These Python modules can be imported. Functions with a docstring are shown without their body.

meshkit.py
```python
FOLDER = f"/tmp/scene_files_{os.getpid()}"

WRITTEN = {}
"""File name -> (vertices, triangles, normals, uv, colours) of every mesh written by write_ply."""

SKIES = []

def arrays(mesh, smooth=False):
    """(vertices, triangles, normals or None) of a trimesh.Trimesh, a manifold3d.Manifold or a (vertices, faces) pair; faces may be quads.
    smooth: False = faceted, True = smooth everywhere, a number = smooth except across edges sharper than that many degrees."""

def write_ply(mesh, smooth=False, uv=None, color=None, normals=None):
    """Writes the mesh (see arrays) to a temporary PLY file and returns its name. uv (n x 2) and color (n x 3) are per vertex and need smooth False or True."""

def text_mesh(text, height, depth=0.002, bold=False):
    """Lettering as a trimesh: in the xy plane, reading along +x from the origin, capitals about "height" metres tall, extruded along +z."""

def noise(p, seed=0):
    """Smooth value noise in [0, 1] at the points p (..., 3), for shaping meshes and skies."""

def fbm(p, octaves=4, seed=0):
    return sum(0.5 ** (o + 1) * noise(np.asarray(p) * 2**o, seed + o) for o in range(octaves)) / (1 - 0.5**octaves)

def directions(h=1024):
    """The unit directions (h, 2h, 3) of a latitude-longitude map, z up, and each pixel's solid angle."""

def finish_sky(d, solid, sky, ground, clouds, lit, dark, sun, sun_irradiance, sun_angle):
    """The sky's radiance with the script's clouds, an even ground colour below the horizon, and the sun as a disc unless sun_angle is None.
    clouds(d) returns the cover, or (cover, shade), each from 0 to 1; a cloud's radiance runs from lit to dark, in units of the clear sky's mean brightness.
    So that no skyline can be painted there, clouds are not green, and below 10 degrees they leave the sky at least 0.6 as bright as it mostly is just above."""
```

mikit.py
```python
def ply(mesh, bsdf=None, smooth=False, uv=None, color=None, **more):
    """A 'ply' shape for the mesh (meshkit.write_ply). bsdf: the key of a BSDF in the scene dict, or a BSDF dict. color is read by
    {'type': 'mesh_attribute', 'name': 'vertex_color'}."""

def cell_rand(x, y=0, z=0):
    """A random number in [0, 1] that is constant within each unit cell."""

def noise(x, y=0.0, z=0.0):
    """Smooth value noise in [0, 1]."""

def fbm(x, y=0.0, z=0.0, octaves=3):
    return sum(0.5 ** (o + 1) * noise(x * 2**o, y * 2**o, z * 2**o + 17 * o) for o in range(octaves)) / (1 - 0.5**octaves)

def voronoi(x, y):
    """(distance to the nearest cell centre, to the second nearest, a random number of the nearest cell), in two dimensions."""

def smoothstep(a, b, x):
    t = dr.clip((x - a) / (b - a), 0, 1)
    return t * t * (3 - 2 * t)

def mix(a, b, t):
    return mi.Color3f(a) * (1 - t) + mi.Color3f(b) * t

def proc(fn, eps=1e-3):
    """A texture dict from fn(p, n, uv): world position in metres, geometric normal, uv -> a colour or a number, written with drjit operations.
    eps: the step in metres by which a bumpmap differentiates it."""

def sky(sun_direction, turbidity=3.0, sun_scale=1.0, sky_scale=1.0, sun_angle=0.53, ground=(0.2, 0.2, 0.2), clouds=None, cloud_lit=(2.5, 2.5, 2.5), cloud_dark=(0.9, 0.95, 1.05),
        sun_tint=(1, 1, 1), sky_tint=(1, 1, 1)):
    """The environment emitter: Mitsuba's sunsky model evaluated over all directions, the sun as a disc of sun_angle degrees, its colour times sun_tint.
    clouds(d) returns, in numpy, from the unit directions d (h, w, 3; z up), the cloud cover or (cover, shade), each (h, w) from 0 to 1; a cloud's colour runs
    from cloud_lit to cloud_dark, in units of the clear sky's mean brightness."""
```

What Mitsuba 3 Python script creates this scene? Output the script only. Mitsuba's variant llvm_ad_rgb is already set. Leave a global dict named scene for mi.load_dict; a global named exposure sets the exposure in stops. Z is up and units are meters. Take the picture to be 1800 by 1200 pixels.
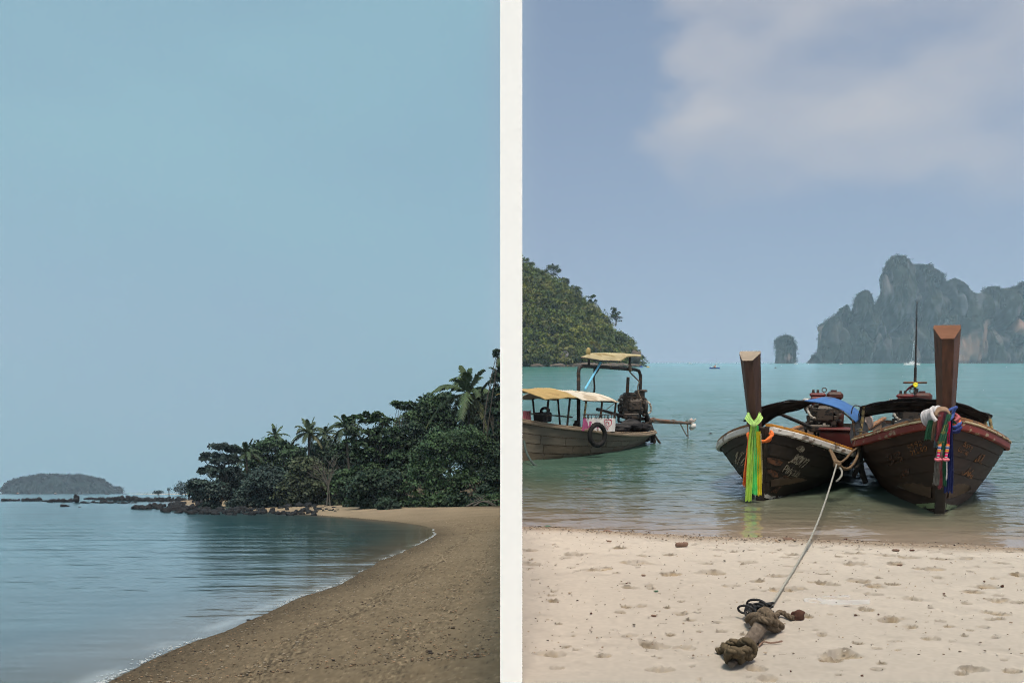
import math, random
import numpy as np, trimesh, mitsuba as mi, drjit as dr
import mikit, meshkit
from mikit import proc, noise, fbm, smoothstep, mix
from scipy.spatial import cKDTree
from scipy.interpolate import PchipInterpolator
import shapely, shapely.affinity

scene, labels = {}, {}
T = mi.ScalarTransform4f
RS = np.random.RandomState

# ------------------------------------------------------------------ camera, light, exposure
EYE = 1.7                      # metres above the water of both shores
F, CX, CY = 1800.0, 900.0, 866.0
TILT = math.atan(229.0 / 1800.0)   # the right shore lies on ground that rises away from the viewer
scene['camera'] = {'type': 'perspective', 'fov': 2 * math.degrees(math.atan(0.5)), 'fov_axis': 'x',
                   'to_world': T().look_at(origin=[0, 0, EYE], target=[0, 1, EYE], up=[0, 0, 1]),
                   'principal_point_offset_x': 0.0, 'principal_point_offset_y': -(866 - 600) / 1200.0,
                   'near_clip': 0.1, 'far_clip': 9000.0, 'medium': {'type': 'ref', 'id': 'air'}}
SUN_EL, SUN_AZ = math.radians(61), math.radians(2.5)
SUN = [math.sin(SUN_AZ) * math.cos(SUN_EL), -math.cos(SUN_AZ) * math.cos(SUN_EL), math.sin(SUN_EL)]

def cloud_cover(d):
    x, y, z = d[..., 0], d[..., 1], d[..., 2]
    left = np.clip((0.035 - x) / 0.07, 0, 1)
    left = left * left * (3 - 2 * left)
    # the overcast over the left shore: an even veil, a little thinner here and there
    lc = 0.50 + 0.72 * meshkit.fbm(d * [3.2, 3.2, 6.5] + [2, 0, 0], 4, seed=9) + 0.12 * (meshkit.fbm(d * [9, 9, 26], 3, seed=19) - 0.5)
    lc = np.clip(lc, 0, 1)
    # the right shore: thick soft cloud high up on the right, haze below
    az, el = np.degrees(np.arctan2(x, np.abs(y) + 1e-6)), np.degrees(np.arcsin(np.clip(z, -1, 1)))
    w = meshkit.fbm(d * [5, 5, 8] + [0.4, 0, 0], 5, seed=21) - 0.5
    w2 = meshkit.fbm(d * [16, 16, 22], 5, seed=33) - 0.5
    w3 = meshkit.fbm(d * [7, 7, 13], 5, seed=27)
    edge = 14.2 - 0.10 * (az - 8) + 6.5 * w + 3.5 * w2
    body = np.clip((el - edge) / 5.5, 0, 1)
    side = np.clip((az - 5.4 + 6 * w + 7 * w2) / 4.5, 0, 1)
    soft = body * body * (3 - 2 * body) * side * side * (3 - 2 * side)
    rc = soft * np.clip(0.25 + 1.25 * (w3 + 0.5 * w2 - 0.12), 0.1, 1)
    haze = 0.30 * np.exp(-np.maximum(el, 0) / 14.0) + 0.12
    cover = left * lc + (1 - left) * np.maximum(rc, haze)
    shade = (1 - left) * np.clip(0.72 + 0.4 * soft, 0, 1)
    return cover, shade

scene['daylight'] = mikit.sky(SUN, turbidity=5.0, sun_angle=14.0, ground=(0.25, 0.27, 0.28), clouds=cloud_cover,
                              cloud_lit=(0.76, 1.38, 1.64), cloud_dark=(1.64, 1.57, 1.62), sky_tint=(1.05, 0.95, 0.93), sun_tint=(0.95, 1.0, 1.06))
exposure = 1.48
scene['air'] = {'type': 'homogeneous', 'albedo': {'type': 'rgb', 'value': [0.67, 0.82, 0.98]}, 'sigma_t': 0.00019}

# ------------------------------------------------------------------ helpers
CAM = np.array([0, 0, EYE])
_c, _s = math.cos(TILT), math.sin(TILT)
RX = np.array([[1, 0, 0], [0, _c, -_s], [0, _s, _c]])

def up_shore(v):
    """points of the right shore (x, y, z above its water) -> world"""
    return (np.asarray(v, float) - CAM) @ RX.T + CAM

def tex_right(p):
    """world point in a texture -> right-shore coordinates"""
    z = p.z - EYE
    return p.x, p.y * _c + z * _s, -p.y * _s + z * _c + EYE

def left_ray(px, py):
    return np.array([(px - CX) / F, 1.0, -(py - CY) / F])

def right_ray(px, py):
    r = RX.T @ left_ray(px, py)
    return r / r[1]

def left_at(px, py, y):
    return CAM + left_ray(px, py) * y

def left_on(px, py, z=0.0):
    r = left_ray(px, py)
    return CAM + r * ((z - EYE) / r[2])

def right_at(px, py, y):
    return CAM + right_ray(px, py) * y

def right_on(px, py, z=0.0):
    r = right_ray(px, py)
    return CAM + r * ((z - EYE) / r[2])

def grid_faces(n, m, wrap=False):
    i, j = np.meshgrid(np.arange(n - 1), np.arange(m if wrap else m - 1), indexing='ij')
    k = (j + 1) % m
    q = np.stack([i * m + j, i * m + k, (i + 1) * m + k, (i + 1) * m + j], -1).reshape(-1, 4)
    return np.vstack([q[:, [0, 1, 2]], q[:, [0, 2, 3]]])

class MB:
    """collects vertices and triangles of one mesh"""
    def __init__(self):
        self.v, self.f, self.c, self.n = [], [], [], 0

    def add(self, v, f, col=None):
        v = np.asarray(v, float).reshape(-1, 3)
        f = np.asarray(f, int)
        if f.shape[1] == 4:
            f = np.vstack([f[:, [0, 1, 2]], f[:, [0, 2, 3]]])
        self.v.append(v); self.f.append(f + self.n); self.n += len(v)
        if col is not None:
            self.c.append(np.broadcast_to(np.asarray(col, float), (len(v), 3)))
        return self

    def mesh(self, m, col=None):
        return self.add(m.vertices, m.faces, col)

    def box(self, c, s, rot=None, ch=0.0, col=None):
        """box at c of size s, chamfered by ch; rot: 3x3"""
        v, f = chamfer_box(s, ch)
        if rot is not None:
            v = v @ np.asarray(rot).T
        return self.add(v + np.asarray(c, float), f, col)

    def bar(self, a, b, w, h=None, ch=0.0, col=None):
        a, b = np.asarray(a, float), np.asarray(b, float)
        return self.box((a + b) / 2, (np.linalg.norm(b - a), w, h or w), frame(b - a).T, ch, col)

    def tube(self, pts, r, sides=8, col=None, cap=True):
        v, f = tube(pts, r, sides, cap)
        return self.add(v, f, col)

    def lathe(self, prof, o=(0, 0, 0), axis=(0, 0, 1), sides=20, col=None):
        """profile [(radius, height)] round the axis"""
        fr = frame(axis)
        a = np.arange(sides) * 2 * np.pi / sides
        prof = np.asarray(prof, float)
        v = prof[:, 1, None, None] * fr[0] + prof[:, 0, None, None] * (np.cos(a)[None, :, None] * fr[1] + np.sin(a)[None, :, None] * fr[2])
        f = grid_faces(len(prof), sides, True)
        return self.add(v.reshape(-1, 3) + np.asarray(o, float), f, col)

    def arr(self):
        return np.vstack(self.v), np.vstack(self.f)

    def col(self):
        return np.vstack(self.c)

def frame(d):
    """rows: d, and two directions square to it (the second level, the third up)"""
    d = np.asarray(d, float); d = d / np.linalg.norm(d)
    u = np.array([0, 0, 1.0]) if abs(d[2]) < 0.95 else np.array([0, 1.0, 0])
    b = np.cross(u, d); b /= np.linalg.norm(b)
    return np.array([d, b, np.cross(d, b)])

def chamfer_box(s, ch=0.0):
    s = np.asarray(s, float) / 2
    if ch <= 0:
        v = np.array([[x, y, z] for x in (-1, 1) for y in (-1, 1) for z in (-1, 1)]) * s
        f = np.array([[0, 1, 3], [0, 3, 2], [4, 6, 7], [4, 7, 5], [0, 4, 5], [0, 5, 1], [2, 3, 7], [2, 7, 6], [0, 2, 6], [0, 6, 4], [1, 5, 7], [1, 7, 3]])
        return v, f
    ch = min(ch, 0.45 * s.min() * 2)
    p = []
    for x in (-1, 1):
        for y in (-1, 1):
            for z in (-1, 1):
                for k in range(3):
                    q = np.array([x, y, z]) * s
                    q -= np.array([x, y, z]) * ch * (np.arange(3) != k)
                    p.append(q)
    h = trimesh.convex.convex_hull(np.array(p))
    return np.array(h.vertices), np.array(h.faces)

def tube(pts, r, sides=8, cap=True):
    p = np.asarray(pts, float)
    r = np.broadcast_to(np.asarray(r, float), (len(p),))
    t = np.gradient(p, axis=0) if len(p) > 2 else np.repeat(p[1:] - p[:1], 2, 0)
    t /= np.linalg.norm(t, axis=1, keepdims=True) + 1e-12
    a = np.zeros_like(t)
    a[0] = frame(t[0])[1]
    for i in range(1, len(p)):
        q = a[i - 1] - t[i] * (a[i - 1] @ t[i])
        a[i] = q / (np.linalg.norm(q) + 1e-12)
    b = np.cross(t, a)
    g = np.arange(sides) * 2 * np.pi / sides
    v = p[:, None] + r[:, None, None] * (np.cos(g)[None, :, None] * a[:, None] + np.sin(g)[None, :, None] * b[:, None])
    v = v.reshape(-1, 3); f = grid_faces(len(p), sides, True)
    if cap:
        n = len(v)
        v = np.vstack([v, p[:1], p[-1:]])
        j = np.arange(sides)
        f = np.vstack([f, np.stack([(j + 1) % sides, j, j * 0 + n], 1), np.stack([n - sides + j, n - sides + (j + 1) % sides, j * 0 + n + 1], 1)])
    return v, f

def curve(pts, n=24):
    """a smooth line through the points"""
    p = np.asarray(pts, float)
    s = np.r_[0, np.cumsum(np.linalg.norm(np.diff(p, axis=0), axis=1) ** 0.5)]
    from scipy.interpolate import CubicSpline
    return CubicSpline(s, p, bc_type='natural')(np.linspace(0, s[-1], n))

def put(key, mesh, bsdf, smooth=False, color=None, label=None, cat=None, group=None, kind=None, xf=None):
    if isinstance(mesh, MB):
        if color is None and mesh.c:
            color = mesh.col()
        mesh = mesh.arr()
    v, f = (np.asarray(mesh[0], float), np.asarray(mesh[1])) if isinstance(mesh, tuple) else (np.array(mesh.vertices), np.array(mesh.faces))
    if xf is not None:
        v = xf(v)
    k, n = key, 0
    while k in scene:
        n += 1; k = f'{key}_{n:03d}'
    scene[k] = mikit.ply((v, f), bsdf, smooth=smooth, color=color)
    tag(k, label, cat, group, kind)
    return k

def tag(k, label=None, cat=None, group=None, kind=None):
    d = {n: x for n, x in (('label', label), ('category', cat), ('group', group), ('kind', kind)) if x}
    if d:
        labels[k] = {**labels.get(k, {}), **d}

_names = {}
def thing(name, label, cat, group=None):
    n = _names.get(name, -1) + 1
    _names[name] = n
    k = name if n == 0 else f'{name}_{n:03d}'
    tag(k, label, cat, group)
    return k

def rgb(r, g, b):
    return {'type': 'rgb', 'value': [r, g, b]}

def mat(key, base, rough=0.7, metal=0.0, spec=0.4, **kw):
    scene[key] = {'type': 'twosided', 'bsdf': {'type': 'principled', 'base_color': base if isinstance(base, dict) else rgb(*base),
                                               'roughness': rough, 'metallic': metal, 'specular': spec, **kw}}
    return key

def bumped(key, base, fn, scale, rough=0.7, eps=0.004, **kw):
    inner = {'type': 'principled', 'base_color': base if isinstance(base, dict) else rgb(*base), 'roughness': rough, 'specular': kw.pop('spec', 0.4), **kw}
    scene[key] = {'type': 'twosided', 'bsdf': {'type': 'bumpmap', 'arbitrary': proc(fn, eps), 'scale': scale, 'bsdf': inner}}
    return key

VC = {'type': 'mesh_attribute', 'name': 'vertex_color'}
mat('leafy', VC, 0.6, spec=0.25)
mat('painted', VC, 0.75, spec=0.2)
# ------------------------------------------------------------------ the white wall between the two shores
WALL_Y, WALL_T = 5.0, 39.0 / F * 4.9
prof = shapely.Polygon([(4.9, -0.6), (4.9, 4.4), (18, 4.4), (40, 7.4), (40, -0.6)])
w = trimesh.creation.extrude_polygon(prof, WALL_T, engine='earcut')
wv = np.array(w.vertices)[:, [2, 0, 1]]
wv[:, 0] -= WALL_T / 2 + 0.0042
mat('white_render', proc(lambda p, n, uv: mix((0.915, 0.915, 0.915), (0.93, 0.93, 0.93), fbm(p.x * 9, p.y * 9, p.z * 9))), 0.85, spec=0.2)
wk = thing('dividing_wall', 'tall plain white wall seen end on between the two beaches', 'wall')
put(wk + '__wall_body', (wv, np.array(w.faces)[:, ::-1]), 'white_render')

# ------------------------------------------------------------------ haze over both shores
scene['haze'] = {'type': 'cube', 'to_world': T().translate([0, 1700, 300]).scale([2100, 1760, 302]),
                 'bsdf': {'type': 'null'}, 'interior': {'type': 'ref', 'id': 'air'}}
labels['haze'] = {'kind': 'stuff', 'label': 'thin sea haze lying over both bays', 'category': 'haze'}

# ------------------------------------------------------------------ left shore: beach and sea
SHORE_PX = [(60, 1290), (150, 1225), (190, 1200), (300, 1145), (440, 1090), (520, 1052), (600, 1025), (660, 990), (720, 965), (755, 948), (767, 938),
            (760, 928), (735, 922), (700, 917), (650, 912), (600, 908), (560, 905), (530, 902), (480, 899), (400, 894), (330, 888), (300, 883), (318, 880), (345, 876), (420, 874)]
shore_l = np.array([left_on(*q)[:2] for q in SHORE_PX])
shore_l = curve(shore_l, 240) if False else np.vstack([shore_l[:1], *[a + (b - a) * np.linspace(0, 1, 13)[1:, None] for a, b in zip(shore_l[:-1], shore_l[1:])]])
# smooth the polyline a little and let the wash make it uneven
for _ in range(3):
    shore_l[1:-1] = 0.25 * shore_l[:-2] + 0.5 * shore_l[1:-1] + 0.25 * shore_l[2:]
_arc = np.r_[0, np.cumsum(np.linalg.norm(np.diff(shore_l, axis=0), axis=1))]
shore_l[:, 0] += 0.16 * (meshkit.fbm(np.c_[_arc * 0.55, _arc * 0, _arc * 0], 3, seed=5) - 0.5) * np.clip(_arc / 3, 0, 1)
land_l = shapely.Polygon(np.vstack([shore_l, [[shore_l[-1, 0] + 5, 420], [60, 420], [60, 0.5], [-2.9, 0.5]]]))
_tree_l = cKDTree(np.vstack([a + (b - a) * np.linspace(0, 1, 6, endpoint=False)[:, None] for a, b in zip(shore_l[:-1], shore_l[1:])]))
shapely.prepare(land_l)

def shore_dist_l(x, y):
    d = _tree_l.query(np.c_[x, y])[0]
    return np.where(shapely.contains_xy(land_l, x, y), d, -d)

def ground_l(x, y):
    x, y = np.asarray(x, float), np.asarray(y, float)
    s = shore_dist_l(x.ravel(), y.ravel()).reshape(x.shape)
    z = np.where(s > 0, 0.95 * (1 - np.exp(-np.maximum(s, 0) / 9.0)), 0.10 * s)
    back = np.clip((s - 10) / 30, 0, 1) * np.clip((y - 62) / 30, 0, 1)
    return np.maximum(z + 3.0 * back * back, -2.5)

def fan(y, left, right, n):
    """grid rows at the distances y, n points from left(y) to right(y)"""
    u = np.linspace(0, 1, n)
    x = left(y)[:, None] * (1 - u) + right(y)[:, None] * u
    return x, np.repeat(y[:, None], n, 1)

yy = np.geomspace(3.5, 300, 520)
X, Y = fan(yy, lambda y: -0.56 * y - 0.5, lambda y: y * 0 - 0.004, 420)
S = shore_dist_l(X.ravel(), Y.ravel()).reshape(X.shape)
Z = ground_l(X, Y)
P3 = np.stack([X, Y, X * 0], -1)
lump = meshkit.fbm(P3 * 1.1, 4, seed=2) - 0.5
pit = meshkit.fbm(P3 * [3.2, 2.0, 1], 3, seed=8)
fine = meshkit.fbm(P3 * 9.0, 3, seed=3)
dry = np.clip((S - 0.4) / 2.5, 0, 1)
near = np.clip(1 - Y / 60, 0, 1)
foot = np.clip((pit - 0.60) / 0.12, 0, 1) * dry
Z = Z + dry * (0.05 * lump + 0.022 * (fine - 0.5) - 0.035 * foot) * near + np.clip((S - 0.1) / 0.3, 0, 1) * 0.02 * near * (fine - 0.4)
n1 = meshkit.fbm(P3 * [0.5, 0.5, 1], 4, seed=12)[..., None]
n2 = meshkit.noise(P3 * 24.0, seed=6)[..., None]
n3 = meshkit.noise(P3 * 50.0, seed=7)[..., None]
wet = np.exp(-(np.maximum(S, 0) / 0.75) ** 2)[..., None]
tide = sum(w_ * np.exp(-((S - c_ - 0.7 * (n1[..., 0] - 0.5)) / 0.16) ** 2) for c_, w_ in ((1.5, 0.9), (2.6, 0.5), (4.6, 0.7)))[..., None] * (Y < 60)[..., None]
col = np.array([0.104, 0.082, 0.056]) * (1 - n1) + np.array([0.138, 0.112, 0.080]) * n1
col = col * (0.75 + 0.3 * n2 + 0.20 * n3)
col = np.where((n3 > 0.80) & (n2 > 0.55), col * 1.25, col)
col = np.where((n3 < 0.17) & (n2 < 0.5), col * 0.6, col)
col = col * np.array([0.95, 0.92, 0.87])
col = col * (1 - 0.5 * tide * (n3 < 0.45)) * (1 + 0.35 * tide * (n3 > 0.72))
col = col * (1 - 0.45 * wet)
far = np.clip((Y - 40) / 40, 0, 1)[..., None]
col = col * (1 - far) + np.array([0.185, 0.148, 0.104]) * far * (0.85 + 0.3 * n1)
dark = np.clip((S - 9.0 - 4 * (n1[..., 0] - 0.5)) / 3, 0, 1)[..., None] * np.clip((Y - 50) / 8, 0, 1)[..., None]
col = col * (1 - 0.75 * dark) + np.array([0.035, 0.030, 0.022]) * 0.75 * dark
bumped('shell_sand', VC, lambda p, n, uv: fbm(p.x * 38, p.y * 38, p.z * 38, 3), 0.016, 0.9, 0.006, spec=0.15)
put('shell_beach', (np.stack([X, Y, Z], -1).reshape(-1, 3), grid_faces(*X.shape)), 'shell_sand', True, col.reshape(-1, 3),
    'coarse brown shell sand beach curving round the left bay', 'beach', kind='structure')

yy = np.r_[np.geomspace(7.5, 300, 420), np.geomspace(310, 7000, 40)]
X, Y = fan(yy, lambda y: -0.62 * y - 2, lambda y: y * 0 - 0.004, 300)
S = shore_dist_l(X.ravel(), Y.ravel()).reshape(X.shape)
dep = np.maximum(-S, 0)
q = np.stack([X, Y, X * 0], -1)
Z = 0.012 * (meshkit.fbm(q * [0.5, 1.2, 1], 3, seed=31) - 0.5) * np.clip(dep / 1.5, 0, 1) * np.clip(1 - Y / 120, 0, 1)
a = np.clip(dep / 2.2, 0, 1)[..., None]; b = np.clip((dep - 1.0) / 9, 0, 1)[..., None]
mott = meshkit.fbm(q * [0.35, 0.5, 1], 4, seed=14)[..., None]
col = np.array([0.085, 0.070, 0.053]) * (1 - a) + np.array([0.026, 0.042, 0.044]) * a
col = col * (1 - b) + np.array([0.012, 0.048, 0.058]) * b
col = col * (0.8 + 0.4 * mott)
wash = np.exp(-((dep - 0.16 - 0.25 * (mott[..., 0] - 0.4)) / 0.15) ** 2)[..., None] * np.clip((meshkit.fbm(q * [1.3, 1.3, 1], 3, seed=77)[..., None] - 0.38) * 5, 0, 1) * np.clip(1 - Y / 45, 0, 1)[..., None]
col = col * (1 - 0.8 * wash) + np.array([0.26, 0.275, 0.28]) * 0.8 * wash
def ripple_l(p, n, uv):
    k = smoothstep(6.0, 16.0, p.y)
    return (fbm(p.x * 0.9, p.y * 2.6, 3.0, 3) * 1.0 + fbm(p.x * 3.2, p.y * 7.5, 9.0, 3) * 0.30 + noise(p.x * 0.22, p.y * 0.8, 5.0) * 2.0)
scene['calm_water'] = {'type': 'twosided', 'bsdf': {'type': 'bumpmap', 'arbitrary': proc(ripple_l, 0.02), 'scale': 0.014,
                       'bsdf': {'type': 'principled', 'base_color': VC, 'roughness': 0.06, 'specular': 0.5}}}
put('calm_sea', (np.stack([X, Y, Z], -1).reshape(-1, 3), grid_faces(*X.shape)), 'calm_water', True, col.reshape(-1, 3),
    'calm blue green bay water lapping the shell sand', 'sea', kind='structure')

# ------------------------------------------------------------------ right shore: sand and sea
SHORE_R = [(915, 924), (1000, 928), (1100, 935), (1200, 941), (1350, 946), (1500, 951), (1650, 957), (1800, 963), (1900, 966)]
shore_r = np.array([right_on(*q)[:2] for q in SHORE_R])
_ry = PchipInterpolator(shore_r[:, 0], shore_r[:, 1], extrapolate=True)

def shore_y(x):
    x = np.asarray(x, float)
    return _ry(np.clip(x, 0.0, 5.4)) + 0.05 * (meshkit.fbm(np.stack([x * 1.4, x * 0, x * 0], -1), 3, seed=3) - 0.5) * 2

def ground_r(x, y):
    s = shore_y(x) - y
    return np.where(s > 0, 0.17 * (1 - np.exp(-s / 1.6)), 0.075 * s)

def sand_at(px, py):
    """the point of the dry sand seen at a pixel"""
    z = 0.1
    for _ in range(12):
        p = right_on(px, py, z)
        z = float(ground_r(p[0], p[1]))
    return p

rs = RS(11)
_sr = RS(19)
yy = np.r_[np.linspace(3.6, 4.9, 20)[:-1], np.geomspace(4.9, 11.0, 400), np.linspace(11.4, 40, 24)]
X, Y = fan(yy, lambda y: y * 0 + 0.0, lambda y: 0.57 * y + 0.6, 540)
X[:, -24:] += (np.arange(1, 25) / 24.0) ** 1.5 * 7.0
S = shore_y(X) - Y
Z = ground_r(X, Y)
P3 = np.stack([X, Y, X * 0], -1)
dry = np.clip((S - 0.25) / 0.5, 0, 1)
broad = meshkit.fbm(P3 * [0.9, 1.2, 1], 3, seed=40) - 0.5
Z = Z + dry * 0.03 * broad
moist = np.zeros_like(X); crumbs = np.zeros_like(X)
# footprints and scuffs: shallow pits with a thrown-up, damp, crumbly rim
SCUFF_PX = [(1120, 990, 60), (1050, 1002, 46), (940, 992, 40), (1180, 1010, 36), (1250, 1007, 60), (1010, 975, 36), (1090, 963, 30), (1175, 976, 22),
            (1260, 966, 30), (1380, 980, 24), (1320, 988, 36), (1330, 1022, 36), (1150, 1132, 66), (1200, 1136, 40), (1110, 1115, 30), (1180, 1115, 24), (1160, 1175, 46),
            (1330, 1172, 36), (960, 1146, 46), (1090, 1075, 26), (1200, 1077, 30), (1130, 1064, 22), (1270, 1108, 20), (1330, 1108, 30),
            (1395, 975, 40), (1500, 972, 44), (1550, 975, 40), (1600, 980, 50), (1500, 990, 40), (1570, 991, 36), (1640, 1000, 50), (1700, 982, 36),
            (1760, 990, 30), (1790, 1010, 40), (1520, 1022, 46), (1535, 1030, 40), (1570, 1028, 26), (1400, 1035, 40), (1375, 1037, 44), (1440, 1024, 40), (1460, 1028, 40),
            (1740, 1030, 50), (1760, 1055, 46), (1790, 1058, 36), (1600, 1053, 40), (1540, 1045, 30), (1520, 1070, 30), (1580, 1086, 56), (1560, 1088, 40), (1600, 1098, 36),
            (1480, 1150, 80), (1470, 1158, 60), (1540, 1140, 20), (1570, 1123, 30), (1750, 1078, 40), (1720, 1178, 50), (1690, 1185, 30), (1540, 1178, 24),
            (1710, 1040, 40), (1660, 963 + 20, 36), (1420, 1083, 24), (1730, 1100, 24), (930, 968, 30), (970, 1055, 26), (1060, 1150, 30), (980, 1170, 30),
            (1360, 1012, 40), (1240, 990, 26), (1290, 1030, 30), (1110, 1033, 26), (1140, 1030, 20), (1700, 1060, 26), (1640, 1120, 34), (1350, 1188, 40), (1780, 1180, 34)]
SCUFF_PX = SCUFF_PX + [(_sr.uniform(925, 1795), 955 + 240 * _sr.rand() ** 1.5, _sr.uniform(8, 20)) for _ in range(120)]
for (px, py, wpx) in SCUFF_PX:
    p = sand_at(px, py)
    L = wpx / F * p[1] * 0.72
    for k in range(3):
        cx, cy = p[0] + rs.uniform(-0.5, 0.5) * L * (k > 0), p[1] + rs.uniform(-0.35, 0.35) * L * (k > 0)
        a = rs.uniform(-0.5, 0.5)
        l, wd = L * rs.uniform(0.45, 0.8) * (1.0 if k == 0 else 0.7), L * rs.uniform(0.25, 0.5)
        sel = (np.abs(Y - cy) < 3 * l) & (np.abs(X - cx) < 3 * l)
        if not sel.any():
            continue
        dx, dy = X[sel] - cx, Y[sel] - cy
        u, v = (dx * math.cos(a) + dy * math.sin(a)) / l, (-dx * math.sin(a) + dy * math.cos(a)) / wd
        nn = meshkit.fbm(P3[sel] * 9, 4, seed=50 + k) - 0.5
        n4 = meshkit.fbm(P3[sel] * 15, 3, seed=5)
        r = np.sqrt(u * u + v * v) + 0.9 * nn
        inside = np.clip((1 - r) / 0.30, 0, 1)
        lip = np.exp(-((r - 1.02) / 0.13) ** 2) * np.clip(0.35 + v, 0, 1.2)
        dep = 0.008 + 0.010 * rs.rand()
        Z[sel] += -dep * inside + dep * 0.55 * lip * (0.5 + 0.8 * n4)
        moist[sel] = np.maximum(moist[sel], inside * np.clip(0.15 + 2.6 * (n4 - 0.38), 0, 1) * rs.uniform(0.45, 0.95))
        crumbs[sel] = np.maximum(crumbs[sel], lip * np.clip((n4 - 0.5) * 6, 0, 1) * np.clip(v + 0.3, 0, 1))
dent = np.clip((meshkit.fbm(P3 * [3.6, 4.6, 1], 3, seed=59) - 0.58) / 0.1, 0, 1)
Z -= dry * 0.006 * dent
crumb = meshkit.fbm(P3 * [20, 20, 1], 3, seed=60)
Z += dry * 0.006 * (crumb - 0.5) * (0.5 + 1.2 * moist)
n1 = meshkit.fbm(P3 * [0.8, 1.1, 1], 4, seed=61)[..., None]
n2 = meshkit.noise(P3 * 45, seed=62)[..., None]
pale, damp = np.array([0.335, 0.304, 0.268]), np.array([0.300, 0.228, 0.145])
col = pale * (0.93 + 0.14 * n1) * (0.95 + 0.1 * n2)
mk = moist[..., None].clip(0, 1)
col = col * (1 - mk) + damp * mk * (0.8 + 0.4 * n2)
col = col * (1 - 0.45 * crumbs[..., None].clip(0, 1))
spot = (meshkit.noise(P3 * 26, seed=63) > 0.965)[..., None]
col = np.where(spot, col * 0.55, col)
# wrack line of broken shell and coral
wr = (np.exp(-((S - 0.22 - 0.12 * (n1[..., 0] - 0.5)) / 0.17) ** 2))[..., None]
sp = meshkit.noise(P3 * [32, 26, 1], seed=64)[..., None]
col = col * (1 - 0.5 * wr) + wr * 0.5 * np.where(sp > 0.66, np.array([0.40, 0.36, 0.31]), np.where(sp < 0.34, np.array([0.13, 0.105, 0.09]), np.array([0.27, 0.215, 0.165])))
Z += 0.012 * wr[..., 0] * (sp[..., 0] - 0.3)
wetm = np.clip(1 - (S - 0.20 - 0.6 * (n1[..., 0] - 0.5)) / 0.50, 0, 1)[..., None]
col = col * (1 - wetm) + np.array([0.200, 0.160, 0.125]) * wetm
bumped('pale_sand', VC, lambda p, n, uv: fbm(p.x * 70, p.y * 70, p.z * 70, 3), 0.004, 0.9, 0.004, spec=0.1)
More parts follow.
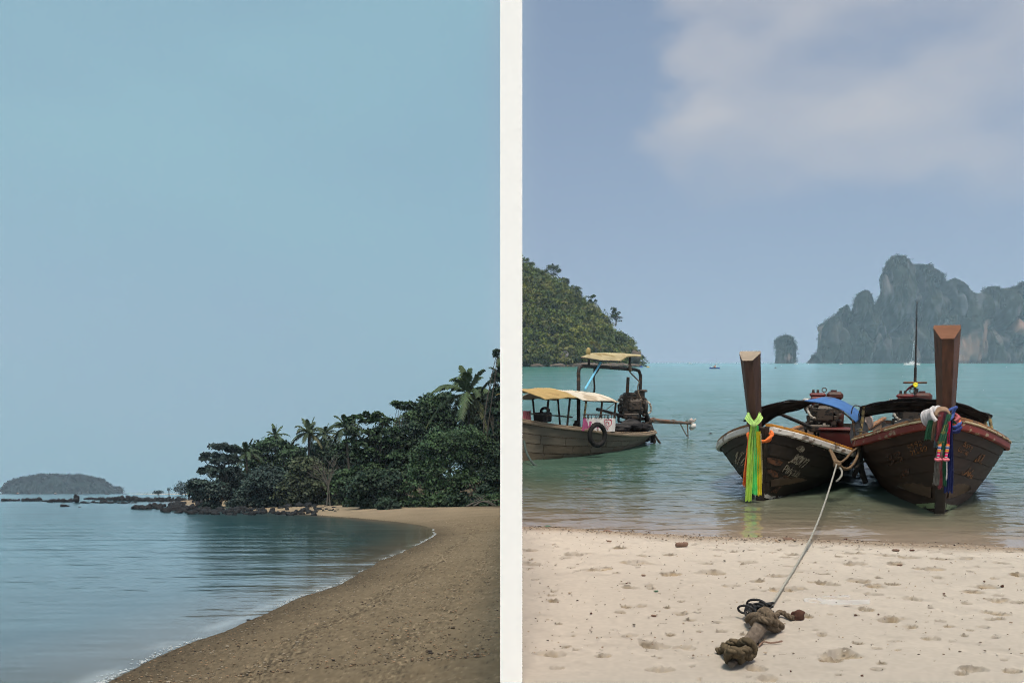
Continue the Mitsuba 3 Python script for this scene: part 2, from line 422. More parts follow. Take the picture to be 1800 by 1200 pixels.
put('pale_beach', (np.stack([X, Y, Z], -1).reshape(-1, 3), grid_faces(*X.shape)), 'pale_sand', True, col.reshape(-1, 3),
    'pale dry sand with scuffed footprints in front of the moored boats', 'beach', kind='structure', xf=up_shore)

yy = np.r_[np.geomspace(8.7, 60, 360), np.geomspace(60.5, 3300, 90)]
X, Y = fan(yy, lambda y: y * 0 + 0.0, lambda y: 0.62 * y + 2, 400)
X[:, -16:] += (np.arange(1, 17) / 16.0) ** 1.5 * 12.0
S = Y - shore_y(X)
q = np.stack([X, Y, X * 0], -1)
amp = np.clip(S / 6, 0.0, 1) * np.clip(1.15 - Y / 500, 0, 1)
Z = amp * (0.050 * (meshkit.fbm(q * [0.55, 1.1, 1], 3, seed=70) - 0.5) + 0.035 * (meshkit.fbm(q * [1.7, 3.0, 1], 3, seed=71) - 0.5))
Z += 0.012 * np.exp(-((S - 0.62 - 0.25 * (meshkit.fbm(q * [0.7, 0, 1], 2, seed=72) - 0.5)) / 0.10) ** 2)
Z = np.where(S < 0.25, np.minimum(Z, 0.006), Z)
t1, t2, t3, t4 = [np.clip((S - a) / b, 0, 1)[..., None] for a, b in ((0.05, 1.3), (1.0, 4.0), (5.0, 30.0), (60, 500.0))]
mott = meshkit.fbm(q * [0.25, 0.6, 1], 4, seed=73)[..., None]
col = np.array([0.225, 0.180, 0.142]) * (1 - t1) + np.array([0.150, 0.132, 0.096]) * t1
col = col * (1 - t2) + np.array([0.048, 0.094, 0.072]) * t2
col = col * (1 - t3) + np.array([0.040, 0.138, 0.124]) * t3
col = col * (1 - t4) + np.array([0.045, 0.190, 0.185]) * t4
col = col * (0.82 + 0.36 * mott)
def ripple_r(p, n, uv):
    x, y, z = tex_right(p)
    return fbm(x * 1.3, y * 3.4, 2.0, 3) + 0.35 * fbm(x * 5.0, y * 11.0, 7.0, 3)
scene['turquoise_water'] = {'type': 'twosided', 'bsdf': {'type': 'bumpmap', 'arbitrary': proc(ripple_r, 0.02), 'scale': 0.036,
                            'bsdf': {'type': 'principled', 'base_color': VC, 'roughness': 0.05, 'specular': 0.5}}}
put('turquoise_sea', (np.stack([X, Y, Z], -1).reshape(-1, 3), grid_faces(*X.shape)), 'turquoise_water', True, col.reshape(-1, 3),
    'turquoise sea turning brown over the shallows by the sand', 'sea', kind='structure', xf=up_shore)
# the bank of earth that carries the right shore
bank = np.array([[0.0, 3.6, 0.1], [0.0, 3.6, -6], [0.0, 3200, -0.02], [0.0, 3200, -900]])
bv = up_shore(np.array([[0, 3.6, -0.02], [0, 10, -0.15], [0, 40, -2.6], [0, 3200, -2.6]]))
bl = bv.copy(); bl[:, 2] = -3.0
mat('earth', (0.16, 0.13, 0.10), 0.95)
put('earth_bank', (np.vstack([bv, bl]), np.array([[0, 1, 5], [0, 5, 4], [1, 2, 6], [1, 6, 5], [2, 3, 7], [2, 7, 6]])), 'earth',
    label='earth bank under the higher right shore', cat='terrain', kind='structure')
# ------------------------------------------------------------------ plants of the left shore
mat('bark', proc(lambda p, n, uv: mix((0.035, 0.032, 0.027), (0.085, 0.078, 0.068), fbm(p.x * 6, p.y * 6, p.z * 2.5))), 0.9, spec=0.1)
mat('pale_bark', proc(lambda p, n, uv: mix((0.09, 0.085, 0.075), (0.17, 0.16, 0.145), fbm(p.x * 6, p.y * 6, p.z * 3))), 0.9, spec=0.1)

def leaf_quads(c, n, size, rs, lean=0.55, long=1.7):
    """small pointed leaves (two triangles each) at c, facing roughly n"""
    m = len(c)
    n = n + lean * rs.normal(size=(m, 3))
    n /= np.linalg.norm(n, axis=1, keepdims=True) + 1e-9
    t = np.cross(n, rs.normal(size=(m, 3)))
    t /= np.linalg.norm(t, axis=1, keepdims=True) + 1e-9
    b = np.cross(n, t)
    s = (size * rs.uniform(0.6, 1.35, m))[:, None]
    v = np.stack([c - t * s * long * 0.5, c + b * s * 0.5, c + t * s * long * 0.5, c - b * s * 0.5], 1).reshape(-1, 3)
    k = np.arange(m)[:, None] * 4
    f = np.vstack([k + [0, 1, 2], k + [0, 2, 3]])
    return v, f

def foliage(blobs, n, size, rs, tints, sprays=34, flat=0.55, squash=0.45, by_crown=False):
    """leaves gathered in sprays over ellipsoids blobs [(centre, radii)]"""
    vs, fs, cs, at = [], [], [], 0
    vol = np.array([np.prod(r) ** 0.667 for _, r in blobs]); vol = vol / vol.sum()
    for (c, r), share in zip(blobs, vol):
        c, r = np.asarray(c, float), np.asarray(r, float)
        ns = max(6, int(sprays * len(blobs) * share))
        d = rs.normal(size=(ns, 3)); d[:, 2] = d[:, 2] * 0.8 + 0.25
        d /= np.linalg.norm(d, axis=1, keepdims=True)
        rad = rs.uniform(0.55, 1.02, ns)[:, None]
        sc = c + d * r * rad
        per = max(4, int(n * share / ns))
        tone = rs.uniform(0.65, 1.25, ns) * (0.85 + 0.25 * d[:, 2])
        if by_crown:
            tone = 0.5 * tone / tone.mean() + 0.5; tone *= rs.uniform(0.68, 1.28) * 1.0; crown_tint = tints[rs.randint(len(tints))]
        for i in range(ns):
            sr = r.mean() * rs.uniform(0.24, 0.46)
            o = rs.normal(size=(per, 3)) * [sr, sr, sr * squash] * 0.62
            o[:, 2] -= 0.25 * (o[:, 0] ** 2 + o[:, 1] ** 2) / max(sr, 0.05)
            nn = np.array([0, 0, 1.0]) * flat + d[i] * (1 - flat)
            v, f = leaf_quads(sc[i] + o, np.repeat(nn[None], per, 0), size, rs)
            t = np.asarray(crown_tint if by_crown else tints[rs.randint(len(tints))]) * tone[i]
            cc = t * rs.uniform(0.85 if by_crown else 0.75, 1.15 if by_crown else 1.3, (per, 1))
            vs.append(v); fs.append(f + at); cs.append(np.repeat(cc, 4, 0)); at += len(v)
    return np.vstack(vs), np.vstack(fs), np.vstack(cs)

GREENS = {'deep': [(0.026, 0.052, 0.026), (0.034, 0.064, 0.028), (0.022, 0.045, 0.026)],
          'mid': [(0.040, 0.082, 0.030), (0.050, 0.095, 0.034), (0.034, 0.068, 0.030)],
          'fresh': [(0.048, 0.098, 0.036), (0.060, 0.114, 0.040), (0.038, 0.078, 0.032)],
          'olive': [(0.055, 0.075, 0.034), (0.065, 0.088, 0.040), (0.042, 0.060, 0.030)],
          'grey': [(0.034, 0.062, 0.044), (0.042, 0.072, 0.050), (0.028, 0.050, 0.038)],
          'dry': [(0.11, 0.085, 0.045), (0.085, 0.075, 0.036)]}

GREENS = {q: [tuple(np.array([1.12, 1.08, 1.35]) * np.array(c)) for c in w] for q, w in GREENS.items()}
LEAF_SCALE, LEAF_MORE = 0.66, 1.9
def broad_tree(seed, y, blobs_px, base_px, label, tint='mid', leaves=5000, size=0.26, name='broadleaf_tree', group='trees behind the left beach',
               sprays=34, flat=0.55, squash=0.45, trunk=0.14, depth=0.8, limbs=True, mats='bark', at=left_at, ground=ground_l, xf=None):
    """a tree whose crown fills the ellipses (px, py, rx, ry, dy) seen at distance y"""
    rs = RS(seed)
    k = thing(name, label, 'tree', group)
    s = y / F
    blobs = []
    for (bx, by, rx, ry, *dy) in blobs_px:
        yy_ = y + (dy[0] if dy else 0.0)
        blobs.append((at(bx, by, yy_), (rx * s, max(rx * s * depth, 0.3), ry * s)))
    bp = at(base_px, 880, y)
    base = np.array([bp[0], bp[1], 0.0]); base[2] = float(ground(base[0], base[1])) - 0.15
    mb = MB()
    top = np.mean([b[0] for b in blobs], 0)
    if limbs:
        hub = base + (top - base) * 0.45 + rs.normal(size=3) * [0.2, 0.2, 0]
        mb.tube(curve([base, base + (hub - base) * 0.5 + rs.normal(size=3) * 0.12, hub], 8), np.linspace(trunk, trunk * 0.7, 8), 7)
        for c, r in blobs:
            end = c + rs.normal(size=3) * r * 0.2
            mid = (hub + end) / 2 + rs.normal(size=3) * 0.15 * np.linalg.norm(end - hub)
            mb.tube(curve([hub, mid, end], 8), np.linspace(trunk * 0.6, trunk * 0.16, 8), 5)
            for _ in range(3):
                e2 = c + rs.normal(size=3) * r * 0.6
                mb.tube(curve([mid, (mid + e2) / 2 + rs.normal(size=3) * 0.1, e2], 5), np.linspace(trunk * 0.3, trunk * 0.07, 5), 4)
    else:
        mb.tube(curve([base, (base + top) / 2 + rs.normal(size=3) * 0.1, top], 8), np.linspace(trunk, trunk * 0.3, 8), 6)
    put(k + '__trunk', mb, mats, 60, xf=xf)
    v, f, c = foliage(blobs, int(leaves * LEAF_MORE), size * LEAF_SCALE, rs, GREENS[tint] if isinstance(tint, str) else tint, sprays, flat, squash)
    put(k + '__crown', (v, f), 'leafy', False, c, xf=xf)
    return k

def frond(L, up, droop, rs, leaflet=0.42, n=22, tint=(0.05, 0.085, 0.035)):
    """one palm leaf along +x: an arching rib with hanging leaflets"""
    t = np.linspace(0, 1, 14)
    x = L * (t * math.cos(up) * (1 - 0.12 * t * t))
    z = L * (t * math.sin(up) - droop * t ** 2.1)
    y = L * 0.05 * rs.normal() * t * t
    rib = np.stack([x, y, z], 1)
    mb = MB()
    c = np.asarray(tint) * rs.uniform(0.75, 1.25)
    mb.tube(rib, np.linspace(0.035, 0.006, 14) * L / 3, 4, c * 1.5)
    ci = PchipInterpolator(t, rib)
    for q in np.linspace(0.12, 0.99, n):
        p, d = ci(q), ci.derivative()(q); d /= np.linalg.norm(d)
        side = np.cross([0, 0, 1.0], d); side /= np.linalg.norm(side) + 1e-9
        ll = leaflet * L / 3 * (1.0 - 0.55 * abs(q - 0.45) / 0.55) * 1.6
        for sg in (-1, 1):
            e = p + ll * (side * sg * rs.uniform(0.62, 0.8) + d * 0.5 - np.array([0, 0, 1]) * rs.uniform(0.25, 0.6))
            w = d * 0.055 * L / 3 * 1.3
            m_ = (p + e) / 2 + np.array([0, 0, 0.06 * ll])
            vv = np.array([p - w, p + w, m_ + w, m_ - w, e])
            mb.add(vv, np.array([[0, 1, 2], [0, 2, 3], [3, 2, 4]]), c * rs.uniform(0.8, 1.25))
    return mb

def palm(seed, y, px, py, r_px, base_px, label, n=18, tint=(0.040, 0.066, 0.034), lean=0.0, stiff=0.0):
    """a coconut palm whose crown stands at a pixel"""
    rs = RS(seed)
    k = thing('palm_tree', label, 'palm tree', 'palms behind the left beach')
    head = left_at(px, py, y)
    b = left_at(base_px, 885, y); base = np.array([b[0], b[1], float(ground_l(b[0], b[1])) - 0.1])
    L = r_px / F * y * 1.42
    mid = (head + base) / 2 + np.array([0.12 * (head[0] - base[0]) + lean, 0, -0.3])
    mb = MB(); mb.tube(curve([base, mid, head - [0, 0, 0.1]], 12), np.linspace(0.17, 0.10, 12), 7)
    put(k + '__trunk', mb, 'bark', 60)
    for i in range(n):
        ring = i / n
        az = i * 2.39996 + rs.uniform(-0.25, 0.25)
        up = math.radians(78 - 95 * ring + rs.uniform(-8, 8)) + stiff * (1 - ring)
        fr = frond(L * rs.uniform(0.82, 1.12), up, 0.20 + 0.34 * rs.uniform(0.6, 1.2) * (0.35 + math.cos(up)), rs, tint=np.asarray(tint) * (1.25 - 0.5 * ring) * ([1, 1, 1] if ring < 0.85 else [1.5, 1.1, 0.9]))
        v, f = fr.arr()
        ca, sa = math.cos(az), math.sin(az)
        v = v @ np.array([[ca, sa, 0], [-sa, ca, 0], [0, 0, 1]]) + head
        put(k + '__frond', (v, f), 'leafy', False, fr.col())
    mb = MB()
    for _ in range(7):
        mb.mesh(trimesh.creation.icosphere(1, 0.12).apply_translation(head + rs.normal(size=3) * [0.2, 0.2, 0.08] - [0, 0, 0.22]), (0.05, 0.06, 0.03))
    put(k + '__crownshaft', mb, 'leafy', True, mb.col())
    return k

# far headland, from its tip inwards
broad_tree(101, 112, [(384, 783, 20, 7), (412, 790, 14, 9), (366, 800, 16, 7), (398, 806, 24, 9), (360, 826, 12, 8), (378, 826, 16, 12), (402, 832, 18, 14)], 384,
           'dark spreading tree with gappy layered crown at the tip of the headland', 'grey', 3600, 0.34, sprays=12, squash=0.35)
broad_tree(102, 110, [(352, 858, 20, 22), (378, 862, 20, 20), (345, 868, 12, 14)], 362, 'low rounded tree leaning over the rocks at the end of the headland', 'grey', 2600, 0.34)
broad_tree(103, 116, [(408, 850, 26, 32), (430, 858, 20, 26), (396, 866, 20, 16)], 412, 'grey green tree with rounded crown below the small palm on the headland', 'grey', 3200, 0.34)
palm(104, 120, 433, 796, 28, 438, 'small palm standing out of the headland trees beside the dark spreading tree')
broad_tree(105, 126, [(482, 792, 44, 24), (460, 812, 30, 26), (512, 808, 30, 26), (488, 830, 46, 24)], 485, 'broad dome shaped tree rising behind the middle of the headland', 'mid', 4600, 0.38)
palm(106, 128, 484, 766, 22, 486, 'palm top poking out above the dome shaped tree on the headland', n=14)
broad_tree(107, 104, [(470, 848, 36, 36), (440, 866, 24, 20), (496, 862, 30, 26)], 470, 'dull green bushy tree at the waterside in the middle of the headland', 'grey', 4200, 0.32)
broad_tree(108, 102, [(540, 836, 36, 34), (520, 860, 30, 28), (560, 862, 24, 26)], 540, 'olive bushy tree behind the black rocks at the foot of the tall palms', 'olive', 4200, 0.32)
palm(109, 110, 543, 762, 30, 541, 'tall palm with pale drooping fronds and a bare trunk, first of the three together', n=20, tint=(0.055, 0.080, 0.045))
palm(110, 116, 572, 764, 24, 568, 'shorter palm close behind the tall pale frond palm', n=15, tint=(0.045, 0.07, 0.04))
palm(111, 106, 608, 752, 34, 622, 'tall palm leaning left beside the tiered tree', n=19)
broad_tree(112, 112, [(586, 800, 34, 26), (556, 806, 26, 24), (612, 806, 26, 24)], 588, 'shadowy tree filling the gap below the three palms', 'deep', 3600, 0.34)
broad_tree(113, 98, [(598, 852, 22, 26), (628, 862, 26, 24), (612, 842, 26, 18)], 612, 'green thicket tree beside the bare pale tree', 'mid', 3600, 0.3)
broad_tree(114, 88, [(628, 737, 26, 6), (655, 729, 26, 7), (676, 740, 24, 7), (640, 758, 34, 7), (686, 758, 36, 8), (660, 775, 50, 8), (700, 776, 30, 8), (650, 795, 40, 9), (690, 800, 44, 10), (665, 820, 46, 12)], 668,
           'tall tiered tree with flat layered branches in the middle of the shore', 'mid', 6500, 0.30, sprays=14, flat=0.9, squash=0.22, depth=0.9)
broad_tree(115, 84, [(660, 850, 44, 26), (640, 868, 30, 20), (690, 862, 30, 26), (700, 835, 26, 24)], 664, 'dark bushy tree reaching the sand below the tiered tree', 'deep', 4800, 0.27)
broad_tree(116, 96, [(708, 708, 22, 4), (700, 716, 10, 6), (716, 717, 12, 5)], 707, 'thin flat topped tree standing above the tiered tree', 'mid', 700, 0.28, sprays=9, flat=0.95, squash=0.2, trunk=0.1)
broad_tree(117, 100, [(756, 716, 34, 24), (780, 700, 24, 12), (738, 736, 28, 20), (776, 740, 30, 22)], 756, 'bushy tree left of the largest palm with its top against the sky', 'mid', 4200, 0.30)
palm(118, 90, 822, 692, 58, 838, 'largest palm with feathery raised fronds near the right end of the left beach', n=20, tint=(0.050, 0.080, 0.036), stiff=0.12)
broad_tree(119, 96, [(848, 700, 22, 18), (862, 722, 26, 28), (836, 738, 30, 26)], 850, 'dark tree filling the space behind the largest palm', 'deep', 3600, 0.28)
broad_tree(120, 82, [(800, 768, 58, 20), (760, 790, 36, 26), (830, 795, 40, 30), (742, 826, 30, 32), (790, 830, 44, 36), (736, 856, 26, 28), (782, 866, 40, 22), (832, 850, 34, 34)], 800,
           'large bright leaved bushy tree spilling onto the sand at the right end of the beach', 'fresh', 9500, 0.20)
broad_tree(121, 80, [(866, 836, 22, 26), (862, 866, 24, 20), (878, 800, 18, 24)], 866, 'dark low bush right of the bright leaved tree beside the white wall', 'deep', 3400, 0.20)
broad_tree(122, 84, [(876, 620, 9, 9), (872, 664, 10, 14), (880, 690, 16, 18), (872, 722, 18, 20), (882, 760, 18, 26), (884, 650, 10, 14)], 884,
           'tall dark tree cut by the white wall with separate leaf clumps up its side', 'deep', 3600, 0.24, sprays=16, trunk=0.16)
broad_tree(123, 90, [(716, 800, 26, 30), (726, 760, 24, 22), (700, 815, 22, 26)], 716, 'shaded tree between the tiered tree and the bright leaved tree', 'deep', 3600, 0.30)
palm(124, 86, 882, 662, 34, 884, 'palm half hidden by the white wall with one frond stretched left', n=12)
broad_tree(125, 118, [(520, 858, 30, 24), (445, 870, 26, 14), (480, 868, 26, 16)], 500, 'low shrubby tree closing the headland behind the rocks', 'grey', 3000, 0.34, name='shore_shrub')
# the second line of trees that closes the gaps
BEHIND = ['below the tall pale frond palm', 'behind the shorter palm of the three', 'behind the left tiers of the tiered tree', 'under the thin flat topped tree', 'left of the trunk of the largest palm', 'right of the largest palm', 'behind the small headland palm', 'behind the bare pale tree', 'behind the lower tiers of the tiered tree', 'behind the bushy tree left of the largest palm']
rs = RS(77)
for i, (px, py, y) in enumerate([(525, 815, 140), (560, 790, 140), (640, 790, 130), (700, 750, 125), (790, 735, 110), (855, 760, 100), (440, 835, 138), (600, 830, 130), (660, 835, 115), (750, 780, 100)]):
    broad_tree(200 + i, y, [(px - 22, py + 20, 30, 34), (px + 20, py + 12, 30, 36), (px, py + 46, 40, 30)], px,
               'shaded background tree glimpsed ' + BEHIND[i], 'deep', 2200, 0.42, name='forest_tree', group='second line of trees on the left shore')

SHRUBS = [(560, 876, 104, 14, 'mid', 'low green shrub at the back of the far sand left of the bare tree'), (592, 878, 98, 12, 'olive', 'low olive shrub at the foot of the bare tree'), (626, 880, 92, 16, 'mid', 'low green shrub on the sand right of the bare tree'),
          (652, 882, 84, 16, 'deep', 'dark low shrub on the sand below the tiered tree'), (682, 883, 80, 16, 'deep', 'dark low shrub at the sand edge right of the tiered tree'), (708, 884, 84, 16, 'mid', 'low shrub on the sand left of the bright leaved tree'),
          (738, 886, 82, 16, 'fresh', 'bright low shrub at the left foot of the bright leaved tree'), (772, 888, 80, 18, 'mid', 'low shrub under the middle of the bright leaved tree'), (806, 888, 79, 18, 'deep', 'shaded low shrub under the right half of the bright leaved tree'),
          (840, 888, 79, 16, 'deep', 'dark low shrub behind the driftwood near the white wall'), (868, 889, 78, 16, 'mid', 'low leafy shrub against the white wall'), (470, 880, 104, 16, 'grey', 'grey low shrub above the near reef'), (420, 880, 108, 16, 'grey', 'grey low shrub above the middle of the rocks'), (370, 880, 110, 14, 'grey', 'grey low shrub above the rocks at the headland tip'), (515, 880, 102, 16, 'olive', 'olive low shrub where the reef meets the far sand')]
for i, (px, py, y, r, tint, lab) in enumerate(SHRUBS):
    zb = float(ground_l(left_at(px, 880, y)[0], y)); pb = CY - (zb - EYE) / y * F
    broad_tree(300 + i, y, [(px, pb - r * 0.55, r * 1.1, r * 0.75), (px - r * 0.7, pb - r * 0.35, r * 0.7, r * 0.5), (px + r * 0.7, pb - r * 0.3, r * 0.7, r * 0.5)], px, lab, tint, 1500, 0.17 * y / 62, name='shore_shrub', group=None, trunk=0.03, limbs=False)

# bare pale tree and driftwood
k = thing('bare_tree', 'small bare pale tree with fine twigs at the back of the far sand', 'tree')
rs = RS(5); mb = MB()
b0 = left_at(574, 880, 97); b0[2] = float(ground_l(b0[0], b0[1])) - 0.1
for j in range(2):
    st = b0 + [0.35 * j, 0, 0]
    hub = st + np.array([0.15 * (-1) ** j, 0, 2.0])
    mb.tube(curve([st, (st + hub) / 2 + rs.normal(size=3) * 0.06, hub], 7), np.linspace(0.07, 0.04, 7), 6)
    for _ in range(7):
        e = hub + np.array([rs.uniform(-1.6, 1.4), rs.uniform(-0.8, 0.8), rs.uniform(0.7, 2.4)])
        m_ = hub + (e - hub) * 0.5 + [0, 0, 0.2]
        mb.tube(curve([hub, m_, e], 6), np.linspace(0.032, 0.010, 6), 4)
        for _ in range(5):
            e2 = e + np.array([rs.uniform(-0.6, 0.6), rs.uniform(-0.4, 0.4), rs.uniform(-0.1, 0.7)])
            mb.tube(np.array([m_ + (e - m_) * rs.uniform(0.3, 0.9), e2]), [0.016, 0.006], 3)
put(k + '__trunk', mb, 'pale_bark', 60)

for (pts, lab) in [([(832, 888), (852, 880), (872, 884)], 'bleached driftwood branch lying below the bushes beside the white wall'),
                   ([(820, 890), (846, 886), (868, 889)], 'thin fallen branch on the sand below the bright leaved tree')]:
    w = []
    for (px, py) in pts:
        z = 0.9
        for _ in range(8):
            p = left_on(px, py, z) if py > 868 else left_at(px, py, 64); p = left_at(px, py, 76.0)
        w.append([p[0], p[1], float(ground_l(p[0], p[1])) + 0.08 + (0.35 if len(w) == 1 else 0)])
    mb = MB(); mb.tube(curve(w, 10), np.linspace(0.07, 0.03, 10), 6)
    rs = RS(3)
    for i in range(5):
        p = np.array(w[1]) + rs.normal(size=3) * [0.4, 0.1, 0.05]
        mb.tube(np.array([p, p + [rs.uniform(-0.7, 0.7), rs.uniform(-0.2, 0.2), rs.uniform(0.1, 0.5)]]), [0.03, 0.01], 4)
    put(thing('driftwood_branch', lab, 'driftwood'), mb, 'pale_bark', 60)

# ------------------------------------------------------------------ black rocks
mat('black_rock', proc(lambda p, n, uv: mix((0.006, 0.008, 0.011), (0.026, 0.028, 0.032), fbm(p.x * 2.2, p.y * 2.2, p.z * 3, 4))), 0.75, spec=0.25)
ROCKS = []
for i in range(9):
    m = trimesh.creation.icosphere(2, 1.0)
    v = np.array(m.vertices)
    d = meshkit.fbm(v * 1.3 + i * 7.7, 3, seed=i) - 0.5
    d2 = meshkit.noise(v * 3.1 + i * 3.3, seed=i + 20) - 0.5
    v = v * (1 + 0.95 * d + 0.28 * d2)[:, None]
    v = np.sign(v) * np.abs(v) ** 0.9
    ROCKS.append((v, np.array(m.faces)))

def rock(x, y, sx, sz, label, group, rs, sink=0.3, ground=None):
    v, f = ROCKS[rs.randint(len(ROCKS))]
    a = rs.uniform(0, 6.28); ca, sa = math.cos(a), math.sin(a)
    z = max(0.0, float(ground_l(x, y))) if ground is None else ground
    v = (v * [sx, sx * rs.uniform(0.7, 1.1), sz]) @ np.array([[ca, sa, 0], [-sa, ca, 0], [0, 0, 1]]) + [x, y, z + sz * (1 - 2 * sink) * 0.5]
    return put(thing('shore_rock', label, 'rock', group), (v, f), 'black_rock', 40)

rs = RS(31)
G1, L1 = 'black rocks of the far row', 'black rock of the long low far row crossing the water off the headland'
SEG = ['the low left end', 'the raised clump right of the left end', 'the short piece right of the raised clump', 'the piece just left of the rock stack', 'the thin start right of the rock stack', 'the low stretch below the island tip', 'the first tall lumps right of the island', 'the lumps in front of the far spit', 'the lumps left of the sand strip', 'the end against the sand strip', 'the low awash line in front of the tall lumps', 'the flat slab right of the rock stack']
for si, (x0, x1, yb, n, h) in enumerate([(5, 36, 880.0, 8, 4.5), (40, 70, 880.5, 7, 7), (76, 92, 881.5, 3, 3), (86, 126, 882.5, 9, 7), (148, 168, 878.0, 5, 4), (168, 200, 879.0, 7, 6), (200, 236, 880.0, 9, 10),
                           (230, 268, 880.5, 9, 9), (262, 300, 881.0, 8, 8), (290, 345, 880.5, 10, 8), (140, 240, 884.0, 12, 3.4), (176, 196, 883.5, 3, 5)]):
    for i in range(n):
        px = x0 + (x1 - x0) * (i + rs.uniform(0.1, 0.9)) / n
        p = left_on(px, yb + rs.uniform(-0.7, 0.7), 0.0)
        s = p[1] / F
        rock(p[0], p[1], s * rs.uniform(2.6, 5.0) * (1 if h > 4 else 1.2), s * h * rs.uniform(0.5, 0.85), 'far row black rock in ' + SEG[si], 'far row: ' + SEG[si], rs)
p = left_on(134, 883, 0.0); s = p[1] / F
v, f = ROCKS[3]
mb = MB()
for (dx, dz, sx, sz) in [(0, 4.5, 5.4, 5.5), (-1, 10, 3.6, 3.6), (2, 8, 3.2, 4.2), (-1.5, 13.0, 2.0, 1.8)]:
    mb.add(v * np.array([sx, sx, sz]) * s + [p[0] + dx * s, p[1], dz * s], f)
put(thing('rock_stack', 'upright black rock stack standing alone among the far row of rocks', 'rock'), mb, 'black_rock', 40)
G2, L2 = 'black rocks of the near reef', 'black rock of the broad near reef at the foot of the headland'
for i in range(230):
    t = rs.rand() ** 0.8
    px = 236 + 330 * t
    lo = np.interp(px, [236, 270, 340, 420, 500, 560, 590], [894, 900, 904, 906, 906, 906, 903])
    hi = np.interp(px, [236, 270, 340, 420, 500, 560, 590], [892, 889, 884, 882, 886, 889, 897])
    py = lo + (hi - lo) * rs.rand()
    p = left_on(px, py, 0.0)
    s = p[1] / F
    zone = 'the left tip' if px < 290 else 'the left part' if px < 360 else 'the middle' if px < 440 else 'the right part' if px < 520 else 'the right end'
    row = 'front edge' if py > (lo + hi) / 2 else 'back'
    rock(p[0], p[1], s * rs.uniform(3, 8), s * rs.uniform(3.0, 6.5), f'black rock at the {row} of {zone} of the near reef', f'black rocks at the {row} of {zone} of the near reef', rs)
for i in range(26):
    px = rs.uniform(540, 600); py = np.interp(px, [540, 600], [897, 900]) + rs.uniform(-5, 4)
    p = left_on(px, py, 0.0); s = p[1] / F
    rock(p[0], p[1], s * rs.uniform(1.5, 4), s * rs.uniform(0.8, 2.0), 'small black stone scattered on the far sand beyond the near reef', 'black stones on the far sand', rs)
for i, (px, py, w_) in enumerate([(437, 1090, 5), (140, 892, 3), (112, 890, 9), (118, 890, 5)]):
    p = left_on(px, py, 0.0); s = p[1] / F
    rock(p[0], p[1], s * w_ * 0.7, s * w_ * 0.4, ['small dark stone at the foam line in the near bend of the shore', 'small lone rock awash in front of the rock stack', 'flat rock awash left of the rock stack', 'little rock beside the flat awash rock'][i], None, rs)

# ------------------------------------------------------------------ far island, islets, small far boats
def ridge_mesh(prof, y, depth, at, seed, rough, nx=160, nz=26, zbase=-1.0):
    """a hill whose skyline follows the pixels prof at distance y: a front slope and a back slope"""
    prof = np.array(prof, float)
    px = np.linspace(prof[0, 0], prof[-1, 0], nx)
    py = np.interp(px, prof[:, 0], prof[:, 1])
    top = np.array([at(a, b, y) for a, b in zip(px, py)])
    h = top[:, 2] - zbase
    u = np.linspace(0, 1, nz)
    V = []
    for j, t in enumerate(u):
        k = np.sin(t * np.pi) ** 0.75
        z = zbase + h * k
        yy_ = y + depth * (t - 0.5) * 2 * (0.3 + 0.7 * np.clip(h / h.max(), 0, 1))
        x = top[:, 0] * yy_ / y if at is left_at else top[:, 0]
        V.append(np.stack([x, yy_, z], 1))
    V = np.array(V)
    nn = meshkit.fbm(V * (9.0 / max(h.max(), 1)), 4, seed=seed) - 0.5
    V[..., 2] += nn * rough * h[None] / h.max() * np.sin(u * np.pi)[:, None] * 1.0
    V[..., 1] += (meshkit.fbm(V * (6.0 / max(h.max(), 1)), 3, seed=seed + 3) - 0.5) * depth * 0.5
    return V, grid_faces(nz, nx)

mat('far_green', proc(lambda p, n, uv: mix((0.009, 0.020, 0.021), (0.015, 0.028, 0.026), fbm(p.x * 0.08, p.y * 0.08, p.z * 0.12))), 0.9, spec=0.1)
V, f = ridge_mesh([(4, 862), (9, 854), (20, 845), (35, 842), (60, 837), (72, 834.5), (95, 834), (120, 836.5), (138, 835.5), (160, 838.5), (180, 845), (195, 856), (203, 857), (210, 859), (214, 866)], 1750, 78, left_at, 3, 3.6)
put('wooded_island', (V.reshape(-1, 3), f), 'far_green', True, label='low wooded island lying in the haze on the left horizon', cat='island', kind='structure')
rs = RS(8)
vs, fs, cs = [], [], []
pts = V[6:16].reshape(-1, 3); pts = pts[rs.choice(len(pts), 420)]
blobs = [(p, np.array([5.2, 5.2, 3.6]) * rs.uniform(0.5, 1.0)) for p in pts]
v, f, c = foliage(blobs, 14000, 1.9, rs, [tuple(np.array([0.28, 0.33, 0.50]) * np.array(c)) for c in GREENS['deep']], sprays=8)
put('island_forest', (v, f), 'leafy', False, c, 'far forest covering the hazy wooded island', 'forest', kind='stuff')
for (px, py, rx, ry, y, lab) in [(320, 856, 12, 10, 620, 'hazy rounded tree far beyond the headland tip'), (297, 859, 3, 4, 700, 'tiny lone hazy tree left of the rounded hazy tree'),
                                 (278, 864, 8, 3, 640, 'low hazy bush on the far spit')]:
    broad_tree(int(px), y, [(px, py, rx, ry), (px - rx * 0.3, py + ry * 0.5, rx, ry * 0.7)], px, lab, 'grey', 900, rx * 0.055, name='distant_tree', group=None, trunk=0.4, ground=lambda x, y_: 0.2)
mat('spit_sand', (0.34, 0.27, 0.18), 0.9)
m = trimesh.creation.icosphere(3, 1.0)
a, b = left_on(270, 869.5), left_on(345, 869.5)
mv = np.array(m.vertices) * [60, 60, 0.5] + [(left_on(305, 868.6)[0]), left_on(305, 868.6)[1] + 30, 0]
put('sand_spit', (mv, np.array(m.faces)), 'spit_sand', True, label='low far sand spit beyond the black rocks', cat='terrain', kind='structure')

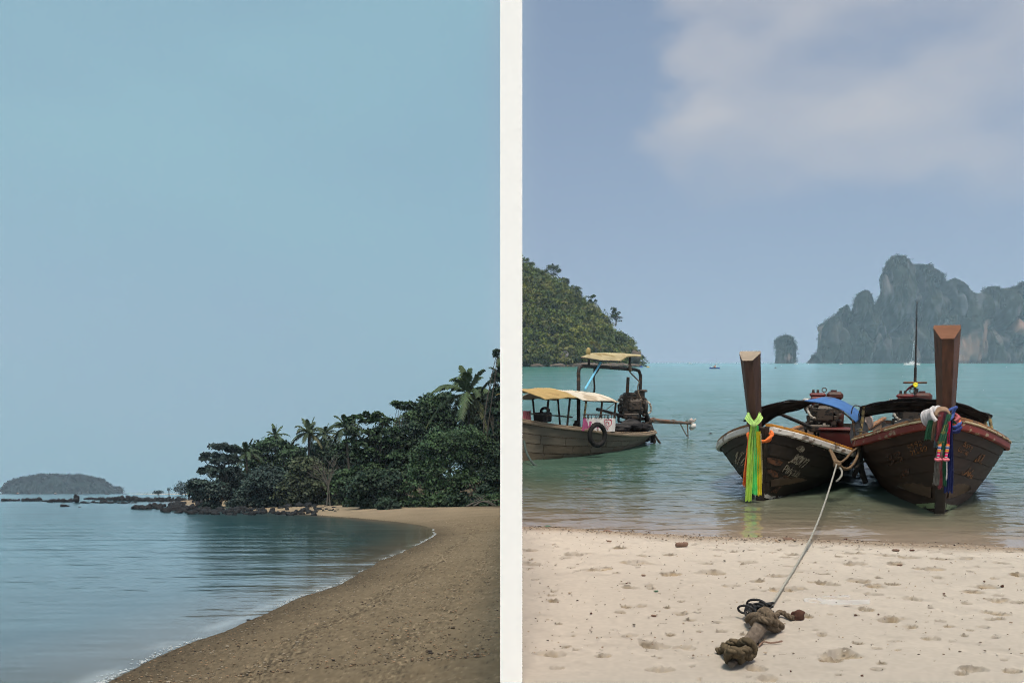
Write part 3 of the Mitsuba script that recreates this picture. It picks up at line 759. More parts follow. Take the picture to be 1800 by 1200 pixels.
def far_boat(px, py, wpx, y, label, hull=(0.10, 0.09, 0.08), house=(0.35, 0.25, 0.2), at=left_on, mast=False, xf=None, group=None, name='fishing_boat', pos=None):
    k = thing(name, label, 'boat', group)
    o = at(px, py, 0.0) if pos is None else pos
    s = o[1] / F; L = wpx * s
    t = np.linspace(-1, 1, 13)
    sec = []
    for q in t:
        bw = 0.17 * L * (1 - abs(q) ** 3) + 0.01 * L
        dk = 0.10 * L + 0.07 * L * max(q, 0) ** 2
        sec.append([[q * L / 2, -bw, dk], [q * L / 2 * 0.92, -bw * 0.6, -0.03 * L], [q * L / 2 * 0.92, bw * 0.6, -0.03 * L], [q * L / 2, bw, dk]])
    sec = np.array(sec)
    f = grid_faces(13, 4)
    n = len(sec) * 4
    v = sec.reshape(-1, 3)
    dk = np.array([[i * 4, i * 4 + 3, i * 4 + 7] for i in range(12)] + [[i * 4, i * 4 + 7, i * 4 + 4] for i in range(12)])
    mb = MB(); mb.add(v + o, np.vstack([f, dk]), hull)
    put(k + '__hull', mb, 'painted', 30, mb.col() if False else None, xf=xf) if False else put(k + '__hull', mb.arr(), 'painted', False, mb.col(), xf=xf)
    mb = MB(); mb.box(o + [-0.08 * L, 0, 0.19 * L], (0.34 * L, 0.2 * L, 0.17 * L), ch=0.02 * L, col=house); mb.box(o + [-0.08 * L, 0, 0.285 * L], (0.42 * L, 0.25 * L, 0.025 * L), col=np.array(house) * 0.7)
    put(k + '__cabin', mb.arr(), 'painted', False, mb.col(), xf=xf)
    if mast:
        mb = MB(); mb.tube([o + [0.1 * L, 0, 0.1 * L], o + [0.12 * L, 0, mast * L]], 0.008 * L, 5, col=(0.4, 0.38, 0.35))
        put(k + '__mast', mb.arr(), 'painted', False, mb.col(), xf=xf)
    return k

for (px, wpx, lab, hs, y, mast) in [(32, 9, 'small hazy fishing boat with reddish cabin before the wooded island', (0.5, 0.22, 0.15), 868.4, 0.9), (98, 8, 'small hazy boat with pale pink cabin before the middle of the island', (0.5, 0.35, 0.3), 868.4, 0.8),
                                    (3, 6, 'hazy little boat at the left end of the island', (0.4, 0.4, 0.4), 868.3, 1.2), (71, 7, 'low dark hazy boat between the two cabin boats', (0.12, 0.12, 0.13), 868.4, False),
                                    (51, 5, 'tiny dark hazy boat nearest the reddish cabin boat', (0.1, 0.1, 0.1), 868.6, False), (140, 12, 'hazy wide boat before the right end of the island', (0.15, 0.2, 0.22), 868.2, False),
                                    (188, 8, 'dark hazy boat off the right tip of the island', (0.12, 0.13, 0.15), 869.3, False), (220, 6, 'small hazy boat alone just right of the island', (0.2, 0.24, 0.26), 868.4, False),
                                    (258, 5, 'hazy boat with tall thin mast near the far spit', (0.3, 0.33, 0.35), 868.2, 4.5)]:
    far_boat(px, y, wpx, 0, lab, house=hs, mast=mast)

# ------------------------------------------------------------------ foam line, shell grit and pebbles on the left beach
rs = RS(41)
mat('foam_white', (0.42, 0.45, 0.47), 0.6)
mb = MB()
ico = trimesh.creation.icosphere(0, 1.0); iv, jf = np.array(ico.vertices), np.array(ico.faces)
seg = shore_l[(shore_l[:, 1] < 48)]
for i in range(1500):
    t = rs.rand() * (len(seg) - 1.01); a = int(t)
    p = seg[a] + (seg[a + 1] - seg[a]) * (t - a)
    if meshkit.fbm(np.array([[p[0] * 0.9, p[1] * 0.9, 0]]), 2, seed=9)[0] < 0.36:
        continue
    off = rs.normal() * 0.05
    r = rs.uniform(0.002, 0.005) * (1 + p[1] / 45)
    mb.add(iv * [r * 2.6, r * 2.6, r * 0.6] + [p[0] - abs(off), p[1], 0.010], jf)
put('shore_foam', mb, 'foam_white', True, label='thin broken line of white foam along the left shoreline', cat='foam', kind='stuff')
PEB = []
for i in range(5):
    v = iv * (1 + 0.5 * (meshkit.noise(iv * 1.7 + 5 * i, seed=i) - 0.5))[:, None]
    PEB.append(v)
mb = MB()
n = 6000
yq = 8.8 + 26 * rs.rand(n) ** 1.7
xq = -rs.rand(n) * 0.5 * yq
s = shore_dist_l(xq, yq)
keep = (s > 0.03) & ((s < 0.7) | (rs.rand(n) < 0.8))
xq, yq = xq[keep], yq[keep]; zq = ground_l(xq, yq)
cols = [(0.10, 0.075, 0.055), (0.26, 0.225, 0.18), (0.20, 0.15, 0.10), (0.055, 0.045, 0.04), (0.26, 0.17, 0.11)]
for x, y, z in zip(xq, yq, zq):
    r = rs.uniform(0.004, 0.011) * (1 + (rs.rand() < 0.03) * 0.8)
    mb.add(PEB[rs.randint(5)] * [r * 1.4, r, r * 0.7] + [x, y, z + r * 0.4], jf, np.array(cols[rs.randint(5)]) * rs.uniform(0.7, 1.2))
put('shell_grit', mb, 'painted', True, label='scattered shell bits and pebbles over the brown beach', cat='pebbles', kind='stuff')
# ------------------------------------------------------------------ right shore: hill, cliffs, islet
def ridge_r(prof, y, depth, seed, rough, nx=160, nz=26, zbase=-1.0, power=0.75):
    prof = np.array(prof, float)
    px = np.linspace(prof[0, 0], prof[-1, 0], nx)
    py = np.interp(px, prof[:, 0], prof[:, 1])
    top = np.array([right_at(a, b, y) for a, b in zip(px, py)])
    h = np.maximum(top[:, 2] - zbase, 0.2)
    V = []
    for t in np.linspace(0, 1, nz):
        k = np.sin(t * np.pi) ** power
        y2 = y + depth * (t - 0.5) * 2 * (0.35 + 0.65 * h / h.max())
        V.append(np.stack([top[:, 0] * y2 / y, y2, zbase + h * k * (y2 / y if t < 0.5 else 1)], 1))
    return np.array(V), h, px

mat('hill_soil', proc(lambda p, n, uv: mix((0.035, 0.045, 0.022), (0.075, 0.070, 0.045), fbm(p.x * 0.3, p.y * 0.3, p.z * 0.3))), 0.9, spec=0.1)
HILL = [(906, 640), (908, 452), (918, 458), (935, 466), (955, 477), (972, 488), (985, 494), (1000, 506), (1020, 522), (1040, 537), (1060, 552), (1080, 572), (1095, 585), (1108, 602), (1117, 620), (1122, 631), (1124, 640)]
HILL = [(a if a < 915 else 915 + (a - 915) * 0.93, b + (18 if 445 < b < 600 else 8 if b < 625 else 0)) for a, b in HILL]
V, h, px = ridge_r(HILL, 450, 58, 4, 1)
V[..., 2] += (meshkit.fbm(V * 0.07, 3, seed=44) - 0.5) * 3.0 * np.clip(h / 14, 0, 1)
put('wooded_hill', (V.reshape(-1, 3), grid_faces(*V.shape[:2])), 'hill_soil', True, label='steep wooded hill beside the white wall on the right bay', cat='hill', kind='structure', xf=up_shore)
rs = RS(15)
front = np.concatenate([V[0] + (V[1] - V[0]) * q for q in (0.12, 0.3, 0.5, 0.7, 0.9)] + [V[1:14].reshape(-1, 3)])
front = front[(front[:, 2] > 0.8)]
pick = front[rs.choice(len(front), 1000)] + rs.normal(size=(1000, 3)) * [1.6, 1.2, 0.6]
HT = {'a': [(0.050, 0.075, 0.020), (0.062, 0.088, 0.024), (0.040, 0.060, 0.020)], 'b': [(0.085, 0.100, 0.026), (0.100, 0.112, 0.030), (0.070, 0.088, 0.026)],
      'c': [(0.034, 0.054, 0.022), (0.042, 0.064, 0.026), (0.030, 0.048, 0.020)], 'd': [(0.078, 0.085, 0.028), (0.070, 0.074, 0.030)]}
HT = {q: [tuple(np.array([1.70, 1.62, 1.25]) * np.array(c)) for c in w] for q, w in HT.items()}
vs, fs, cs, at = [], [], [], 0
for tint, sel in (('a', slice(0, 380)), ('c', slice(380, 640)), ('b', slice(640, 830)), ('d', slice(830, 1000))):
    pp = pick[sel]
    pp = pp - [0, 1.7, -1.2]
    bl = [(p, np.array([3.0, 3.0, 2.5]) * rs.uniform(0.55, 1.45)) for p in pp]
    v, f, c = foliage(bl, 130 * len(bl), 0.56, rs, HT[tint], sprays=10, flat=0.45, by_crown=True)
    vs.append(v); fs.append(f + at); cs.append(c); at += len(v)
put('hillside_forest', (np.vstack(vs), np.vstack(fs)), 'leafy', False, np.vstack(cs), 'dense sunlit forest covering the steep hill', 'forest', kind='stuff', xf=up_shore)
EMER = [(972, 476, [(972, 469, 11, 4), (979, 477, 7, 7), (962, 474, 6, 4), (968, 470, 7, 3)], 'tall umbrella shaped tree on the hill skyline, nearest the white wall', 'c'),
        (1040, 528, [(1040, 521, 8, 3), (1042, 530, 9, 5), (1036, 534, 7, 4)], 'leaning dark tree on the hill skyline halfway down the ridge', 'c'),
        (1078, 556, [(1078, 546, 5, 6), (1079, 556, 5, 8), (1085, 552, 4, 2), (1090, 558, 4, 1.6), (1088, 549, 3, 1.6), (1091, 564, 2.5, 1.2)], 'lone tree with bare side branches standing clear of the hill skyline', 'c'),
        (1012, 512, [(1012, 508, 9, 8), (1017, 516, 7, 8)], 'dark rounded tree on the hill skyline between the two emergent ones', 'c'),
        (996, 498, [(996, 496, 6, 7), (990, 490, 5, 3)], 'small dark tree on the hill skyline below the umbrella shaped tree', 'c'),
        (1046, 607, [(1046, 607, 9, 8), (1051, 612, 8, 6)], 'yellow flowering tree low on the hill behind the small canopy', 'y'),
        (1052, 545, [(1052, 545, 6, 5)], 'light green treetop on the hill skyline left of the lone tree', 'b'), (928, 462, [(924, 458, 7, 6), (934, 464, 8, 6)], 'dark treetop at the top of the hill beside the wall', 'c')]
HT['y'] = [(0.30, 0.20, 0.03), (0.24, 0.19, 0.04), (0.14, 0.14, 0.04)]
for i, (bx, by, bl, lab, tint) in enumerate(EMER):
    broad_tree(400 + i, 453 if tint != 'y' else 405, bl, bx, lab, HT[tint], 900, 0.46, name='hill_tree', group='single trees on the hill', sprays=9, trunk=0.42, at=right_at,
               ground=lambda x, y, p=(bx, by): right_at(p[0], p[1] + 16, 453)[2], xf=up_shore, mats='pale_bark')
mat('shore_rock_brown', proc(lambda p, n, uv: mix((0.075, 0.060, 0.050), (0.20, 0.165, 0.14), fbm(p.x * 0.7, p.y * 0.7, p.z * 1.2, 4))), 0.9, spec=0.1)
rs = RS(17)
for i in range(34):
    px_ = 912 + (1122 - 912) * (i + rs.uniform(0.1, 0.9)) / 34
    p = right_on(px_, 641.5, 0.0) if False else right_at(px_, 633, 397 + 9 * math.sin(i))
    v, f = ROCKS[rs.randint(9)]
    s = rs.uniform(0.8, 2.0)
    put(thing('boulder', 'brown tidal boulder at the foot of the hill, ' + ('nearest the wall' if i < 11 else 'below the pale rock face' if i < 17 else 'left of the high canopy' if i < 22 else 'towards the seaward point'), 'rock', 'boulders at the foot of the hill, stretch %d' % (1 + (i >= 11) + (i >= 17) + (i >= 22))),
        (v * [s * 1.5, s, s * 0.65] + [p[0], p[1], 0.3], f), 'shore_rock_brown', 40, xf=up_shore)
mat('pale_rock', proc(lambda p, n, uv: mix((0.20, 0.17, 0.15), (0.42, 0.37, 0.33), fbm(p.x * 0.6, p.y * 0.6, p.z * 0.4, 4))), 0.9, spec=0.1)
v, f = ROCKS[2]; p = right_at(991, 625, 400)
put(thing('rock_outcrop', 'pale bare rock face showing through the trees low on the hill', 'rock'), (v * [1.7, 1.0, 1.9] + p, f), 'pale_rock', 40, xf=up_shore)
v, f = ROCKS[5]; p = right_at(1117, 628, 408)
put(thing('rock_outcrop', 'grey rocky point at the seaward end of the hill', 'rock'), (v * [2.2, 3, 2.6] + p, f), 'shore_rock_brown', 40, xf=up_shore)

def cliff(key, prof, y, seed, label, rockiness, pinks, tops=300, nx=260, nv=90, leaf=3.0, thick=1.0):
    rs = RS(seed)
    prof = np.array(prof, float)
    px = np.linspace(prof[0, 0], prof[-1, 0], nx)
    py = np.interp(px, prof[:, 0], prof[:, 1]) - 1.2 * (meshkit.fbm(np.c_[px * 0.22, px * 0, px * 0], 3, seed=seed) - 0.5) * 2
    top = np.array([right_at(a, b, y) for a, b in zip(px, py)])
    h = np.maximum(top[:, 2] + 2, 1.0)
    v = np.linspace(0, 1, nv)
    rows = []
    for t in v:
        k = min(t / 0.82, 1.0)
        z = -2 + h * k ** 0.9
        back = (t - 0.82) / 0.18 if t > 0.82 else 0.0
        y2 = y - 26 * thick * (1 - k) ** 1.2 * np.ones(nx) + back * 130 * thick
        if back:
            z = -2 + h * (1 - 0.75 * back ** 1.5)
        rows.append(np.stack([top[:, 0] * y2 / y, y2, z], 1))
    V = np.array(rows)
    big = meshkit.fbm(V * [0.012, 0.003, 0.0045], 4, seed=seed) - 0.5
    mid = meshkit.fbm(V * [0.045, 0.012, 0.013], 4, seed=seed + 1) - 0.5
    kk = np.minimum(v / 0.82, 1)[:, None]
    V[..., 1] -= thick * (120 * big + 60 * mid) * np.sin(np.minimum(kk, 1) * np.pi * 0.5 + 0.3)
    crease = np.clip(1 - np.abs(2 * meshkit.fbm(V * [0.021, 0.006, 0.0055], 3, seed=seed + 2) - 1) * 5.0, 0, 1) ** 2 + 0.6 * np.clip(1 - np.abs(2 * meshkit.fbm(V * [0.05, 0.01, 0.010], 3, seed=seed + 3) - 1) * 5.0, 0, 1) ** 2
    V[..., 1] += thick * 34 * crease * (kk < 0.98)
    # colour: bare limestone where steep and dry, scrub elsewhere
    pxg = np.repeat(px[None], nv, 0); pyg = 637 - (V[..., 2] - EYE) / y * F
    n1 = meshkit.fbm(V * [0.020, 0.004, 0.008], 4, seed=seed + 5)
    n2 = meshkit.fbm(V * [0.08, 0.03, 0.022], 3, seed=seed + 6)
    rock = np.clip((n1 * 0.6 + n2 * 0.4 - (0.60 - rockiness)) / 0.07, 0, 1)
    pink = np.zeros_like(n1)
    for (qx, qy, rx, ry, w) in pinks:
        g = np.exp(-(((pxg - qx) / rx) ** 2 + ((pyg - qy) / ry) ** 2))
        rock = np.maximum(rock, np.clip((g * 1.5 - 0.9 * (1 - n2) + 0.1) / 0.3, 0, 1) * min(1, abs(w) + 0.3)); pink = np.maximum(pink, g * max(w, 0))
    rock *= (v < 0.84)[:, None]
    streak = meshkit.fbm(V * [0.13, 0.012, 0.008], 3, seed=seed + 9)[..., None]
    grey = np.array([0.072, 0.073, 0.080]) * (0.2 + 1.6 * streak); rose = np.array([0.23, 0.14, 0.105]) * (0.55 + 0.9 * streak)
    g = np.array([0.014, 0.021, 0.013]) * (0.6 + 0.8 * n2[..., None])
    pinkm = np.clip(pink * 1.4, 0, 1)[..., None]
    rc = grey * (1 - pinkm) + rose * pinkm
    rk = rock[..., None]
    col = g * (1 - rk) + rc * rk
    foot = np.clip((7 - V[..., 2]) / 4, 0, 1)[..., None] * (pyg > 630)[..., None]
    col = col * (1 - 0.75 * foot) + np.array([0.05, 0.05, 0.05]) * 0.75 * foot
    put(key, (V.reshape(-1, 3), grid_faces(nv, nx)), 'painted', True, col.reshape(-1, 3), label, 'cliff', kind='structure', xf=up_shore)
    # scrub and trees along the crest and on the ledges
    vals = np.argwhere((rock < 0.35) & (v > 0.12)[:, None] & (v < 0.90)[:, None] & (h > 12)[None])
    wgt = np.where((v[vals[:, 0]] > 0.74), 9.0, 1.0); wgt /= wgt.sum()
    sel = vals[rs.choice(len(vals), tops, p=wgt)]
    bl = [(V[a, b] + [0, -1.0, -0.6], np.array([1.5, 1.5, 1.25]) * leaf * rs.uniform(0.6, 1.3)) for a, b in sel]
    fv, ff, fc = foliage(bl, 34 * tops, leaf * 0.36, rs, [(0.018, 0.028, 0.016), (0.028, 0.038, 0.019), (0.014, 0.022, 0.014)], sprays=7)
    put(key + '_scrub', (fv, ff), 'leafy', False, fc, 'scrub and trees on the ledges and crest of ' + label, 'vegetation', kind='stuff', xf=up_shore)

CL_Y = 1850
cliff('limestone_cliff', [(1436, 640), (1438, 618), (1437, 592), (1442, 576), (1452, 561), (1466, 555), (1478, 546), (1484, 536), (1487, 535), (1490, 545), (1492, 559), (1495, 559), (1497, 541), (1499, 526),
                          (1508, 514), (1518, 511), (1524, 512), (1528, 521), (1533, 536), (1540, 526), (1546, 512), (1547, 495), (1549, 478), (1556, 460), (1564, 452), (1576, 449), (1588, 449), (1597, 455), (1605, 463),
                          (1620, 466), (1636, 467), (1650, 474), (1663, 481), (1670, 493), (1680, 488), (1692, 500), (1703, 512), (1715, 517), (1722, 513), (1730, 504), (1745, 505), (1760, 508), (1780, 504), (1800, 493), (1830, 482), (1870, 500), (1920, 560), (1950, 640)],
      CL_Y, 61, 'tall hazy limestone cliffs with scrub on the right horizon', 0.03,
      [(1715, 612, 26, 26, 1.0), (1735, 590, 10, 26, 0.9), (1700, 630, 16, 10, 0.9), (1794, 573, 12, 18, 0.9), (1557, 505, 9, 14, 0.1), (1581, 543, 5, 10, 0.15), (1543, 590, 10, 14, 0.1), (1470, 585, 22, 20, 0.1), (1443, 585, 4, 12, 0.7), (1625, 610, 14, 26, 0.25), (1580, 600, 8, 20, 0.1), (1660, 590, 8, 26, 0.25), (1760, 590, 10, 14, 0.3)], tops=800, leaf=3.4)
cliff('limestone_islet', [(1362, 640), (1364, 628), (1362.5, 612), (1365, 601), (1374, 593), (1381, 588.5), (1386, 590), (1393, 595), (1401, 608), (1402, 622), (1400, 632), (1402, 640)], 1700, 71,
      'rounded limestone islet standing apart in the sea', -0.03, [(1390, 628, 10, 5, 0.6), (1370, 625, 5, 12, 0.15), (1398, 618, 4, 10, 0.2)], tops=260, nx=70, nv=60, leaf=3.0, thick=0.5)
cliff('sea_rock', [(1416, 640), (1420, 634), (1425, 628), (1429, 622), (1433, 626), (1436, 629), (1440, 632), (1444, 640)], 1780, 81, 'small dark pointed rock at the foot of the cliffs', -0.2, [], tops=30, nx=40, nv=40, leaf=1.9, thick=0.35)

# ------------------------------------------------------------------ far craft on the right
def at_r(px, py, z):
    return right_on(px, py, z)
k = thing('catamaran', 'white catamaran with bare mast anchored before the cliffs', 'boat')
o = right_on(1603, 641.5, 0.0); s = o[1] / F
mb = MB()
for sg in (-1, 1):
    t = np.linspace(-1, 1, 11)
    for q0, q1 in zip(t[:-1], t[1:]):
        mb.bar(o + [q0 * 13 * s, sg * 3.2 * s, 1.4 * s], o + [q1 * 13 * s, sg * 3.2 * s, 1.4 * s + 0.2 * s * max(q1, 0)], 2.0 * s * (1 - 0.8 * abs((q0 + q1) / 2) ** 4), 3.0 * s, 0.2 * s, (0.80, 0.80, 0.80))
put(k + '__hull', mb.arr(), 'painted', False, mb.col(), xf=up_shore)
mb = MB(); mb.box(o + [1 * s, 0, 4.3 * s], (11 * s, 6 * s, 2.8 * s), ch=0.6 * s, col=(0.82, 0.82, 0.82)); mb.box(o + [1 * s, 0, 4.5 * s], (11.2 * s, 6.2 * s, 0.8 * s), col=(0.08, 0.09, 0.11))
mb.box(o + [3 * s, 0, 6.8 * s], (6 * s, 4 * s, 0.5 * s), col=(0.82, 0.82, 0.82)); mb.bar(o + [0.5 * s, 0, 5.5 * s], o + [0.8 * s, 0, 7 * s], 0.5 * s, col=(0.7, 0.7, 0.7))
put(k + '__cabin', mb.arr(), 'painted', False, mb.col(), xf=up_shore)
mb = MB(); mb.tube([o + [-1 * s, 0, 5 * s], o + [2 * s, 0, 42 * s]], 0.28 * s, 5, col=(0.6, 0.62, 0.65))
for e in (-11, 11):
    mb.tube([o + [e * s, 0, 3 * s], o + [1.8 * s, 0, 38 * s]], 0.06 * s, 3, col=(0.4, 0.4, 0.42))
put(k + '__mast', mb.arr(), 'painted', False, mb.col(), xf=up_shore)
k = thing('kayak', 'small blue kayak carrying a paddler on the turquoise water', 'kayak')
o = right_on(1256, 648, 0.0); s = o[1] / F
mb = MB()
t = np.linspace(-1, 1, 15)
sec = np.array([[[q * 9 * s, -1.3 * s * (1 - q * q) - 0.05 * s, 1.6 * s + 0.8 * s * q * q], [q * 8.6 * s, 0, -0.4 * s], [q * 9 * s, 1.3 * s * (1 - q * q) + 0.05 * s, 1.6 * s + 0.8 * s * q * q]] for q in t])
mb.add(sec.reshape(-1, 3) + o, grid_faces(15, 3), (0.04, 0.10, 0.40))
mb.add(sec[:, [0, 2]].reshape(-1, 3) + o, grid_faces(15, 2), (0.05, 0.13, 0.45))
put(k + '__hull', mb.arr(), 'painted', False, mb.col(), xf=up_shore)
import manifold3d as m3
def blob_body(bones, edge=0.03, rounds=8):
    parts = []
    for a, ra, b, rb in bones:
        sa = m3.Manifold.sphere(ra, 20).translate(list(map(float, a))); sb = m3.Manifold.sphere(rb, 20).translate(list(map(float, b)))
        parts.append(m3.Manifold.batch_hull([sa, sb]))
    m = m3.Manifold.batch_boolean(parts, m3.OpType.Add).refine_to_length(edge).to_mesh()
    t = trimesh.Trimesh(m.vert_properties[:, :3], m.tri_verts)
    trimesh.smoothing.filter_taubin(t, iterations=rounds)
    return t
k = thing('person', 'paddler in an orange vest sitting in the blue kayak with a paddle', 'person')
b = o + np.array([1.0 * s, 0, 1.2 * s])
B = lambda x, y, z: b + np.array([x, y, z])
body = blob_body([(B(0, 0, 0.12), 0.15, B(0, 0, 0.36), 0.15), (B(0, 0, 0.36), 0.15, B(0, 0, 0.56), 0.13), (B(0, 0, 0.56), 0.08, B(0, 0, 0.70), 0.055), (B(0, 0, 0.74), 0.085, B(-0.02, 0, 0.82), 0.095),
                  (B(0, -0.17, 0.55), 0.06, B(-0.22, -0.30, 0.36), 0.045), (B(-0.22, -0.30, 0.36), 0.045, B(-0.45, -0.22, 0.42), 0.035), (B(0, 0.17, 0.55), 0.06, B(-0.22, 0.30, 0.36), 0.045), (B(-0.22, 0.30, 0.36), 0.045, B(-0.45, 0.22, 0.42), 0.035),
                  (B(0, -0.1, 0.1), 0.09, B(-0.45, -0.1, 0.22), 0.07), (B(-0.45, -0.1, 0.22), 0.07, B(-0.85, -0.1, 0.08), 0.05), (B(0, 0.1, 0.1), 0.09, B(-0.45, 0.1, 0.22), 0.07), (B(-0.45, 0.1, 0.22), 0.07, B(-0.85, 0.1, 0.08), 0.05)])
bv = np.array(body.vertices); zz = bv[:, 2] - b[2]
bc = np.where((zz > 0.84)[:, None], [0.03, 0.02, 0.02], np.where((zz > 0.64)[:, None], [0.30, 0.17, 0.11], np.where(((zz > 0.2) & (np.abs(bv[:, 0] - b[0]) < 0.17))[:, None], [0.75, 0.18, 0.04], [0.28, 0.16, 0.10])))
put(k, body, 'painted', True, bc, xf=up_shore)
mb = MB(); pa, pb = B(-0.45, -0.9, 0.15), B(-0.45, 0.9, 0.68); mb.tube([pa, pb], 0.016, 5, col=(0.6, 0.6, 0.6))
for e in (pa, pb):
    mb.box(e, (0.03, 0.34, 0.16), ch=0.01, col=(0.75, 0.72, 0.6))
put(thing('paddle', 'pale double bladed paddle held by the kayaker', 'paddle'), mb.arr(), 'painted', False, mb.col(), xf=up_shore)
for (px_, py_, w_, lab, hull, house, mast) in [(1259, 640.2, 6, 'distant white sailing boat just left of the nearer bow post', (0.8, 0.8, 0.8), (0.8, 0.8, 0.8), 1.6),
                                               (1213, 639.6, 8, 'distant white motor boat on the open horizon right of the hill', (0.8, 0.8, 0.8), (0.8, 0.8, 0.8), False),
                                               (1399, 640.3, 8, 'distant white boat at the right foot of the islet', (0.8, 0.8, 0.8), (0.75, 0.75, 0.78), False),
                                               (1478, 640.6, 7, 'distant white boat at the left end of the cliffs', (0.75, 0.75, 0.75), (0.8, 0.8, 0.8), False),
                                               (1355, 640.6, 3, 'tiny dark boat left of the islet', (0.1, 0.12, 0.14), (0.1, 0.12, 0.14), 1.2),
                                               (1422, 640.6, 3, 'tiny white boat beside the small pointed rock', (0.8, 0.8, 0.8), (0.8, 0.8, 0.8), False)]:
    far_boat(px_, py_, w_, 0, lab, hull, house, mast=mast, xf=up_shore, name='motor_boat', pos=right_on(px_, py_, 0.0) * [1, 1, 0] + [0, 0, 0.0])
for (px_, py_, r_, c_, lab) in [(1127, 645.5, 3.0, (0.03, 0.08, 0.35), 'dark blue buoy on the water right of the hill'), (1139, 646, 3.0, (0.45, 0.33, 0.12), 'yellow brown buoy beside the blue one'), (1363, 647, 2.0, (0.03, 0.03, 0.03), 'tiny black buoy on the water below the islet'), (1249, 763, 3.4, (0.03, 0.035, 0.04), 'dark float lying left of the nearer moored bow')]:
    o = right_on(px_, py_, 0.0); s = o[1] / F
    m = trimesh.creation.icosphere(2, 1.0)
    mb = MB(); mb.add(np.array(m.vertices) * [r_ * s, r_ * s * 0.7, r_ * s * 0.5] + o + [0, 0, r_ * s * 0.15], m.faces, c_); mb.lathe([(0.0, 0), (r_ * s * 0.2, 0), (r_ * s * 0.2, r_ * s * 0.3), (0, r_ * s * 0.3)], o + [0, 0, r_ * s * 0.6], sides=8, col=np.array(c_) * 0.7)
    put(thing('buoy', lab, 'buoy'), mb.arr(), 'painted', True, mb.col(), xf=up_shore)
# ------------------------------------------------------------------ the moored longtail boats
def wood(dark, light, scale=1.0, key=None, rough=0.6, spec=0.3, bump=0.004, upright=False):
    def fn(p, n, uv):
        x, y, z = tex_right(p)
        g = fbm(x * 26 * scale, y * 26 * scale, z * 2.2 * scale, 4) if upright else fbm(x * 3.1 * scale, y * 3.1 * scale, z * 22 * scale, 4)
        b = fbm(x * 1.1, y * 1.1, z * 1.4, 3)
        return mix(dark, light, dr.clip((1.15 * (g - 0.25) + 0.6 * (b - 0.25)) if upright else (0.55 * g + 0.9 * (b - 0.25)), 0, 1))
    bumped(key, proc(fn), (lambda p, n, uv: fbm(p.x * 45, p.y * 45, p.z * 5, 3)) if upright else (lambda p, n, uv: fbm(p.x * 9 * scale, p.y * 9 * scale, p.z * 40 * scale, 3)), bump, rough, 0.003, spec=spec)
wood((0.012, 0.0075, 0.0055), (0.070, 0.034, 0.020), key='dark_hull_wood')
wood((0.012, 0.0095, 0.008), (0.042, 0.031, 0.023), key='black_hull_wood')
wood((0.020, 0.008, 0.0045), (0.150, 0.054, 0.025), key='red_post_wood', rough=0.45, spec=0.45, bump=0.008, upright=True)
wood((0.014, 0.007, 0.005), (0.088, 0.042, 0.027), key='brown_post_wood', rough=0.48, spec=0.45, bump=0.008, upright=True)
wood((0.16, 0.12, 0.09), (0.42, 0.35, 0.28), 2.0, key='end_grain', rough=0.85)
wood((0.085, 0.035, 0.020), (0.24, 0.11, 0.065), 2.0, key='red_end_grain', rough=0.8)
wood((0.065, 0.056, 0.044), (0.21, 0.185, 0.145), key='grey_hull_wood', rough=0.85, spec=0.15)
wood((0.060, 0.048, 0.036), (0.20, 0.165, 0.12), key='grey_plank_b', rough=0.85, spec=0.15)
wood((0.13, 0.095, 0.068), (0.34, 0.27, 0.20), key='grey_rail_wood', rough=0.8, spec=0.15)
wood((0.06, 0.038, 0.026), (0.16, 0.11, 0.075), key='deck_wood', rough=0.8)
def worn(key, paint, under, amount=0.5, fr=9.0, rough=0.55, spec=0.35):
    def fn(p, n, uv):
        x, y, z = tex_right(p)
        m = smoothstep(amount - 0.06, amount + 0.06, fbm(x * fr, y * fr, z * fr * 1.4, 4))
        d = 0.75 + 0.4 * fbm(x * 4, y * 4, z * 4, 3)
        return mix(under, paint, m) * d
    return mat(key, proc(fn), rough, spec=spec)
worn('worn_white', (0.62, 0.60, 0.56), (0.18, 0.14, 0.11), 0.40)
worn('worn_orange', (0.50, 0.22, 0.035), (0.15, 0.085, 0.04), 0.34)
worn('worn_red', (0.20, 0.030, 0.022), (0.34, 0.25, 0.16), 0.36)
worn('worn_brown', (0.26, 0.12, 0.045), (0.10, 0.06, 0.035), 0.42)
worn('worn_green', (0.22, 0.27, 0.13), (0.06, 0.055, 0.035), 0.42)
worn('stripe_white', (0.50, 0.47, 0.43), (0.07, 0.05, 0.04), 0.42)
worn('worn_cream', (0.52, 0.42, 0.26), (0.20, 0.05, 0.03), 0.42, 14)
worn('rusty_pole', (0.085, 0.070, 0.060), (0.17, 0.085, 0.045), 0.45, 14)
worn('yellow_pole', (0.36, 0.27, 0.12), (0.10, 0.07, 0.05), 0.45, 16)
worn('dark_pole', (0.030, 0.028, 0.028), (0.09, 0.055, 0.040), 0.36, 12)
worn('engine_red', (0.13, 0.020, 0.022), (0.07, 0.035, 0.03), 0.34, 12, 0.45)
worn('engine_red_brown', (0.085, 0.028, 0.023), (0.06, 0.035, 0.03), 0.4, 12, 0.5)
worn('engine_iron', (0.013, 0.0125, 0.012), (0.060, 0.044, 0.034), 0.60, 16, 0.5, 0.5)
worn('engine_bright', (0.50, 0.47, 0.42), (0.16, 0.12, 0.09), 0.45, 30, 0.4, 0.5)
worn('steel_shaft', (0.17, 0.14, 0.12), (0.20, 0.10, 0.06), 0.5, 12, 0.5, 0.5)
worn('tan_tarp', (0.36, 0.26, 0.115), (0.24, 0.155, 0.065), 0.36, 2.6, 0.8, 0.15)
worn('white_tarp', (0.50, 0.46, 0.39), (0.37, 0.31, 0.23), 0.45, 3.0, 0.8, 0.15)
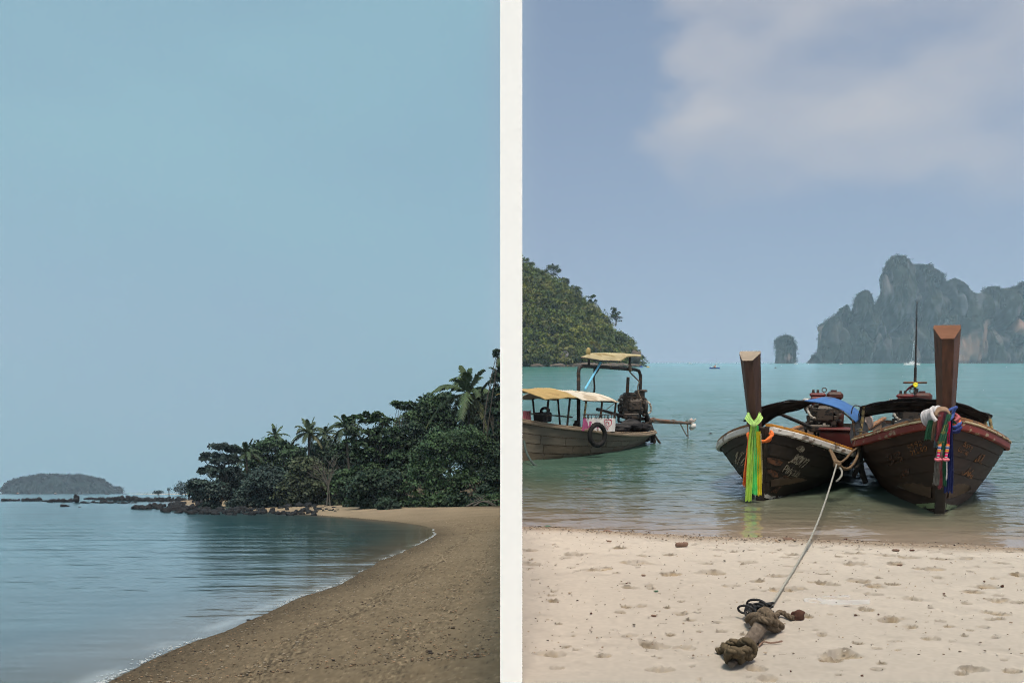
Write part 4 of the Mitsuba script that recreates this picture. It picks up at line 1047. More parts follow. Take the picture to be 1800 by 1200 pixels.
worn('khaki_tarp', (0.36, 0.31, 0.19), (0.26, 0.20, 0.10), 0.40, 3.0, 0.8, 0.15)
worn('blue_tarp', (0.045, 0.120, 0.300), (0.06, 0.09, 0.17), 0.36, 3.0, 0.75, 0.2)
worn('black_tarp', (0.020, 0.020, 0.023), (0.05, 0.048, 0.05), 0.5, 4.0, 0.8, 0.2)
worn('maroon_box', (0.10, 0.018, 0.018), (0.10, 0.03, 0.025), 0.4, 6.0)
mat('rubber', (0.018, 0.018, 0.019), 0.8, spec=0.2)
mat('white_float', proc(lambda p, n, uv: mix((0.45, 0.42, 0.40), (0.72, 0.70, 0.68), fbm(p.x * 14, p.y * 14, p.z * 14))), 0.5)
mat('pink_float', proc(lambda p, n, uv: mix((0.30, 0.22, 0.20), (0.55, 0.46, 0.43), fbm(p.x * 14, p.y * 14, p.z * 14))), 0.6)
mat('turquoise_plastic', (0.12, 0.50, 0.52), 0.4)
mat('clear_bag', (0.30, 0.30, 0.31), 0.35, spec=0.5)
mat('green_bag', (0.05, 0.12, 0.08), 0.5)
mat('lettering_cream', proc(lambda p, n, uv: mix((0.12, 0.09, 0.065), (0.36, 0.31, 0.23), smoothstep(0.36, 0.6, fbm(p.x * 30, p.y * 30, p.z * 30)))), 0.7)
mat('lettering_orange', proc(lambda p, n, uv: mix((0.055, 0.033, 0.02), (0.26, 0.10, 0.028), smoothstep(0.36, 0.6, fbm(p.x * 26, p.y * 26, p.z * 26)))), 0.7)
mat('lettering_faded', proc(lambda p, n, uv: mix((0.035, 0.022, 0.016), (0.11, 0.045, 0.022), smoothstep(0.36, 0.62, fbm(p.x * 26, p.y * 26, p.z * 26)))), 0.7)

class Hull:
    """a boat's shell: o the foot of the stem on the water, yaw how far its stern swings to the right of straight away"""
    def __init__(self, o, yaw, L, tab, rake=-0.30, over=0.25, mirror=1):
        self.o, self.yaw, self.L, self.rake, self.over = np.asarray(o, float), yaw, L, rake, over
        t = np.array(tab, float)
        self.fB, self.fG, self.fW, self.fK = [PchipInterpolator(t[:, 0], t[:, i]) for i in (1, 2, 3, 4)]

    def place(self, v):
        """(aft, to the viewer's right, up) -> right shore"""
        v = np.asarray(v, float); c, s = math.cos(self.yaw), math.sin(self.yaw)
        return np.stack([self.o[0] + v[..., 0] * s + v[..., 1] * c, self.o[1] + v[..., 0] * c - v[..., 1] * s, self.o[2] + v[..., 2]], -1)

    def world(self, v):
        return up_shore(self.place(v))

    def surf(self, t, u, side, off=0.0):
        """point of the shell: t from stem to stern, u from keel to gunwale"""
        t, u = np.broadcast_arrays(np.asarray(t, float), np.asarray(u, float))
        B, G, W, K = self.fB(t), self.fG(t), self.fW(t), self.fK(t)
        z = K + (G - K) * u
        u0 = np.clip(-K / (G - K), 0.02, 0.9)
        lowu = np.clip(u / u0, 0, 1); hiu = np.clip((u - u0) / (1 - u0), 0, 1)
        b = np.where(u < u0, 0.02 + (W - 0.02) * lowu ** 0.75, W + (B - W) * (1.25 * hiu - 0.25 * hiu ** 2))
        lead = self.rake * np.clip(z / self.fG(0.0), 0, 1.1) * (1 - np.clip(t / 0.5, 0, 1)) ** 2
        s = t * self.L + lead + self.over * np.clip(u, 0, 1) * np.clip((t - 0.8) / 0.2, 0, 1) * 0
        return np.stack([s, side * (b + off), z], -1)

    def strake(self, u0, u1, t0, t1, side, th=0.012, n=40, lap=0.0):
        t = np.linspace(t0, t1, n)
        rows = [self.surf(t, u0, side, -0.004), self.surf(t, u0, side, th + lap), self.surf(t, (u0 + u1) / 2, side, th + lap * 0.5), self.surf(t, u1, side, th), self.surf(t, u1, side, -0.004)]
        v = np.array(rows)
        f = grid_faces(len(rows), n)
        k = np.arange(len(rows) - 1)
        ends = []
        for e in (0, n - 1):
            for a in range(1, len(rows) - 1):
                ends.append([e, a * n + e, (a + 1) * n + e])
        return v.reshape(-1, 3), np.vstack([f, ends])

    def rail(self, t0, t1, side, w, h, off, up, n=50):
        """a band along the gunwale, w wide and h tall, its outer face off the shell"""
        t = np.linspace(t0, t1, n)
        g = self.surf(t, 1.0, side)
        out = np.array([0, side, 0.0]); z = np.array([0, 0, 1.0])
        c = min(w, h) * 0.22
        ring = [(off - w, up), (off - w, up + h - c), (off - w + c, up + h), (off - c, up + h), (off, up + h - c), (off, up + c), (off - c, up)]
        v = np.array([g + out * a + z * b for a, b in ring]).transpose(1, 0, 2)
        f = grid_faces(n, len(ring), True)
        m = len(ring)
        caps = [[0, i, i + 1] for i in range(1, m - 1)] + [[(n - 1) * m, (n - 1) * m + i + 1, (n - 1) * m + i] for i in range(1, m - 1)]
        return v.reshape(-1, 3), np.vstack([f, caps])

    def inner(self, t0, t1, n=40, inset=0.035, floor=0.12):
        t = np.linspace(t0, t1, n)
        us = [1.0, 0.8, 0.6]
        rows = []
        for side in (-1, 1):
            r = [self.surf(t, u, side, -inset) for u in us]
            e = r[-1].copy(); e[:, 2] = np.minimum(e[:, 2], floor + 0.05); e[:, 1] *= 0.9
            r.append(e)
            rows.append(r)
        v = np.array(rows[0] + rows[1][::-1])
        return v.reshape(-1, 3), grid_faces(len(v), n)

def build_hull(k, H, woods, planks, tmax=1.0, seam=0.006):
    """inner shell, strakes as planks, transom"""
    n = 44
    t = np.linspace(0, tmax, n)
    u = np.linspace(0, 1, 12)
    mb = MB()
    for side in (-1, 1):
        v = np.array([H.surf(t, q, side) for q in u])
        mb.add(v.reshape(-1, 3), grid_faces(len(u), n))
    a, b = np.array([H.surf(tmax, q, -1) for q in u]), np.array([H.surf(tmax, q, 1) for q in u])
    mb.add(np.vstack([a, b]), grid_faces(2, len(u)))
    put(k + '__hull', mb, woods, 35, xf=H.world)
    put(k + '__inner_planking', H.inner(0.02, tmax * 0.99), 'deck_wood', 35, xf=H.world)
    edges = planks
    for side in (-1, 1):
        for i, (u0, u1) in enumerate(zip(edges[:-1], edges[1:])):
            put(k + '__hull__plank', H.strake(u0 + seam, u1 - seam, 0.004, tmax, side, 0.010, lap=0.005), woods, 35, xf=H.world)

def stem_post(k, H, base, top, w0, w1, d0, d1, bsdf, endb, slant):
    """the tall bow post, widening upwards, its top cut aslant towards the viewer; base, top in the boat's axes"""
    base, top = np.asarray(base, float), np.asarray(top, float)
    n = 9
    mb = MB()
    rings = []
    for i in range(n):
        q = i / (n - 1)
        c = base + (top - base) * q
        w, d = w0 + (w1 - w0) * q ** 1.15, d0 + (d1 - d0) * q
        f = 0.47 * w
        fx = c[0] - d / 2; bx = c[0] + d / 2
        ring = np.array([[fx, -f / 2, 0], [fx, f / 2, 0], [bx - d * 0.22, w / 2, 0], [bx, w / 2 * 0.96, 0], [bx, -w / 2 * 0.96, 0], [bx - d * 0.22, -w / 2, 0]])
        ring[:, 1] += c[1]; ring[:, 2] += c[2]
        if i == n - 1:
            ring[:, 2] += (ring[:, 0] - bx) / d * slant
        rings.append(ring)
    v = np.array(rings); m = 6
    # doubled rings keep the edges crisp; small chips along the arrises
    mb.add(v.reshape(-1, 3), grid_faces(n, m, True)[:, ::-1])
    put(k + '__bow_post', mb, bsdf, False, xf=H.world)
    e = rings[-1]; ce = e.mean(0) + [0, 0, 0.004]
    rs = RS(4)
    sub = []
    for r in np.linspace(1, 0.15, 6):
        sub.append(ce + (e - ce) * r + (rs.normal(size=e.shape) * [0, 0, 0.003] if r < 1 else [0, 0, 0.001]))
    vv = np.vstack([np.array(sub).reshape(-1, 3), ce[None]])
    ff = np.vstack([grid_faces(6, m, True), [[30 + j, 30 + (j + 1) % 6, 36] for j in range(6)]])
    put(k + '__bow_post__end_face', (vv, ff), endb, 20, xf=H.world)

def px_of(w):
    w = np.asarray(w) - CAM
    r = w @ RX.T
    return np.stack([CX + F * r[..., 0] / r[..., 1], CY - F * r[..., 2] / r[..., 1]], -1)

def surface_text(k, H, mesh2, side, start, along, up, key, off=0.020):
    """lettering lying on the shell. mesh2 lies in the plane (x along the baseline, y up); start: the pixel where the baseline begins,
    along and up: how far one unit of x and of y reaches, in pixels; both are turned into steps along the planking"""
    tt, uu = np.meshgrid(np.linspace(0.004, 0.5, 300), np.linspace(0.12, 0.98, 160), indexing='ij')
    q = px_of(H.place(H.surf(tt, uu, side, off)))
    a, b = np.unravel_index(np.argmin(((q - np.asarray(start)) ** 2).sum(-1)), tt.shape)
    t0, u0 = tt[a, b], uu[a, b]
    e = 0.01
    P0 = lambda t, u: px_of(H.place(H.surf(t, u, side, off)))
    J = np.stack([(P0(t0 + e, u0) - P0(t0, u0)) / e, (P0(t0, u0 + e) - P0(t0, u0)) / e], 1)
    A = np.linalg.solve(J, np.array([along, up], float).T)
    v = np.array(mesh2.vertices)
    d = v[:, :2] @ A.T
    t, u = np.clip(t0 + d[:, 0], 0.003, 0.9), np.clip(u0 + d[:, 1], 0.02, 0.99)
    pts = H.surf(t, u, side, off); pts[:, 1] += v[:, 2] * side
    return put(k, (pts, np.array(mesh2.faces)), key, False, xf=H.world)

def strokes(lines, h, w=0.08):
    """hand-painted letters from polylines in units of their height"""
    ms = []
    for ln in lines:
        p = curve(np.c_[np.array(ln), np.zeros(len(ln))], 14) if len(ln) > 2 else np.c_[np.array(ln), [0, 0]]
        p = p[:, :2]
        g = shapely.LineString(p).buffer(w / 2, cap_style='round', quad_segs=3)
        for q in getattr(g, 'geoms', [g]):
            ms.append(trimesh.creation.extrude_polygon(q.simplify(0.012), 0.0025, engine='earcut'))
    return trimesh.util.concatenate(ms)

def lettering(text):
    """the word, one unit long and one unit tall"""
    m = meshkit.text_mesh(text, 1.0, 0.0025)
    v = np.array(m.vertices)
    v[:, 0] = (v[:, 0] - v[:, 0].min()) / np.ptp(v[:, 0])
    return trimesh.Trimesh(v, m.faces, process=False)

# ---- ribbons and sashes
def ribbon(path, width, folds=3, depth=0.02, seed=0, spread=1.0, twist=0.0, axis=None):
    """a hanging strip of cloth with lengthwise folds; path in right-shore coordinates"""
    rs = RS(seed)
    p = curve(path, 26)
    folds += 1; depth *= 1.25
    n, m = len(p), 6 * folds + 1
    u = np.linspace(-0.5, 0.5, m)
    side = np.array([1.0, 0, 0]) if axis is None else np.asarray(axis, float)
    outw = np.array([0, -1.0, 0])
    ph = rs.uniform(0, 6.28)
    V = []
    for i in range(n):
        q = i / (n - 1)
        w = width * (1 + (spread - 1) * q) * (1 + 0.06 * math.sin(5 * q + ph))
        a = twist * math.sin(3 * q + ph)
        s_ = side * math.cos(a) + outw * math.sin(a)
        o_ = -side * math.sin(a) + outw * math.cos(a)
        fold = depth * np.sin(u * 2 * np.pi * folds + ph + 1.2 * q) * (1 + 0.3 * np.sin(u * 9 + 4 * q))
        V.append(p[i] + np.outer(u * w, s_) + np.outer(fold, o_))
    V = np.array(V)
    # frayed, uneven lower end
    V[-4:, :, 2] -= (np.array([0.1, 0.3, 0.6, 1.0])[:, None] * 0.035 * rs.rand(m)[None])
    # a second skin a little behind gives the cloth its thickness
    W = V - outw * 0.004
    f = grid_faces(n, m)
    return np.vstack([V.reshape(-1, 3), W.reshape(-1, 3)]), np.vstack([f, f[:, ::-1] + n * m])

def cloth(key, c, vary=0.42, rough=0.75):
    c = np.array(c)
    mat(key, proc(lambda p, n, uv: mix((c * (1 - vary)).tolist(), np.minimum(c * (1 + vary), 0.95).tolist(), fbm(p.x * 30, p.y * 30, p.z * 7, 4))), 0.9, spec=0.1, sheen=0.15)
    return key

# ---- the engine that every longtail boat carries
def engine(label, H, at, scale, turn, shaft_to, bar_to, parts, seed, prop=True, group=None):
    """at: centre of the crankcase in the boat's axes; shaft_to, bar_to: ends in the boat's axes"""
    rs = RS(seed)
    k = thing('boat_engine', label, 'engine', group)
    at = np.asarray(at, float); S = scale
    c, s = math.cos(turn), math.sin(turn)
    R = np.array([[c, -s, 0], [s, c, 0], [0, 0, 1.0]])
    P = lambda x, y, z: at + R @ (np.array([x, y, z]) * S)
    def bx(mb, p, q, ch=0.012):
        mb.box(P(*p), np.array(q) * S, R, ch * S)
    mb = MB()
    bx(mb, (0, 0, 0), (0.44, 0.42, 0.34), 0.03); bx(mb, (-0.05, -0.05, -0.2), (0.5, 0.34, 0.12), 0.02); bx(mb, (-0.24, 0.02, 0.03), (0.12, 0.26, 0.22), 0.02)
    for i in range(46):
        p = rs.uniform(-1, 1, 3) * [0.25, 0.22, 0.19]
        p[rs.randint(2)] = rs.choice([-1, 1]) * rs.uniform(0.22, 0.26)
        if rs.rand() < 0.5:
            bx(mb, p, rs.uniform(0.03, 0.10, 3), 0.006)
        else:
            mb.lathe([(0, -0.03 * S), (rs.uniform(0.015, 0.05) * S,) * 1 + (-0.03 * S,), (rs.uniform(0.015, 0.045) * S, 0.03 * S), (0, 0.03 * S)], P(*p), R @ np.array([rs.choice([0, 1]), 1.0 * rs.choice([0, 1]) + 0.01, 0.05]), 10)
    for i in range(9):
        a, b = rs.uniform(-1, 1, 3) * [0.26, 0.25, 0.2], rs.uniform(-1, 1, 3) * [0.26, 0.25, 0.2]
        m_ = (a + b) / 2 * 1.45
        mb.tube(curve([P(*a), P(*m_), P(*b)], 9), 0.010 * S, 5)
    put(k + '__crankcase', mb, 'engine_iron', 30, xf=H.world)
    mb = MB(); mb.lathe([(0, -0.05 * S), (0.17 * S, -0.05 * S), (0.20 * S, -0.03 * S), (0.20 * S, 0.03 * S), (0.17 * S, 0.05 * S), (0.15 * S, 0.03 * S), (0.06 * S, 0.035 * S), (0, 0.05 * S)], P(0.02, 0.27, -0.02), R @ np.array([0.0, 1, 0]), 26)
    put(k + '__flywheel', mb, 'engine_red_brown' if 'cover' in parts else 'engine_iron', 30, xf=H.world)
    if 'cover' in parts:
        mb = MB(); bx(mb, (-0.03, -0.06, 0.24), (0.36, 0.30, 0.14), 0.025); bx(mb, (0.0, -0.1, 0.335), (0.30, 0.26, 0.06), 0.025)
        put(k + '__cylinder_cover', mb, 'engine_red', 30, xf=H.world)
        mb = MB(); bx(mb, (0.03, 0.17, 0.32), (0.30, 0.26, 0.13), 0.04); mb.lathe([(0, 0), (0.05 * S, 0), (0.05 * S, 0.03 * S), (0, 0.03 * S)], P(0.03, 0.15, 0.385), (0, 0, 1), 14)
        put(k + '__fuel_tank', mb, 'engine_red_brown', 30, xf=H.world)
        mb = MB()
        for q in (-0.17, -0.10):
            mb.lathe([(0, 0), (0.022 * S, 0), (0.022 * S, 0.05 * S), (0, 0.06 * S)], P(-0.05, q, 0.365), (0, 0, 1), 10)
        a = np.linspace(0, 2 * np.pi, 19)
        mb.tube(np.array([P(-0.02, 0.0 + 0.035 * math.cos(x), 0.415 + 0.035 * math.sin(x)) for x in a]), 0.008 * S, 6, cap=False)
        put(k + '__lifting_eye', mb, 'engine_iron', 30, xf=H.world)
        mb = MB(); mb.lathe([(0, -0.07 * S), (0.065 * S, -0.07 * S), (0.07 * S, -0.05 * S), (0.06 * S, -0.045 * S), (0.07 * S, -0.04 * S), (0.06 * S, -0.01 * S), (0.07 * S, 0.0), (0.07 * S, 0.05 * S), (0.055 * S, 0.07 * S), (0, 0.07 * S)], P(-0.18, -0.27, 0.21), (0, 0, 1), 18)
        put(k + '__air_filter', mb, 'engine_bright', 30, xf=H.world)
        mb = MB()
        for i in range(16):
            p = rs.uniform(-1, 1, 3) * [0.24, 0.24, 0.16]; p[0] = -0.25 - 0.02 * rs.rand()
            bx(mb, p, rs.uniform(0.015, 0.05, 3), 0.004)
        mb.tube(curve([P(-0.24, -0.26, 0.12), P(-0.27, -0.2, 0.0), P(-0.25, -0.1, -0.06)], 9), 0.02 * S, 7)
        put(k + '__fitting', mb, 'engine_bright', 30, xf=H.world, kind='stuff')
    if 'pipe' in parts:
        mb = MB(); mb.tube([P(-0.05, -0.12, 0.15), P(-0.05, -0.10, 0.62)], 0.035 * S, 10); put(k + '__exhaust_pipe', mb, 'rusty_pole', 30, xf=H.world)
        mb = MB(); bx(mb, (0.0, -0.06, 0.22), (0.34, 0.26, 0.14), 0.03); bx(mb, (0.02, 0.16, 0.24), (0.26, 0.20, 0.20), 0.03); bx(mb, (0.0, 0.22, 0.33), (0.3, 0.16, 0.05), 0.01); bx(mb, (-0.1, -0.2, 0.15), (0.2, 0.14, 0.2), 0.03); put(k + '__cylinder_cover', mb, 'engine_iron', 30, xf=H.world)
        mb = MB(); mb.tube(curve([P(0.2, 0.28, 0.12), P(0.1, 0.40, 0.05), P(0.1, 0.42, -0.12), P(0.05, 0.30, -0.16)], 12), 0.02 * S, 7); put(k + '__pipe', mb, 'engine_bright', 30, xf=H.world); mb = MB(); mb.tube(curve([P(-0.25, -0.24, 0.24), P(-0.25, -0.30, 0.2), P(-0.25, -0.24, 0.14)], 9), 0.014 * S, 6)
        put(k + '__fitting', mb, 'engine_bright', 30, xf=H.world)
    # cradle, swivel post, tiller bar, shaft
    mb = MB()
    sh, ba = np.asarray(shaft_to, float), np.asarray(bar_to, float)
    d = (sh - ba); d /= np.linalg.norm(d)
    lat = np.cross(d, [0, 0, 1.0]); lat /= np.linalg.norm(lat)
    root = at + np.array([0, 0, -0.24 * S])
    for e in (-0.14, 0.14):
        mb.bar(root - d * 0.34 * S + lat * e * S, root + d * 0.42 * S + lat * e * S, 0.06 * S, 0.05 * S, 0.006)
        mb.bar(root - d * 0.30 * S + lat * e * S - [0, 0, 0.12 * S], root + d * 0.36 * S + lat * e * S - [0, 0, 0.10 * S], 0.05 * S, 0.04 * S, 0.006)
    for q in (-0.3, 0.0, 0.34):
        mb.bar(root + d * q * S - lat * 0.17 * S, root + d * q * S + lat * 0.17 * S, 0.05 * S, 0.05 * S, 0.006)
        mb.bar(root + d * q * S - lat * 0.14 * S, root + d * q * S - lat * 0.14 * S - [0, 0, 0.11 * S], 0.04 * S, 0.04 * S)
        mb.bar(root + d * q * S + lat * 0.14 * S, root + d * q * S + lat * 0.14 * S - [0, 0, 0.11 * S], 0.04 * S, 0.04 * S)
    put(k + '__cradle', mb, 'dark_pole', 30, xf=H.world)
    mb = MB(); mb.tube([root - d * 0.3 * S, ba], [0.03 * S, 0.028 * S], 8); mb.tube([ba, ba - d * 0.08], 0.036 * S, 8)
    put(k + '__tiller_bar', mb, 'dark_pole', 40, xf=H.world)
    foot = root.copy(); foot[2] = 0.12
    mb = MB(); mb.lathe([(0.0, 0), (0.16 * S, 0), (0.13 * S, 0.12 * S), (0.08 * S, 0.2 * S), (0.07 * S, root[2] - foot[2] - 0.1 * S), (0.11 * S, root[2] - foot[2] - 0.08 * S), (0, root[2] - foot[2])], foot, (0, 0, 1), 16)
    put(k + '__swivel_post', mb, 'dark_pole', 30, xf=H.world)
    mb = MB(); mb.tube([root + d * 0.3 * S, sh], [0.045 * S, 0.03 * S], 10); mb.tube([root + d * 0.4 * S - [0, 0, 0.07 * S], sh - d * 0.1 - [0, 0, 0.02]], 0.015 * S, 6)
    for q in (0.35, 0.7):
        e = root + (sh - root) * q; mb.tube([e - d * 0.03, e + d * 0.03], 0.055 * S, 10)
    put(k + '__propeller_shaft', mb, 'steel_shaft', 40, xf=H.world)
    if prop:
        mb = MB(); mb.tube([sh, sh + d * 0.12], [0.04, 0.02], 10)
        for a in (0.3, 2.4, 4.5):
            r = lat * math.cos(a) + np.cross(lat, d) * math.sin(a)
            q = np.cross(d, r)
            pts = np.array([sh + d * 0.05 + r * 0.03, sh + d * 0.09 + r * 0.08 + q * 0.05, sh + d * 0.06 + r * 0.15 + q * 0.03, sh + d * 0.03 + r * 0.16 - q * 0.02, sh + d * 0.01 + r * 0.09 - q * 0.05])
            v = np.vstack([pts, pts + d * 0.008]); f = [[0, 1, 2], [0, 2, 3], [0, 3, 4], [5, 7, 6], [5, 8, 7], [5, 9, 8]] + [[i, (i + 1) % 5, 5 + i] for i in range(5)] + [[(i + 1) % 5, 5 + (i + 1) % 5, 5 + i] for i in range(5)]
            mb.add(v, f)
        put(k + '__propeller', mb, 'engine_bright', False, xf=H.world)
        mb = MB(); e = sh - d * 0.12; mb.tube([e, e + [0, 0, -0.34] + d * 0.05], 0.014, 6); mb.tube([e - d * 0.35, e + [0, 0, -0.30]], 0.012, 6)
        put(k + '__skeg', mb, 'steel_shaft', 40, xf=H.world)
    return k

def arch_sheet(s0, s1, b0, b1, zf, n=14, m=26, th=0.012, seed=0, droop=0.02, ragged=0.0):
    """a canopy sheet over the boat; zf(s, b) its height"""
    s, b = np.meshgrid(np.linspace(s0, s1, n), np.linspace(b0, b1, m), indexing='ij')
    rs_ = meshkit.fbm(np.stack([s * 3, b * 3, s * 0 + seed], -1), 3, seed=seed) - 0.5
    z = zf(s, b) + droop * rs_ * 2
    if ragged:
        s = s.copy(); s[0] += ragged * (meshkit.fbm(np.stack([b[0] * 5, b[0] * 0, b[0] * 0], -1), 3, seed=seed + 1) - 0.5)
    V = np.stack([s, b, z], -1); W = V - [0, 0, th]
    f = grid_faces(n, m)
    k = n * m
    rim = np.r_[np.arange(m), np.arange(1, n) * m + m - 1, (n - 1) * m + np.arange(m - 2, -1, -1), np.arange(n - 2, 0, -1) * m]
    q = np.roll(rim, -1)
    return np.vstack([V.reshape(-1, 3), W.reshape(-1, 3)]), np.vstack([f, f[:, ::-1] + k, np.stack([rim, q, q + k], 1), np.stack([rim, q + k, rim + k], 1)])

# ================================================================== middle boat, bow to the viewer, stern to the right
HA = Hull(right_on(1336, 880, 0.0), math.radians(24), 7.6,
          [(0, 0.05, 0.93, 0.02, -0.10), (0.04, 0.36, 0.83, 0.10, -0.16), (0.10, 0.62, 0.70, 0.22, -0.2), (0.18, 0.82, 0.565, 0.36, -0.25), (0.26, 0.89, 0.48, 0.45, -0.28), (0.36, 0.90, 0.43, 0.5, -0.3), (0.55, 0.85, 0.42, 0.48, -0.3), (0.78, 0.66, 0.46, 0.35, -0.25), (1, 0.42, 0.55, 0.2, -0.15)], rake=-0.12)
kA = thing('longtail_boat', 'dark wooden longtail boat with white and orange gunwale and lime sashes on its bow post', 'boat', 'longtail boats moored at the right beach')
build_hull(kA, HA, 'black_hull_wood', [0.17, 0.34, 0.50, 0.66, 0.82, 0.955])
for sd in (-1, 1):
    put(kA + '__gunwale', HA.rail(0.006, 0.99, sd, 0.05, 0.075, 0.045, -0.065), 'worn_white', 30, xf=HA.world)
    put(kA + '__rail_cap', HA.rail(0.006, 0.99, sd, 0.085, 0.032, 0.030, 0.013), 'worn_orange' if sd > 0 else 'worn_brown', 30, xf=HA.world)
    v, f = HA.strake(0.145, 0.195, 0.004, 0.22, sd, 0.015, 20)
    put(kA + '__boot_stripe', (v, f), 'stripe_white', 30, xf=HA.world)
mb = MB(); g0 = HA.surf(0, 1.0, 1)
mb.bar([0.02, 0, -0.12], [g0[0] + 0.05, 0, 0.92], 0.042, 0.10, 0.012); put(kA + '__stem', mb, 'black_hull_wood', False, xf=HA.world)
stem_post(kA, HA, (-0.07, -0.075, 0.84), (-0.22, -0.145, 1.835), 0.155, 0.255, 0.14, 0.17, 'brown_post_wood', 'end_grain', 0.115)
mb = MB()
for i, q in enumerate(np.linspace(0.09, 0.16, 3)):
    g = HA.surf(q, 0.96, 1); mb.bar([g[0], -abs(g[1]) + 0.03, g[2] - 0.02], [g[0], abs(g[1]) - 0.03, g[2] - 0.02], 0.17, 0.03)
put(kA + '__foredeck', mb, 'deck_wood', False, xf=HA.world)
smooth01 = lambda q: np.clip(q, 0, 1) ** 2 * (3 - 2 * np.clip(q, 0, 1))
zA = lambda s, b: 1.15 - 0.30 * (b / 0.78) ** 2 * (0.72 + 0.28 * np.clip(np.abs(b) / 0.78, 0, 1) ** 4) - (0.16 * smooth01((0.25 - b) / 0.5) - 0.02) * (s - 3)
put(kA + '__canopy', arch_sheet(3.0, 4.25, 0.06, 0.80, zA, seed=3), 'blue_tarp', 50, xf=HA.world, label='bright blue half of the arched canopy')
put(kA + '__canopy', arch_sheet(2.95, 4.3, -0.82, 0.06, zA, seed=5, droop=0.04, ragged=0.5), 'black_tarp', 50, xf=HA.world, label='dark ragged half of the arched canopy')
for (s_, b_) in [(3.02, 0.76), (3.7, 0.78), (4.2, 0.77), (3.05, -0.76), (3.5, -0.78), (4.2, -0.76)]:
    t_ = s_ / HA.L; g = HA.surf(t_, 1.0, np.sign(b_))
    mb = MB(); mb.tube([[s_, g[1] * 0.94, g[2] - 0.1], [s_, b_, float(zA(s_, b_)) - 0.01]], 0.018, 7)
    put(kA + '__canopy_post', mb, 'rusty_pole', 40, xf=HA.world)
mb = MB()
for sd in (-1, 1):
    mb.tube([[3.0, 0.77 * sd, float(zA(3.0, 0.77)) - 0.03], [4.25, 0.77 * sd, float(zA(3.0, 0.77)) - 0.03]], 0.014, 6)
bb = np.linspace(-0.79, 0.79, 20)
for s_ in (3.02, 4.22):
    mb.tube(np.stack([bb * 0 + s_, bb, zA(s_, bb) - 0.025], 1), 0.013, 6)
mb.tube([[3.05, -0.76, 0.80], [4.2, -0.76, 0.80]], 0.016, 6)
put(kA + '__canopy_frame', mb, 'dark_pole', 40, xf=HA.world)
mb = MB(); mb.tube(curve([[3.5, -0.72, 0.84], [3.5, -0.66, 0.70], [3.52, -0.70, 0.50], [3.5, -0.68, 0.45]], 12), [0.05, 0.055, 0.05, 0.045, 0.04, 0.04, 0.04, 0.035, 0.03, 0.03, 0.03, 0.02], 7)
put(thing('black_cloth', 'black cloth bundle hanging from the left rail of the lime sash boat', 'cloth'), mb, 'black_tarp', 40, xf=HA.world)
engine('red topped longtail engine behind the blue canopy', HA, (5.1, 0.08, 0.82), 1.02, math.radians(-8), (7.7, 0.72, 0.40), (4.45, -0.52, 0.86), ('cover',), 5)
mb = MB(); mb.box([4.75, 0.36, 0.43], (0.50, 0.52, 0.34), ch=0.015); mb.box([4.75, 0.36, 0.62], (0.54, 0.56, 0.03), ch=0.008)
put(thing('storage_box', 'maroon red box standing in the boat under the red topped engine', 'box'), mb, 'maroon_box', False, xf=HA.world)
mb = MB(); m = trimesh.creation.icosphere(3, 1.0); v = np.array(m.vertices); v = np.sign(v) * np.abs(v) ** 0.7; mb.add(v * [0.09, 0.13, 0.20] * (1 + 0.2 * (meshkit.noise(v * 3, seed=4) - 0.5))[:, None] + [3.62, 0.80, 0.62], m.faces)
mb.tube([[3.62, 0.79, 0.80], [3.62, 0.79, 0.88]], 0.01, 5)
put(thing('plastic_bag', 'grey translucent plastic bag hanging from the right post of the blue canopy', 'bag'), mb, 'clear_bag', 40, xf=HA.world)
mb = MB(); mb.lathe([(0, -0.17), (0.10, -0.165), (0.165, -0.10), (0.175, 0), (0.165, 0.10), (0.10, 0.165), (0, 0.17)], [4.75, 0.86, 0.42], (0.3, 1, 0.1), 24)
for q in (-0.05, 0.05):
    a = np.linspace(0, 2 * np.pi, 25)
    fr_ = frame((0.3, 1, 0.1)); mb.tube(np.array([np.array([4.75, 0.86, 0.42]) + fr_[0] * q + 0.178 * (math.cos(x) * fr_[1] + math.sin(x) * fr_[2]) for x in a]), 0.008, 5, cap=False)
put(thing('water_drum', 'round turquoise plastic drum at the right gunwale of the lime sash boat', 'drum'), mb, 'turquoise_plastic', 40, xf=HA.world)
mb = MB(); o_ = np.array([5.6, 0.72, 0.70]); mb.lathe([(0, -0.015), (0.15, -0.015), (0.16, 0), (0.15, 0.015), (0, 0.015)], o_, (0.75, 0.55, 0.1), 22); mb.lathe([(0, -0.04), (0.03, -0.04), (0.03, 0.04), (0, 0.04)], o_, (0.75, 0.55, 0.1), 10)
put(thing('propeller_guard', 'dull round disc on the raised tail end beside the turquoise drum', 'disc'), mb, 'pink_float', 30, xf=HA.world)
# lettering on the bow
TH = [[(0.0, -0.12), (0.10, 0.05), (0.20, 0.55), (0.16, 0.86), (0.26, 0.98), (0.33, 0.80)], [(0.33, 0.8), (0.26, 0.35), (0.24, 0.02)], [(0.24, 0.02), (0.42, 0.55), (0.50, 0.96)], [(0.50, 0.96), (0.47, 0.5), (0.44, 0.05), (0.62, 0.5), (0.72, 0.98)],
      [(0.72, 0.98), (0.60, 0.75), (0.70, 0.5), (0.80, 0.75), (0.72, 0.98)], [(0.70, 0.5), (0.64, 0.1), (0.74, 0.0), (0.88, 0.4), (1.0, 0.95)], [(0.88, 0.9), (0.84, 0.1)], [(1.0, 0.95), (0.98, 0.4), (0.95, 0.0)], [(1.02, 0.72), (1.12, 0.98), (1.24, 0.86), (1.22, 0.35), (1.16, -0.04)],
      [(1.34, 0.74), (1.44, 0.98), (1.56, 0.86), (1.52, 0.35), (1.46, -0.04)]]
